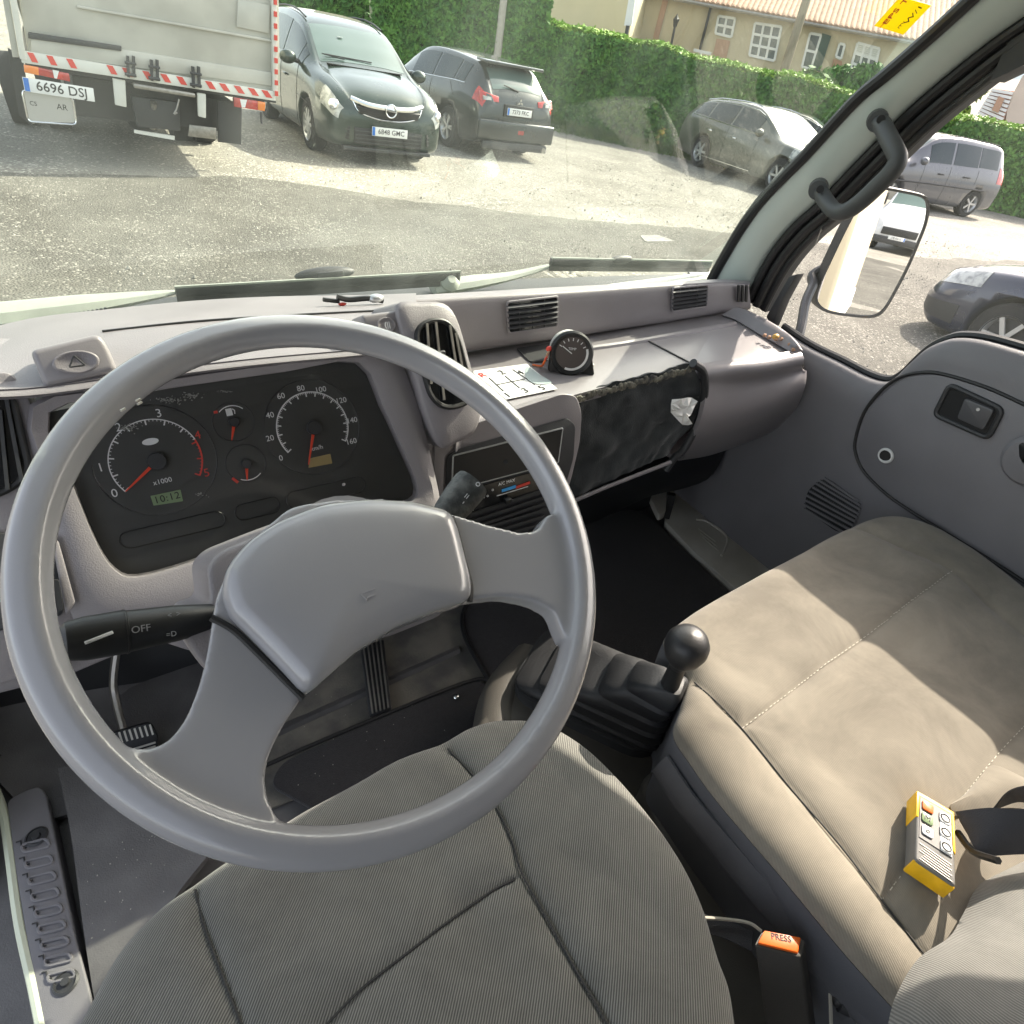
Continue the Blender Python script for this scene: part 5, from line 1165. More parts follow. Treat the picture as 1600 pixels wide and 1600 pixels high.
# ================================================================= INSTRUMENT CLUSTER
ic = thing('instrument_cluster', 'black instrument cluster with rev counter, speedometer and two small gauges', 'instrument cluster', CP)
U_ = V((1, 0, 0)); V_ = V((0, .08, .15)).normalized()
CI = (CP-CN*.004, CN)
big = WP([(20, 655), (580, 545), (700, 830), (150, 960)], CI)
MB().prism(big, -CN*.01).build('face', M['cluster'], ic)
def cpl(d): return (CP+CN*(-.004+d), CN)
def arc(nm, c, r_, a0, a1, w_, m, d=.0012, par=None, n=40):
    P = [c+U_*math.cos(R(a0+(a1-a0)*i/n))*r_+V_*math.sin(R(a0+(a1-a0)*i/n))*r_ for i in range(n+1)]
    b_ = MB(); b_.rings([[p+CN*d, p+CN*(d+.0004), c+(p-c)*(1-w_/r_)+CN*(d+.0004), c+(p-c)*(1-w_/r_)+CN*d] for p in P]); return b_.build(nm, m, par or ic)
def ang(c, px, py): p = W(px, py, CI)-c; return math.degrees(math.atan2(p.dot(V_), p.dot(U_)))
def gauge(nm, cpx, edge_px, rr_px, m_ring=None):
    c = W(*cpx, CI); ro = (W(*rr_px, CI)-c).length; ri = (W(*edge_px, CI)-c).length
    g = MB().lathe([(ro, .0006), (ro-.0006, .0012), (ro-.0014, .0006)], c, CN, 56).build(nm, mat('gauge_ring', (.05, .05, .05), .3), ic)
    MB().cyl(c+CN*.0004, c+CN*.0008, ro-.0014, None, 48).build('dial', M['cluster'], g)
    return c, ri, ro, g
def ticks(g, c, ri, a0, a1, n, major, m1, m2=None, l=.004, thr=2):
    for k in range(n+1):
        t = k/n; a = R(a0+(a1-a0)*t); mj = k % major == 0; L1_ = l*1.5 if mj else l*.7
        d_ = U_*math.cos(a)+V_*math.sin(a)
        MB().bar(c+d_*ri+CN*.0015, c+d_*(ri-L1_)+CN*.0015, .0014 if mj else .0006, .0004, CN).build('tick', (m2 if t > thr and m2 else m1), g)
def needle(g, c, px, py, hub):
    tip = W(px, py, cpl(.006)); d_ = (tip-c-CN*.004).normalized()
    MB().prism([c+CN*.005+d_*hub*.5+d_.cross(CN)*.0018, tip+d_.cross(CN)*.0006, tip-d_.cross(CN)*.0006, c+CN*.005+d_*hub*.5-d_.cross(CN)*.0018], CN*.001).build('needle', M['needle'], g)
    MB().lathe([(hub, .001), (hub, .008), (hub*.9, .009)], c, CN, 24).build('hub', M['dark'], g)
# rev counter
c, ri, ro, g = gauge('rev_counter', (245, 720), (169, 728), (144, 735))
g['label'] = 'rev counter marked in thousands with a red zone'
a0, a1 = ang(c, 195, 768), ang(c, 308, 741); a0 = a0 if a0 > -180 else a0; a0 %= 360; a1 = a1-0 if a1 < a0 else a1-360
ath = a0+(a1-a0)*.785
arc('scale', c, ri, a0, ath, .0011, M['print'], .0014, g); arc('red_zone', c, ri, ath, a1, .0016, M['red'], .0014, g)
ticks(g, c, ri, a0, a1, 50, 5, M['print'], M['red'], thr=.79)
for s_, a, d_ in (('0', 179, 771), ('1', 157, 731), ('3', 248, 646), ('4', 309, 680), ('5', 323, 739), ('2', 185, 668)):
    text('numeral', s_, .0125, frame(W(a, d_, cpl(.0016)), U_, V_), M['red'] if s_ in '45' else M['print'], g)
text('lettering', 'x1000', .0075, frame(W(254, 752, cpl(.0016)), U_, V_), M['print'], g)
el = W(235, 690, cpl(.0014)); MB().prism([el+U_*math.cos(t)*.008+V_*math.sin(t)*.0036 for t in [2*math.pi*k/20 for k in range(20)]], CN*.0004).build('maker_mark', M['print'], g)
needle(g, c, 196, 768, .0095)
lc_ = MB().prism(rp(WP([(235, 775), (282, 765), (286, 783), (240, 790)], cpl(.0016)), .0006), CN*.0006).build('clock_display', M['lcdg'], g)
text('digits', '10:12', .0108, frame(W(261, 778, cpl(.0026)), U_, V_), M['ink'], lc_, spacing=1.1)
# speedometer
c, ri, ro, g = gauge('speedometer', (489, 668), (428, 668), (411, 672))
g['label'] = 'speedometer marked to 160 km/h'
a0, a1 = ang(c, 447, 709) % 360, ang(c, 535, 687); a1 = a1 if a1 < a0 else a1-360
ri *= .955
arc('scale', c, ri, a0, a1, .0013, M['print'], .0014, g); ticks(g, c, ri, a0, a1, 80, 5, M['print'])
for s_, a, d_ in (('0', 439, 716), ('20', 422, 685), ('40', 422, 649), ('60', 439, 619), ('80', 470, 607), ('100', 501, 609), ('120', 533, 626), ('140', 550, 657), ('160', 549, 690)):
    text('numeral', s_, .0092, frame(W(a, d_, cpl(.0016)), U_, V_), M['print'], g)
text('lettering', 'km/h', .0075, frame(W(495, 700, cpl(.0016)), U_, V_), M['print'], g)
needle(g, c, 482, 726, .0085)
MB().prism(rp(WP([(485, 716), (516, 709), (519, 724), (482, 731)], cpl(.0016)), .0006), CN*.0006).build('odometer_display', M['lcdy'], g)
# fuel and temperature
c, ri, ro, g = gauge('fuel_gauge', (365, 659), (342, 640), (331, 662)); g['label'] = 'small round fuel gauge above the temperature gauge'
a0, a1 = ang(c, 339, 642) % 360, ang(c, 380, 637) % 360; ri = (W(381, 639, CI)-c).length
arc('scale', c, ri, a0, a1, .0010, M['print'], .0014, g, 20); needle(g, c, 362, 688, .0055)
pq = W(358, 644, cpl(.0018)); MB().box(pq, (.0065, .001, .008), Matrix.Rotation(-.49, 3, 'X')).build('pump_symbol', M['print'], g); MB().tube([pq+U_*.004+V_*.003, pq+U_*.006+V_*.001, pq+U_*.0055-V_*.003], .0006, 5).build('pump_hose', M['print'], g)
MB().box(W(337, 644, cpl(.0016)), (.004, .0006, .003), Matrix.Rotation(-.49, 3, 'X')).build('empty_mark', M['red'], g)
c, ri, ro, g = gauge('temperature_gauge', (384, 724), (406, 741), (352, 730)); g['label'] = 'small round temperature gauge below the fuel gauge'
a0, a1 = ang(c, 364, 750) % 360, ang(c, 407, 739) % 360
arc('scale', c, (W(406, 741, CI)-c).length, ang(c, 374, 755) % 360, a1, .0010, M['print'], .0014, g, 20); needle(g, c, 386, 750, .0055)
MB().bar(W(363, 747, cpl(.0018)), W(372, 754, cpl(.0018)), .0032, .0005, CN).build('cold_mark', M['red'], g)
# warning lamp windows
for q in ([(190, 833), (340, 798), (352, 806), (350, 822), (200, 858), (185, 848)], [(370, 790), (430, 776), (438, 786), (434, 800), (376, 814), (366, 804)], [(450, 770), (560, 744), (572, 752), (568, 768), (460, 796), (447, 786)]):
    qq = rp(WP(q, cpl(.0012)), .006); MB().tube(qq, .0007, 6, closed=True).build('warning_lamp_window', mat('win', (.012, .012, .012), .3), ic)
MB().ell(W(537, 757, cpl(.003)), (.0022, .001, .0022)).build('lamp_dot', M['print'], ic)
sc1 = MB(); rg = random.Random(9)
for cx, cy, sx, sy, n in ((265, 625, 28, 6, 60), (300, 618, 14, 5, 50), (350, 612, 12, 2, 20), (200, 668, 18, 6, 50), (312, 772, 8, 4, 16)):
    for _ in range(n):
        p = W(cx+rg.gauss(0, sx*.5), cy+rg.gauss(0, sy*.5), cpl(.004)); sc1.box(p, (rg.uniform(.0005, .0022), .0003, rg.uniform(.0004, .0012)), Matrix.Rotation(rg.uniform(-.6, .6), 3, 'Y'))
sc1.build('peeled_film_flecks', mat('film_fleck', (.30, .30, .28), .6), ic)
# clear cover
cv_ = rp(WP([(78, 652), (562, 572), (652, 772), (630, 792), (215, 900), (165, 880)], cpl(.012)), .01)
MB().prism(cv_, CN*.001).build('clear_cover', glass('cover_glass', (.96, .96, .96), 0, refl=.5), ic)

# ================================================================= STEERING WHEEL
az, elv = R(9), R(57.7)
WC = V((.114, .353, 1.716)); WN = V((math.sin(az)*math.cos(elv), -math.cos(az)*math.cos(elv), math.sin(elv)))
WU = V((1, 0, 0)); WU = (WU-WN*WU.dot(WN)).normalized(); WV = WN.cross(WU)
sw_ = thing('steering_wheel', 'large grey two-spoke steering wheel with a wide centre pad', 'steering wheel', WC)
RW, rt_ = .1988, .0133
def wpl_(d=0): return (WC+WN*d, WN)
def rimp(a, r_=RW): return WC+(WU*math.cos(a)+WV*math.sin(a))*r_
torus = MB(); NS = 120
def rb(b_): return 1+.16*math.exp(-((b_-2.0)/.30)**2)-.05*math.exp(-((b_-1.35)/.3)**2)
torus.rings([[rimp(a, RW+rt_*rb(b_)*math.cos(b_))+WN*rt_*1.05*rb(b_)*math.sin(b_) for b_ in [2*math.pi*k/36 for k in range(36)]] for a in [2*math.pi*i/NS for i in range(NS)]], closed=True)
# spoke body, traced, dropping slightly towards the hub
def sheet(pts, d0, th):
    return [W(a, c, wpl_(d0)) for a, c in pts], -WN*th
body_px = [(455, 790), (510, 781), (600, 777), (690, 797), (760, 818), (815, 832), (842, 828), (858, 800), (880, 805), (905, 860), (905, 960), (890, 1010), (878, 985), (868, 955), (835, 938), (790, 930), (735, 935), (670, 955), (600, 985), (540, 1025), (480, 1080), (445, 1130), (420, 1180), (413, 1225), (425, 1265), (450, 1300), (430, 1335), (330, 1310), (230, 1262), (170, 1200), (190, 1165), (230, 1172), (262, 1160), (290, 1125), (310, 1075), (322, 1030), (330, 980), (338, 930), (370, 860)]
sb_pts = rp([W(a, c, wpl_(.006)) for a, c in body_px], .006, 2)
sp_b = MB(); sp_b.prism(sb_pts, -WN*.022)
bm = bmesh.new()
for mb_ in (torus, sp_b):
    vs = [bm.verts.new(p) for p in mb_.v]
    for f in mb_.f:
        try: bm.faces.new([vs[i] for i in f])
        except ValueError: pass
bmesh.ops.recalc_face_normals(bm, faces=bm.faces)
me = bpy.data.meshes.new('rim_and_spokes'); bm.to_mesh(me); bm.free(); me.materials.append(M['wheel'])
ro_ = link('rim_and_spokes', me, sw_)
md = ro_.modifiers.new('r', 'REMESH'); md.mode = 'VOXEL'; md.voxel_size = .0022; md.use_smooth_shade = True
md = ro_.modifiers.new('s', 'SMOOTH'); md.factor = .5; md.iterations = 9
bpy.context.view_layer.update(); dg = bpy.context.evaluated_depsgraph_get(); me = bpy.data.meshes.new_from_object(ro_.evaluated_get(dg)); ro_.modifiers.clear(); ro_.data = me
if not me.materials: me.materials.append(M['wheel'])
nk_ = MB()
for a, c in ((216, 625), (218, 630), (192, 640)): nk_.box(W(a, c, wpl_(.017)), (.004, .0012, .0012), Matrix.Rotation(R(40), 3, 'Z'))
nk_.build('nick', M['cream'], sw_)
# centre pad
pad_px = [(358, 965), (345, 930), (352, 890), (385, 850), (430, 820), (500, 793), (570, 785), (640, 788), (700, 803), (712, 830), (722, 870), (732, 910), (733, 940), (690, 952), (620, 980), (555, 1020), (510, 1060), (476, 1090), (440, 1050), (400, 1008), (370, 978)]
pdp = [W(a, c, wpl_(.006)) for a, c in rp([V((a, c)) for a, c in pad_px], 14, 3)] if False else rp([W(a, c, wpl_(.006)) for a, c in pad_px], .008, 3)
pcen = W(545, 915, wpl_(.006))
rr_ = [[p-WN*.014 for p in pdp], [p+WN*.004 for p in pdp]]
for s_, h_ in ((.985, .0085), (.95, .0125), (.85, .0165), (.6, .020), (.3, .0215), (.02, .022)): rr_.append([pcen+(p-pcen)*s_+WN*h_ for p in pdp])
MB().rings(rr_).build('centre_pad', M['wheel'], sw_, ang=60)
for pth in ([(330, 965), (365, 985), (400, 1018), (440, 1058), (474, 1092)], [(706, 808), (716, 840), (726, 880), (735, 915), (734, 940)]):
    MB().tube(cr([W(a, c, wpl_(.0062)) for a, c in pth], 5), .0024, 8).build('pad_gap', M['ink'], sw_)
mb2 = MB(); lg = W(578, 930, wpl_(.0275)); mb2.bar(lg-WU*.006+WV*.003, lg+WU*.005+WV*.0035, .0012, .0006, WN); mb2.bar(lg-WU*.006+WV*.003, lg-WU*.003-WV*.003, .0012, .0006, WN); mb2.bar(lg-WU*.003-WV*.001, lg+WU*.004-WV*.0005, .0012, .0006, WN)
mb2.build('worn_emblem', M['wheel'], sw_)
# boss and column shroud
MB().cyl(WC-WN*.008, WC-WN*.07, .05, .045, 28).build('boss', M['wheel'], sw_)
sd_ = thing('column_shroud', 'beige-grey steering column shroud behind the wheel', 'column cover', WC-WN*.1)
shp = [(322, 885), (345, 860), (420, 830), (500, 800), (560, 800), (700, 850), (700, 960), (600, 1000), (420, 1010), (380, 1040), (330, 1060), (290, 1010), (285, 960), (330, 950)]
sq_ = rp([W(a, c, wpl_(-.045)) for a, c in shp], .012)
MB().prism(sq_, -WN*.09+V((0, .05, 0))).build('shroud', M['dash'], sd_, bev=.01, seg=3)
MB().cyl(WC-WN*.1, WC-WN*.5+V((0, .05, 0)), .03, None, 16).build('steering_shaft', M['dark'], sd_)
# stalks
sk = thing('indicator_stalk', 'black indicator stalk with OFF marking on the left of the wheel', 'stalk', W(330, 965, wpl_(-.05)))
a_, b_ = W(345, 962, wpl_(-.05)), W(88, 1005, wpl_(-.035))
pth = [a_.lerp(b_, t) for t in (0, .06, .3, .6, .605, .85, .95, 1)]
MB().tube(pth, [.007, .010, .0130, .0145, .0152, .0147, .0128, .007], 16, upv=WN, flat=.85).build('lever', M['black'], sk)
kd = a_.lerp(b_, .645); MB().tube([a_.lerp(b_, .612), a_.lerp(b_, .618)], .0156, 16, upv=WN, flat=.86).build('twist_joint', M['ink'], sk)
fru = (a_-b_).normalized(); frv = WN.cross(fru)
tow = (EYE-kd).normalized(); frv = tow.cross(fru).normalized(); nn_ = fru.cross(frv).normalized()
M['gprint'] = mat('worn_print', (.30, .30, .30), .6)
text('marking', 'OFF', .0066, frame(a_.lerp(b_, .54)+nn_*.0144, fru, frv), M['gprint'], sk)
text('marking', '<>', .005, frame(a_.lerp(b_, .33)+nn_*.0128+frv*.006, fru, frv), M['gprint'], sk, spacing=2)
text('marking', '=D', .005, frame(a_.lerp(b_, .36)+nn_*.0126-frv*.007, fru, frv), M['gprint'], sk)
MB().bar(a_.lerp(b_, .70)+nn_*.0143+frv*.001, a_.lerp(b_, .86)+nn_*.0140-frv*.003, .0022, .0016, nn_).build('pointer', M['print'], sk, bev=.0005)
sk2 = thing('wiper_stalk', 'worn black wiper stalk pointing up right of the wheel hub', 'stalk', W(680, 800, wpl_(-.04)))
a_, b_ = W(690, 815, wpl_(-.045)), W(740, 752, wpl_(-.03))
MB().tube([a_.lerp(b_, t) for t in (0, .2, .6, .9, 1)], [.012, .0145, .0165, .017, .0155], 12, upv=WN, flat=.8).build('lever', mat('worn_stalk', (.05, .055, .055), .5, col2=(.16, .165, .155), scale=90, bump=.3, bscale=500), sk2)
fru = (b_-a_).normalized(); tow = (EYE-b_).normalized(); frv = tow.cross(fru).normalized(); nn_ = fru.cross(frv)
text('marking', 'o', .009, frame(a_.lerp(b_, .92)+nn_*.0145-frv*.004, fru, frv), M['print'], sk2); text('marking', '- =', .009, frame(a_.lerp(b_, .55)+nn_*.0145-frv*.004, fru, frv), M['print'], sk2)

# ================================================================= ITEMS ON THE DASHBOARD
# gear pattern card
cd = WP([(740, 580), (823, 569), (871, 608), (784, 626), (741, 598)], ('z', ZT+.003))
card = MB().prism(cd, (0, 0, .0008)).build('gear_card', M['paper']); tag(card, 'white hand-drawn gear pattern card taped on the dashboard shelf', 'card')
cz = ('z', ZT+.0045)
for a, c in (((764, 590), (787, 611)), ((789, 587), (812, 606)), ((801, 577), (836, 601)), ((776, 601), (820, 592))): MB().bar(W(*a, cz), W(*c, cz), .0018, .0004).build('drawn_line', M['ink'], card)
for s_, a, c, m_ in (('R', 754, 586, M['red']), ('2', 784, 582, M['ink']), ('4', 813, 582, M['ink']), ('1', 793, 617, M['ink']), ('3', 821, 610, M['ink']), ('5', 847, 606, M['ink'])): text('handwritten_mark', s_, .022, frame(W(a, c, cz), (1, .1, 0), (-.1, 1, 0)), m_, card)
MB().prism(cr(WP([(823, 573), (842, 585), (862, 598), (838, 600), (822, 590)], ('z', ZT+.0046)), 3, True), (0, 0, .0004)).build('tape_patch', M['plast'], card)
# round add-on gauge
gc = W(893, 552, ('y', .83)); gn = (EYE-gc); gn = V((gn.x*.55-.1, gn.y, gn.z*.55)).normalized()
ag = thing('round_gauge', 'black round add-on gauge pod standing on the dashboard shelf', 'gauge', V((gc.x, gc.y, ZT)))
gu = V((0, 0, 1)).cross(gn).normalized(); gv = gn.cross(gu)
MB().lathe([(.034, -.055), (.0345, -.01), (.0355, 0)], gc, gn, 32).build('can', M['white'], ag)
MB().lathe([(.0365, -.012), (.039, -.006), (.039, .004), (.036, .007), (.031, .005), (.030, .002), (.0005, .002)], gc, gn, 36).build('bezel', M['black'], ag)
MB().cyl(gc+gn*.0022, gc+gn*.003, .0295, None, 32).build('dial', mat('dial_brown', (.085, .07, .065), .4), ag)
MB().rings([[gc+gn*.0035+(gu*math.cos(t)+gv*math.sin(t))*r_ for r_ in (.030, .026)] for t in [R(-110+130*k/20) for k in range(21)]], caps=False, ringclosed=False).build('white_arc', M['print'], ag, solid=.0005)
for k in range(7):
    t = R(150-20*k); MB().bar(gc+gn*.0035+(gu*math.cos(t)+gv*math.sin(t))*.022, gc+gn*.0035+(gu*math.cos(t)+gv*math.sin(t))*.027, .0015, .0005, gn).build('tick', M['print'], ag)
text('lettering', 'TEMP', .006, frame(gc+gn*.0035+gv*.008, gu, gv), M['print'], ag)
MB().bar(gc+gn*.0045, gc+gn*.0045+(-gu*.9+gv*.6)*.02, .0016, .0006, gn).build('needle', M['print'], ag)
ft = [gc-gn*.003+gu*.038+gv*.004, gc-gn*.003-gu*.038+gv*.004, V((gc.x-gu.x*.038, gc.y-gu.y*.038-.012, ZT))+V((0, 0, .002)), V((gc.x+gu.x*.038, gc.y+gu.y*.038-.012, ZT+.002))]
MB().prism([gc-gn*.004-gu*.038, gc-gn*.004+gu*.038, V((gc.x, gc.y-.01, ZT+.001))+gu*.042, V((gc.x, gc.y-.01, ZT+.001))-gu*.042], -gn*.02).build('pod_stand', M['black'], ag, bev=.003)
for (a, c, col) in ((853, 560, 'red'), (856, 552, 'brick'), (850, 566, 'orange')):
    MB().tube(cr([gc-gn*.055-gu*.01, W(862, 545, ('y', .86)), W(a, c, ('y', .845)), W(846, 572, ('z', ZT+.004)), W(832, 570, ('z', ZT+.002))], 5), .002, 6).build('wire', M[col], ag)
MB().ell(W(858, 545, ('y', .85)), (.006, .005, .005)).build('crimp', M['red'], ag); MB().ell(W(861, 553, ('y', .85)), (.005, .005, .005)).build('crimp', M['plast'], ag)
so_ = MB().prism(rp(WP([(806, 545), (865, 536), (870, 548), (850, 566), (828, 566)], ('z', ZT+.0015)), .006), (0, 0, .0015)).build('wire_slot', M['dark'], da); 
MB().lathe([(.004, 0), (.003, .004), (.001, .005)], W(925, 572, ('z', ZT)), (0, 0, 1), 10).build('screw', M['steel'], da)
# broken phone-holder pieces on the hood
ph = thing('broken_clip_parts', 'broken black plastic clip pieces lying on the dashboard hood', 'clip', W(555, 470, ('y', .86)))
yq = ('y', .86)
MB().tube([W(505, 468, yq), W(530, 471, yq)], .003, 6).build('strip', M['black'], ph); MB().tube(cr([W(527, 464, yq), W(545, 468, yq), W(575, 466, yq), W(598, 470, yq)], 4), .004, 6).build('clip_arm', M['black'], ph)
MB().ell(W(587, 466, yq), (.012, .008, .006)).build('grey_button', M['alloy'], ph); MB().ell(W(535, 475, yq), (.006, .004, .002)).build('red_chip', M['red'], ph)

# ================================================================= SEATS
def seatgrid(outline, zc, n, crown, seams, edge_drop, zbot, depth=.003, gw=.006, sm=.02):
    """height field over a traced cushion outline: crown, rolled edge and sewn grooves"""
    P = outline; N = len(P)
    cx = sum(p.x for p in P)/N; cy = sum(p.y for p in P)/N
    def sd(x, y, a, c):
        ax, ay, bx, by = a.x, a.y, c.x, c.y; dx, dy = bx-ax, by-ay; t = max(0, min(1, ((x-ax)*dx+(y-ay)*dy)/(dx*dx+dy*dy+1e-12))); return math.hypot(x-ax-dx*t, y-ay-dy*t)
    rings = []
    fr_ = [0, .05, .1, .16, .22, .28, .34, .4, .46, .52, .58, .64, .7, .75, .8, .84, .88, .91, .94, .96, .98, .992, 1]
    for s_ in reversed(fr_):
        ring = []
        for p in P:
            x, y = cx+(p.x-cx)*s_, cy+(p.y-cy)*s_
            ed = (1-s_)*math.hypot(p.x-cx, p.y-cy)
            k = min(1, ed/edge_drop); z = zc+crown*(1-s_*s_) - edge_drop*.45*(1-math.sqrt(max(0, 1-(1-k)**2)))
            z += noise.noise(V((x*6, y*6, 4)))*.004
            for poly in seams:
                d_ = min(sd(x, y, a, c) for a, c in zip(poly, poly[1:])); z -= depth*math.exp(-(d_/gw)**2)+.006*math.exp(-(d_/sm)**2)
            ring.append(V((x, y, z)))
        rings.append(ring)
    return rings, cx, cy
def cushion(root, outline_px, z, zbot, crown, seams_px, m, mside, edge=.05, dens=10):
    P = cr(WP(outline_px, ('z', z-edge*.45)), dens, True)
    seams = [cr(WP(s_, ('z', z)), 6) for s_ in seams_px]
    cx = sum(p.x for p in P)/len(P); cy = sum(p.y for p in P)/len(P)
    # dense grid clipped by the outline using a polar grid refined with many rings
    rings, cx, cy = seatgrid(P, z, 0, crown, seams, edge, zbot)
    # refine rings radially
    fine = []
    def hgt(x, y, s_, p):
        return None
    fr_ = [i/70 for i in range(71)]; fr_ = [1-(1-f)**1.6 for f in fr_]
    def sd(x, y, a, c):
        dx, dy = c.x-a.x, c.y-a.y; t = max(0, min(1, ((x-a.x)*dx+(y-a.y)*dy)/(dx*dx+dy*dy+1e-12))); return math.hypot(x-a.x-dx*t, y-a.y-dy*t)
    segs = [(a, c) for s_ in seams for a, c in zip(s_, s_[1:])]
    for f in reversed(fr_):
        ring = []
        for p in P:
            dx, dy = p.x-cx, p.y-cy; x, y = cx+dx*f, cy+dy*f; ed = (1-f)*math.hypot(dx, dy); k = min(1, ed/edge)
            zz = z+crown*(1-f*f)-edge*.45*(1-math.sqrt(max(0, 1-(1-k)**2)))+noise.noise(V((x*6, y*6, 4)))*.004+noise.noise(V((x*18, y*18, 8)))*.0015+abs(noise.noise(V((x*9+y*3, y*5, 6))))*.003
            if segs:
                d_ = min(sd(x, y, a, c) for a, c in segs); zz -= .003*math.exp(-(d_/.0035)**2)+.0045*math.exp(-(d_/.016)**2)
            ring.append(V((x, y, zz)))
        fine.append(ring)
    co = MB().rings(fine, caps=False).build('cushion', m, root, ang=180)
    top = fine[0]
    MB().rings([[p+V((0, 0, -.001)) for p in top], [V((cx+(p.x-cx)*1.004, cy+(p.y-cy)*1.004, p.z-.03)) for p in top], [V((cx+(p.x-cx)*.995, cy+(p.y-cy)*.995, zbot)) for p in top]], caps=False).build('cushion_side', mside, root, ang=70)
    def hz_at(x, y):
        best = min((math.hypot(q.x-x, q.y-y), q.z) for ring in fine[::3] for q in ring[::4]); return best[1]
    return P, seams, hz_at, top

ds = thing('driver_seat', 'driver seat with grey diagonal ribbed cloth in the foreground', 'seat', (.1, .1, .95))
dout = [(95, 1680), (140, 1580), (190, 1490), (245, 1430), (305, 1384), (380, 1335), (470, 1275), (560, 1225), (620, 1192), (690, 1165), (740, 1140), (790, 1128), (850, 1135), (905, 1165), (960, 1215), (1010, 1275), (1060, 1345), (1095, 1420), (1120, 1500), (1140, 1560), (1155, 1680), (1180, 1900), (900, 2300), (300, 2300), (60, 2000)]
dse = [[(303, 1386), (320, 1450), (350, 1530), (390, 1640), (430, 1800)], [(700, 1168), (740, 1215), (775, 1265), (800, 1320), (815, 1370), (860, 1450), (905, 1530), (950, 1610), (1010, 1750)], [(480, 1640), (560, 1555), (640, 1492), (720, 1430), (770, 1395), (803, 1378)]]
P_, seams_, hq_, top_ = cushion(ds, dout, 1.335, 1.12, .012, dse, M['seat'], M['sidev'], .05)
MB().tube([p+V((0, 0, -.012)) for p in top_], .004, 6, closed=True).build('edge_piping', mat('pale_piping', (.42, .41, .32), .8), ds)
def seamline(s_, hf, dz):
    zz = [hf(q.x, q.y) for q in s_]
    for _ in range(6): zz = [(zz[max(0, i-1)]+zz[i]+zz[min(len(zz)-1, i+1)])/3 for i in range(len(zz))]
    return [V((q.x, q.y, z_+dz)) for q, z_ in zip(s_, zz)]
for s_ in seams_: MB().tube(cr(seamline(s_, hq_, .0006), 3), .0013, 6).build('seam', M['piping'], ds)
MB().box((.10, .02, 1.04), (.46, .60, .2)).build('seat_base', M['dark'], ds, bev=.02)
MB().box((.08, -.42, 1.62), (.46, .12, .6), Matrix.Rotation(R(12), 3, 'X')).build('backrest', M['seat'], ds, bev=.05, seg=4)

ps = thing('passenger_bench', 'stained beige-grey double passenger seat, half in sunlight', 'seat', (.9, .1, .95))
pout = [(1043, 992), (1100, 950), (1170, 910), (1240, 873), (1300, 840), (1345, 820), (1385, 811), (1425, 815), (1470, 833), (1530, 872), (1600, 925), (1700, 1010), (1800, 1120), (1900, 1300), (1850, 1700), (1700, 1850), (1560, 1800), (1490, 1680), (1410, 1590), (1310, 1480), (1200, 1350), (1130, 1265), (1082, 1200), (1052, 1150), (1062, 1110), (1072, 1060), (1040, 1020)]
pse = [[(1088, 1060), (1120, 1095), (1160, 1137), (1230, 1222), (1300, 1305), (1380, 1405), (1480, 1528), (1560, 1630)], [(1160, 1137), (1230, 1085), (1290, 1040), (1358, 992), (1420, 943), (1490, 890)], [(1382, 1402), (1430, 1340), (1490, 1262), (1540, 1200), (1600, 1135), (1680, 1060)], [(1345, 822), (1420, 860), (1490, 892), (1560, 960), (1640, 1030)]]
P2, s2, hq2, top2 = cushion(ps, pout, 1.335, 1.02, .008, pse, M['seatp'], M['sidev'], .045)
MB().tube(cr(seamline(s2[0], hq2, .0005), 3), .0012, 6).build('seam', M['piping'], ps)
for s_ in s2[1:3]:
    for a, c in zip(s_, s_[1:]):
        n = max(1, int((c-a).length/.007))
        st_ = MB()
        for k in range(n):
            p = a.lerp(c, k/n); q = a.lerp(c, (k+.55)/n); z_ = hq2(p.x, p.y)+.0012; st_.bar(V((p.x, p.y, z_)), V((q.x, q.y, z_-.0004)), .0009, .0006)
        st_.build('stitching', M['stitch'], ps)
MB().box((.90, .02, 1.0), (.72, .62, .16)).build('seat_base', M['dark'], ps, bev=.02)
# side flap of dark vinyl below the left edge of the bench
fl = [[(1040, 1190), (1052, 1235), (1095, 1310), (1160, 1400), (1230, 1490), (1300, 1560), (1380, 1640)], [(1045, 1180), (1085, 1240), (1140, 1305), (1210, 1385), (1290, 1470), (1370, 1560), (1440, 1650)]]
MB().grid(loft([WP(fl[1], ('z', 1.29)), [p+V((-.02, 0, -.02)) for p in WP(fl[1], ('z', 1.27))], WP(fl[0], ('z', 1.22)), [p+V((-.01, 0, -.12)) for p in WP(fl[0], ('z', 1.20))]], 4, 4)).build('side_valance', M['sidev'], ps, solid=.004)
# backrest corner at lower right
bk = [[(1445, 1640), (1462, 1570), (1500, 1510), (1560, 1478), (1640, 1470)], [(1430, 1640), (1450, 1560), (1500, 1490), (1570, 1450), (1660, 1440)]]
bpts = [W(1440, 1650, ('z', 1.38)), W(1455, 1580, ('z', 1.39)), W(1490, 1515, ('z', 1.39)), W(1540, 1478, ('z', 1.39)), W(1560, 1440, ('z', 1.38)), W(1590, 1385, ('z', 1.37)), W(1680, 1330, ('z', 1.36))]
rows = [[p+V((.0, .02, -.03)) for p in bpts], bpts, [p+V((.01, -.05, .045)) for p in bpts], [p+V((.02, -.12, .16)) for p in bpts], [p+V((.02, -.22, .5)) for p in bpts]]
MB().grid(loft(rows, 6, 5)).build('backrest', M['backp'], ps, solid=.03, ang=60)
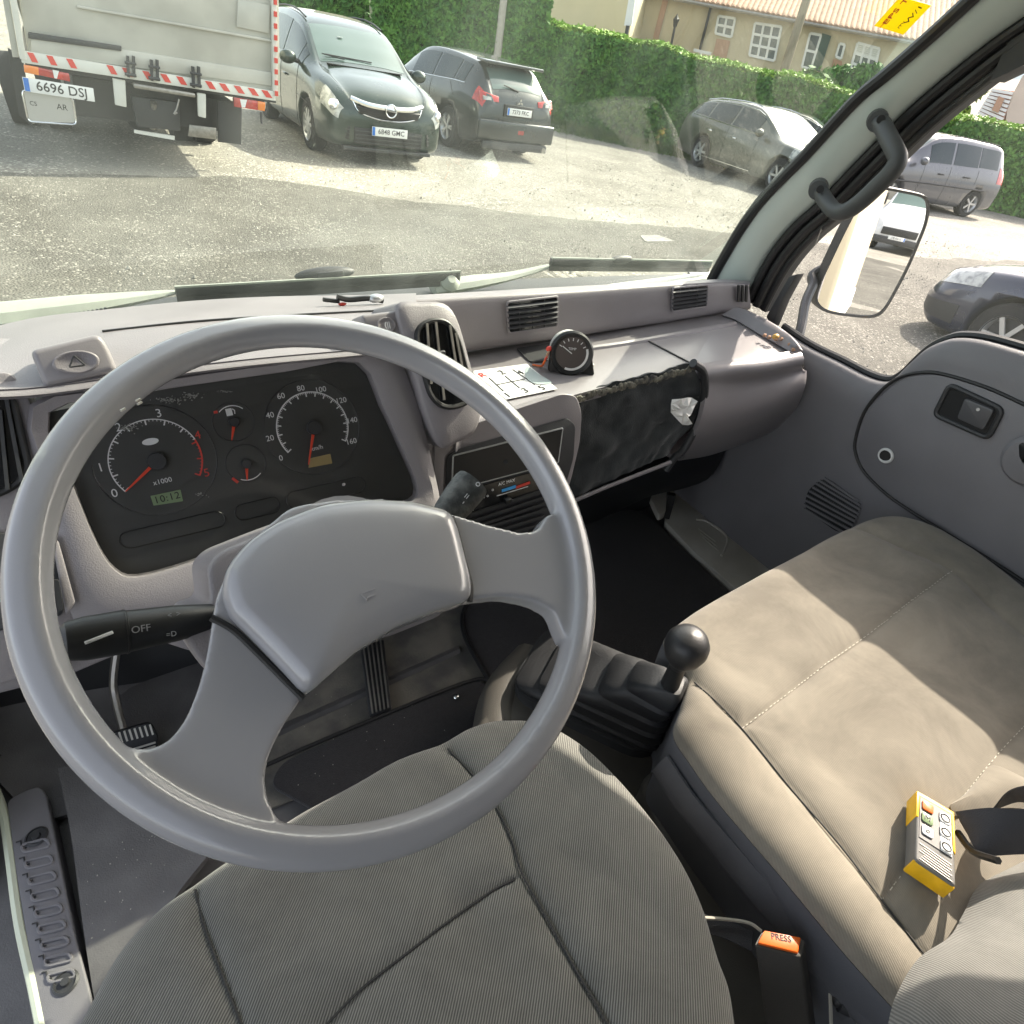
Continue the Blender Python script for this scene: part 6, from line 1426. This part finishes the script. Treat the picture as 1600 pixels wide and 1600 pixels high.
# wrinkled tongue of cloth between the cushions and the backrest
MB().grid(loft([WP([(1500, 1250), (1530, 1215), (1552, 1195), (1600, 1215)], ('z', 1.345)), [p+V((0, 0, .008)) for p in WP([(1480, 1262), (1530, 1240), (1575, 1230), (1640, 1250)], ('z', 1.345))], WP([(1490, 1275), (1530, 1268), (1580, 1262), (1640, 1270)], ('z', 1.345))], 4, 3)).build('cloth_fold', M['seatp'], ps, solid=.003)

# remote control
zr_ = 1.347
rc = thing('remote_control', 'yellow and grey crane remote control lying on the passenger seat', 'remote control', W(1440, 1330, ('z', zr_)))
zt_ = zr_+.024
tq = WP([(1433, 1237), (1490, 1270), (1494, 1386), (1430, 1343)], ('z', zt_))
bq = [p+V((0, 0, -.024)) for p in tq]
bcorn = WP([(1413, 1252), (1475, 1285), (1472, 1397), (1409, 1353)], ('z', zr_))
MB().prism(rp(tq, .004), (0, 0, -.026)).build('body', mat('grey_case', (.15, .147, .14), .5, var=.08, scale=60), rc, bev=.0025, seg=3)
tu = (tq[1]-tq[0]).normalized(); tv = (tq[0]-tq[3]).normalized(); TWd = (tq[1]-tq[0]).length; THt = (tq[0]-tq[3]).length
def rcp(u, v, d=0): return tq[3].lerp(tq[2], u).lerp(tq[0].lerp(tq[1], u), v)+V((0, 0, d))
MB().prism([rcp(-.015, -.012, -.003), rcp(1.015, -.012, -.003), rcp(1.015, .03, -.003), rcp(-.015, .03, -.003)], (0, 0, -.0245)).build('yellow_end', M['yellow'], rc, bev=.002)
MB().prism([rcp(-.015, .62, .0006), rcp(.06, .62, .0006), rcp(.10, .93, .0006), rcp(.92, .93, .0006), rcp(.94, .45, .0006), rcp(1.015, .42, .0006), rcp(1.015, 1.012, .0006), rcp(-.015, 1.012, .0006)], (0, 0, -.026)).build('yellow_shell', M['yellow'], rc, bev=.001)
MB().prism([rcp(.08, .34, .0003), rcp(.92, .34, .0003), rcp(.92, .94, .0003), rcp(.08, .94, .0003)], (0, 0, .0006)).build('label_sheet', mat('label_grey', (.14, .13, .128), .5), rc)
MB().prism([rcp(.62, .34, .001), rcp(.90, .34, .001), rcp(.90, .92, .001), rcp(.62, .80, .001)], (0, 0, .0004)).build('label_white', M['print'], rc)
for u, v, m_, s_ in ((.28, .84, 'orange', ''), (.27, .66, 'lcdg', 'M'), (.28, .48, 'paper', 'o'), (.74, .82, 'paper', 'n'), (.75, .62, 'paper', 'o'), (.76, .42, 'paper', 'o')):
    c0 = rcp(u, v, .0012); bt_ = MB().prism(rp([c0+tu*a*TWd*.15+tv*b_*THt*.07 for a, b_ in ((-1, -1), (1, -1), (1, 1), (-1, 1))], .003), (0, 0, .0016)).build('button', M[m_], rc, bev=.0006)
    if u > .5:
        MB().tube([c0+V((0, 0, .0016))+tu*math.cos(t)*.0045+tv*math.sin(t)*.0045 for t in [2*math.pi*k/16 for k in range(16)]], .0008, 5, closed=True).build('symbol', M['ink'], bt_)
    elif s_: text('symbol', s_, .009, frame(c0+V((0, 0, .0019)), tu, tv), M['ink'], bt_)
for k in range(7): MB().bar(rcp(.1+.05*(k % 3), .05+.035*k, .0005), rcp(.9-.06*(k % 2), .03+.035*k, .0005), .0007, .0006).build('grip_line', M['steel'], rc)
MB().tube(cr([W(1560, 1345, ('z', 1.40)), W(1520, 1330, ('z', 1.372)), W(1496, 1300, ('z', 1.362))], 4), .004, 6).build('strap_lug', M['black'], rc)

# seat belt webbing crossing the bench from the right
sbt = thing('seat_belt', 'black seat belt strap looping across the passenger bench', 'seat belt', W(1590, 1300, ('z', 1.36)))
def strap(pts, w_, nm, par, m, upv=(0, 0, 1), n=5):
    P = cr(pts, n); L_ = []
    for i, p in enumerate(P):
        t = (P[min(i+1, len(P)-1)]-P[max(i-1, 0)]).normalized(); s_ = t.cross(V(upv)).normalized()*w_/2; L_.append([p-s_, p, p+s_])
    MB().grid(L_).build(nm, m, par, solid=.0018)
def band(rows_, nm): MB().grid(loft(rows_, 5, 3)).build(nm, M['belt'], sbt, solid=.0018)
band([[W(1492, 1268, ('z', 1.372)), W(1545, 1262, ('z', 1.40)), W(1600, 1264, ('z', 1.42)), W(1700, 1255, ('z', 1.44))], [W(1500, 1284, ('z', 1.370)), W(1545, 1296, ('z', 1.392)), W(1600, 1300, ('z', 1.405)), W(1700, 1296, ('z', 1.42))], [W(1507, 1296, ('z', 1.368)), W(1534, 1334, ('z', 1.376)), W(1600, 1335, ('z', 1.385)), W(1700, 1336, ('z', 1.40))]], 'webbing')
band([[W(1552, 1262, ('z', 1.372)), W(1575, 1236, ('z', 1.40)), W(1610, 1226, ('z', 1.43)), W(1700, 1215, ('z', 1.45))], [W(1556, 1262, ('z', 1.365)), W(1585, 1252, ('z', 1.38)), W(1612, 1252, ('z', 1.40)), W(1700, 1250, ('z', 1.42))]], 'webbing_loop')
# centre console between the seats, gear lever, buckle, handbrake
cs = thing('centre_console', 'dark brown-grey console panel between the seats', 'console', (.45, .2, 1))
cq = WP([(1000, 1215), (1035, 1190), (1075, 1250), (1130, 1330), (1200, 1430), (1300, 1540), (1380, 1700), (1150, 1700), (1110, 1480), (1040, 1330)], ('z', 1.16))
MB().prism(rp(cq, .02), (0, 0, -.2)).build('tunnel_panel', M['console'], cs, bev=.012, seg=3)
tn = WP([(725, 1165), (760, 1100), (830, 1020), (880, 1010), (1060, 1160), (1120, 1330), (1000, 1330), (880, 1200)], ('z', 1.10)); MB().prism(rp(tn, .03), (0, 0, -.16)).build('tunnel_cover', M['console'], cs, bev=.02, seg=3)
MB().tube(cr(WP([(775, 1165), (790, 1090), (835, 1035)], ('z', 1.06)), 5), .045, 14).build('tunnel_shoulder', M['console'], cs)
gl = thing('gear_lever', 'black gear lever with round knob and ribbed rubber gaiter', 'gear lever', W(950, 1100, ('z', 1.1)))
def rrect(c, u, v, a, b_, r_=.35, n=5):
    pts = [c+u*x*a+v*y*b_ for x, y in ((-1, -1), (1, -1), (1, 1), (-1, 1))]; return rp(pts, min(a, b_)*r_*2, n)
ga, gb = W(828, 1042, ('z', 1.12)), W(1062, 1150, ('z', 1.12)); c0 = (ga+gb)/2+V((.012, .03, 0)); gu_ = (gb-ga).normalized(); gv_ = V((0, 0, 1)).cross(gu_); HA = (gb-ga).length/2
axl = (W(1048, 1066, ('z', 1.335))-c0)
rings = []
tiers = [(0, .92, .084), (.17, .76, .074), (.38, .57, .062), (.60, .40, .048), (.80, .26, .034)]
def gpos(t): return c0+V((0, 0, .212*t))+V((axl.x, axl.y, 0))*(t**.9)
for (t, a, b_), (t2, a2, b2) in zip(tiers, tiers[1:]+[(1.0, .14, .018)]):
    rings.append(rrect(gpos(t), gu_, gv_, HA*a, b_, .22)); rings.append(rrect(gpos(t+(t2-t)*.12)+V((0, 0, .004)), gu_, gv_, HA*a*1.03, b_*1.04, .22))
    rings.append(rrect(gpos(t+(t2-t)*.80), gu_, gv_, HA*(a*.35+a2*.65)*1.02, b_*.35+b2*.65+.002, .24)); rings.append(rrect(gpos(t2), gu_, gv_, HA*a2*.93, b2*.9, .24))
rings = [[p+V((noise.noise(p*22), noise.noise(p*22+V((5, 5, 5))), noise.noise(p*22+V((9, 9, 9)))))*.0045 for p in rg_] for rg_ in rings]
MB().rings(rings).build('gaiter', M['rubber'], gl, ang=50)
rings = [rrect(c0+V((0, 0, h_)), gu_, gv_, HA*a, b_, .3) for h_, a, b_ in ((-.12, 1.12, .105), (-.09, 1.14, .108), (-.085, 1.06, .100), (-.06, 1.08, .102), (-.055, 1.0, .096), (-.03, 1.02, .098), (-.022, .97, .092), (.0, .97, .092), (.004, .90, .084))]
MB().rings(rings).build('gaiter_base', M['rubber'], gl, ang=50)
kt = W(1072, 1012, ('z', 1.42)); nk = gpos(1.0)
MB().tube([nk-V((0, 0, .02)), nk.lerp(kt, .5), kt], [.014, .0115, .013], 14).build('shaft', M['black'], gl)
kd = (kt-nk).normalized()
MB().lathe([(.012, -.042), (.0135, -.034), (.019, -.026), (.0255, -.014), (.029, 0), (.0285, .010), (.024, .020), (.014, .027), (.0005, .029)], kt, kd, 28).build('knob', mat('knob_black', (.022, .022, .023), .45, bump=.1, bscale=300), gl, ang=70)
# buckle
bc = thing('seat_belt_buckle', 'dark seat belt buckle with an orange PRESS button between the seats', 'buckle', W(1220, 1500, ('z', 1.28)))
zb_ = ('z', 1.30)
bt4 = WP([(1178, 1478), (1190, 1455), (1258, 1468), (1252, 1496)], zb_)
bdir = (W(1235, 1650, ('z', 1.20))-W(1212, 1480, zb_)).normalized()
MB().prism(rp(bt4, .004), bdir*.11).build('housing', M['console'], bc, bev=.003, seg=3)
bcn = sum(bt4, V())/4; bn_ = -bdir
MB().prism([bcn+(p-bcn)*.84-bdir*.0005 for p in bt4], -bdir*.003).build('release_button', M['orange'], bc, bev=.001)
bu = (bt4[2]-bt4[1]).normalized(); bv = (bt4[1]-bt4[0]).normalized()
text('marking', 'PRESS', .0085, frame(bcn-bdir*.0038+bv*.003, bu, bv-bdir*.0), M['dark'], bc)
MB().tube(cr(WP([(1095, 1434), (1130, 1436), (1170, 1442), (1190, 1455)], ('z', 1.27)), 5), .002, 6).build('belt_edge', M['stitch'], bc)
strap(WP([(1092, 1440), (1130, 1450), (1175, 1470)], ('z', 1.262)), .02, 'strap', bc, M['belt'])
MB().tube(cr(WP([(1262, 1480), (1290, 1492), (1296, 1530), (1300, 1640)], ('z', 1.24)), 5), .002, 6).build('tag_wire', M['stitch'], bc)
hbk = thing('handbrake', 'handbrake grip with worn end at the bottom edge between the seats', 'handbrake', W(1360, 1590, ('z', 1.2)))
MB().tube(cr(WP([(1312, 1562), (1335, 1575), (1375, 1605), (1420, 1650)], ('z', 1.24)), 4), .012, 12).build('grip', M['dark'], hbk)
MB().ell(W(1312, 1561, ('z', 1.24)), (.010, .008, .008)).build('end_button', M['ink'], hbk)
MB().tube(WP([(1368, 1597), (1392, 1618)], ('z', 1.253)), .004, 6).build('orange_band', M['orange'], hbk)

# ================================================================= FLOOR
ZF = .935
tn1 = MB().prism(rp(WP([(440, 1190), (420, 1225), (740, 1400), (900, 1300), (775, 1090), (762, 1068), (742, 1060), (700, 1076), (600, 1115)], ('z', ZF+.018)), .02), (0, 0, -.014)).build('floor_mat', M['mat'], bev=.004); tag(tn1, 'black carpet mat on the driver floor below the wheel', 'mat', group='black carpet floor mats')
MB().tube(cr(WP([(180, 1310), (420, 1194), (600, 1117), (742, 1062), (768, 1075), (778, 1095)], ('z', ZF+.020)), 5), .004, 8).build('mat_edging', M['ink'], tn1)
MB().ell(W(713, 1089, ('z', ZF+.024)), (.007, .007, .005)).build('mat_stud', M['chrome'], tn1)
pm = MB().prism(rp(WP([(745, 925), (722, 960), (728, 1000), (775, 1080), (820, 1160), (1100, 1150), (1260, 960), (1140, 925), (1010, 800), (900, 780)], ('z', ZF+.018)), .02), (0, 0, -.014)).build('floor_mat', M['mat'], bev=.004); tag(pm, 'black carpet mat on the passenger side floor', 'mat', group='black carpet floor mats')
MB().tube(cr(WP([(745, 925), (724, 955), (725, 990), (750, 1040), (782, 1090)], ('z', ZF+.020)), 5), .005, 8).build('mat_edging', M['black'], pm)
fs = MB().prism(rp(WP([(430, 1090), (380, 1280), (780, 1120), (730, 900), (560, 940)], ('z', ZF+.003)), .03), (0, 0, -.004)).build('footwell_floor', M['floor']); tag(fs, kind='structure')
tb2 = MB().grid(loft([WP([(-60, 1050), (100, 1010), (300, 980), (480, 960), (700, 920)], ('y', 1.04)), WP([(-60, 1150), (120, 1110), (300, 1080), (480, 1040), (700, 960)], ('y', .98)), WP([(60, 1290), (200, 1250), (330, 1200), (480, 1130), (720, 1020)], ('z', ZF+.004))], 4, 5)).build('toe_board', M['vinyl'], solid=.01); tag(tb2, kind='structure')
# kick panel left
kp = MB().prism([V((-.40, 1.12, .9)), V((-.40, .70, .9)), V((-.40, .78, 1.2)), V((-.40, .9, 1.5)), V((-.40, 1.12, 1.5))], (.03, 0, 0)).build('kick_panel', M['vinyl']); tag(kp, kind='structure')
# soft hump of the floor covering
hv = MB().grid(loft([WP([(90, 1200), (200, 1190), (290, 1240), (330, 1330)], ('z', ZF+.05)), WP([(110, 1300), (190, 1300), (250, 1340), (275, 1400)], ('z', ZF+.045)), WP([(130, 1450), (190, 1440), (235, 1440), (250, 1450)], ('z', ZF+.04)), WP([(150, 1580), (180, 1560), (200, 1540), (215, 1520)], ('z', ZF+.03))], 5, 5)).build('floor_covering', M['vinyl'], solid=.012); tag(hv, kind='structure')
# pedals
cp_ = thing('clutch_pedal', 'clutch pedal with ribbed rubber pad low left of the wheel', 'pedal', W(215, 1150, ('y', .86)), group='foot pedals')
pp_ = (W(215, 1150, ('y', .84)), V((0, -.75, .66)).normalized())
pq_ = rp(WP([(165, 1148), (235, 1128), (247, 1150), (246, 1180), (200, 1200), (172, 1180)], pp_), .01); MB().prism(pq_, -pp_[1]*.015).build('pad', M['rubber'], cp_, bev=.003)
for k in range(9): a = 170+k*8; MB().bar(W(a, 1148-k*2, (pp_[0]+pp_[1]*.001, pp_[1])), W(a+5, 1164-k*2, (pp_[0]+pp_[1]*.001, pp_[1])), .003, .002, pp_[1]).build('rib', M['cream'], cp_)
for k in range(4): MB().bar(W(190, 1176+k*6, (pp_[0]+pp_[1]*.001, pp_[1])), W(243, 1160+k*6, (pp_[0]+pp_[1]*.001, pp_[1])), .003, .002, pp_[1]).build('rib', M['cream'], cp_)
MB().tube(cr([W(183, 1010, ('y', .98)), W(177, 1060, ('y', .95)), W(180, 1090, ('y', .93)), W(195, 1150, ('y', .86))], 5), .007, 8).build('arm', M['steel'], cp_)
ac = thing('accelerator_pedal', 'long worn metal accelerator pedal with vertical ridges', 'pedal', W(590, 1110, ('z', ZF+.02)), group='foot pedals')
aq = [W(563, 1010, ('y', .86)), W(600, 998, ('y', .86)), W(612, 1105, ('z', ZF+.03)), W(578, 1117, ('z', ZF+.03))]
an_ = (aq[1]-aq[0]).cross(aq[3]-aq[0]).normalized(); an_ = an_ if an_.dot(EYE-aq[0]) > 0 else -an_
MB().prism(aq, -an_*.012).build('plate', M['dark'], ac, bev=.003)
for k in range(5): t = .12+k*.18; MB().bar(aq[0].lerp(aq[1], t)+an_*.002, aq[3].lerp(aq[2], t)+an_*.002, .003, .003, an_).build('ridge', M['steel'], ac)
# white metal step inside the passenger door
stp = thing('door_step', 'white painted metal sill step at the passenger door foot', 'step', (1.25, .8, .95))
sq1 = WP([(1048, 760), (1062, 770), (1110, 805), (1205, 887), (1260, 930), (1200, 960), (1148, 918), (1085, 862), (1040, 815)], ('z', ZF+.03))
MB().prism(rp(sq1, .01), (0, 0, -.03)).build('tread', M['cream'], stp, bev=.004)
MB().tube(cr(WP([(1088, 812), (1105, 815), (1135, 838), (1132, 860), (1127, 868)], ('z', ZF+.0315)), 5), .003, 8).build('pressed_rib', M['cream'], stp)
for k in range(3): MB().bar(W(1092+k*3, 826+k*7, ('z', ZF+.032)), W(1118+k*2, 846+k*7, ('z', ZF+.032)), .002, .002).build('pressed_line', M['cream'], stp)
MB().tube(cr(WP([(1062, 768), (1130, 815), (1205, 885)], ('z', ZF+.034)), 5), .004, 8).build('edge', M['ink'], stp)
MB().prism(rp(WP([(1016, 775), (1042, 768), (1040, 800), (1030, 805)], ('z', ZF+.10)), .01), (0, 0, -.02)).build('bracket', M['cream'], stp)
MB().bar(W(1050, 772, ('z', ZF+.12)), W(1040, 808, ('z', ZF+.05)), .02, .02).build('strut', M['ink'], stp)
# left door sill trim with ribs, weather strip and outside step
ls = thing('sill_trim', 'grey ribbed plastic sill trim at the open driver door', 'sill trim', W(80, 1400, ('z', ZF)))
zs_ = ('z', ZF+.035)
MB().prism(rp(WP([(10, 1250), (45, 1232), (62, 1228), (72, 1240), (95, 1350), (120, 1470), (140, 1545), (160, 1640), (70, 1640), (50, 1520), (25, 1370)], zs_), .012), (0, 0, -.05)).build('trim', M['door'], ls, bev=.006, seg=3)
zs2 = ('z', ZF+.0365)
for k in range(9):
    y0 = 1318+k*25.5; x0 = 33+k*5.0
    MB().tube(rp(WP([(x0, y0+2), (x0+40, y0-8), (x0+46, y0+4), (x0+4, y0+14)], zs2), .006, 3), .0022, 6, closed=True).build('rib', M['door'], ls)
    MB().tube(WP([(x0-8, y0-2), (x0-1, y0-4), (x0+1, y0+8), (x0+8, y0+6)], zs2), .0012, 6).build('notch', M['dark'], ls)
for a, c in ((57, 1307), (102, 1535)): MB().lathe([(.016, .0), (.013, .002), (.012, -.003), (.007, -.002), (.005, .004), (.0005, .004)], W(a, c, zs2), (0, 0, 1), 20).build('screw_boss', M['dark'], ls)
MB().tube(cr(WP([(-10, 1230), (5, 1270), (15, 1330), (30, 1440), (52, 1540), (72, 1640)], ('z', ZF+.03)), 5), .007, 8).build('weather_strip', mat('pale_strip', (.62, .66, .52), .5), ls)
os_ = thing('outside_step', 'grey slotted metal boarding step outside the driver door', 'step', W(20, 1500, ('z', .62)))
zo = ('z', .62)
MB().prism(WP([(-120, 1400), (12, 1400), (40, 1500), (70, 1640), (-120, 1640)], zo), (0, 0, -.03)).build('tread', mat('blue_grey_metal', (.22, .24, .28), .5, var=.1, scale=10), os_, bev=.004)
zo2 = ('z', .6225)
for k in range(7):
    for (a, c) in ((10+k*.5, 1438+k*35), (27+k*1.8, 1458+k*35)):
        MB().prism(rp(WP([(a, c), (a+5, c-1), (a+7, c+14), (a+2, c+15)], zo2), .004, 2), (0, 0, .002)).build('slot', M['ink'], os_)
# open side: lower body of the cab outside
lp_ = MB().prism([V((-.42, .55, .42)), V((-.42, 1.1, .42)), V((-.42, 1.1, .92)), V((-.42, .55, .9))], (.04, 0, 0)).build('cab_side_panel', M['cream']); tag(lp_, kind='structure')
# door check area: worn cream metal at the far left
wj = thing('door_jamb', 'worn cream metal door jamb with cable at the left edge', 'door jamb', W(15, 1180, ('x', -.36)))
MB().grid(loft([WP([(-30, 1100), (5, 1120), (25, 1150), (38, 1190), (35, 1215)], ('x', -.36)), WP([(-40, 1160), (0, 1170), (15, 1190), (22, 1210), (20, 1230)], ('x', -.39))], 4, 3)).build('jamb_metal', M['cream'], wj, solid=.01)
MB().tube(cr(WP([(-10, 1170), (20, 1198), (45, 1208), (62, 1217)], ('x', -.345)), 5), .0015, 6).build('cable', M['ink'], wj)

# dust, crumbs and lint on shelf, mats and floor: nobody could count them
b = MB(); rg = random.Random(31)
for _ in range(130):
    k = rg.random()
    if k < .35: p = W(rg.uniform(700, 1080), rg.uniform(545, 600), ('z', ZT)); sz = .0006
    elif k < .7: p = W(rg.uniform(450, 760), rg.uniform(1080, 1300), ('z', ZF+.019)); sz = .0009
    else: p = W(rg.uniform(130, 260), rg.uniform(1300, 1500), ('z', ZF+.052)); sz = .0009
    b.box(p+V((0, 0, sz*.4)), (sz*rg.uniform(.6, 1.8), sz*rg.uniform(.6, 1.8), sz*.8), Matrix.Rotation(rg.random()*3, 3, 'Z'))
tag(b.build('dust', mat('pale_crumbs', (.42, .40, .35), .9)), 'pale dust and crumbs scattered on the shelf and the floor mats', 'dust', kind='stuff')
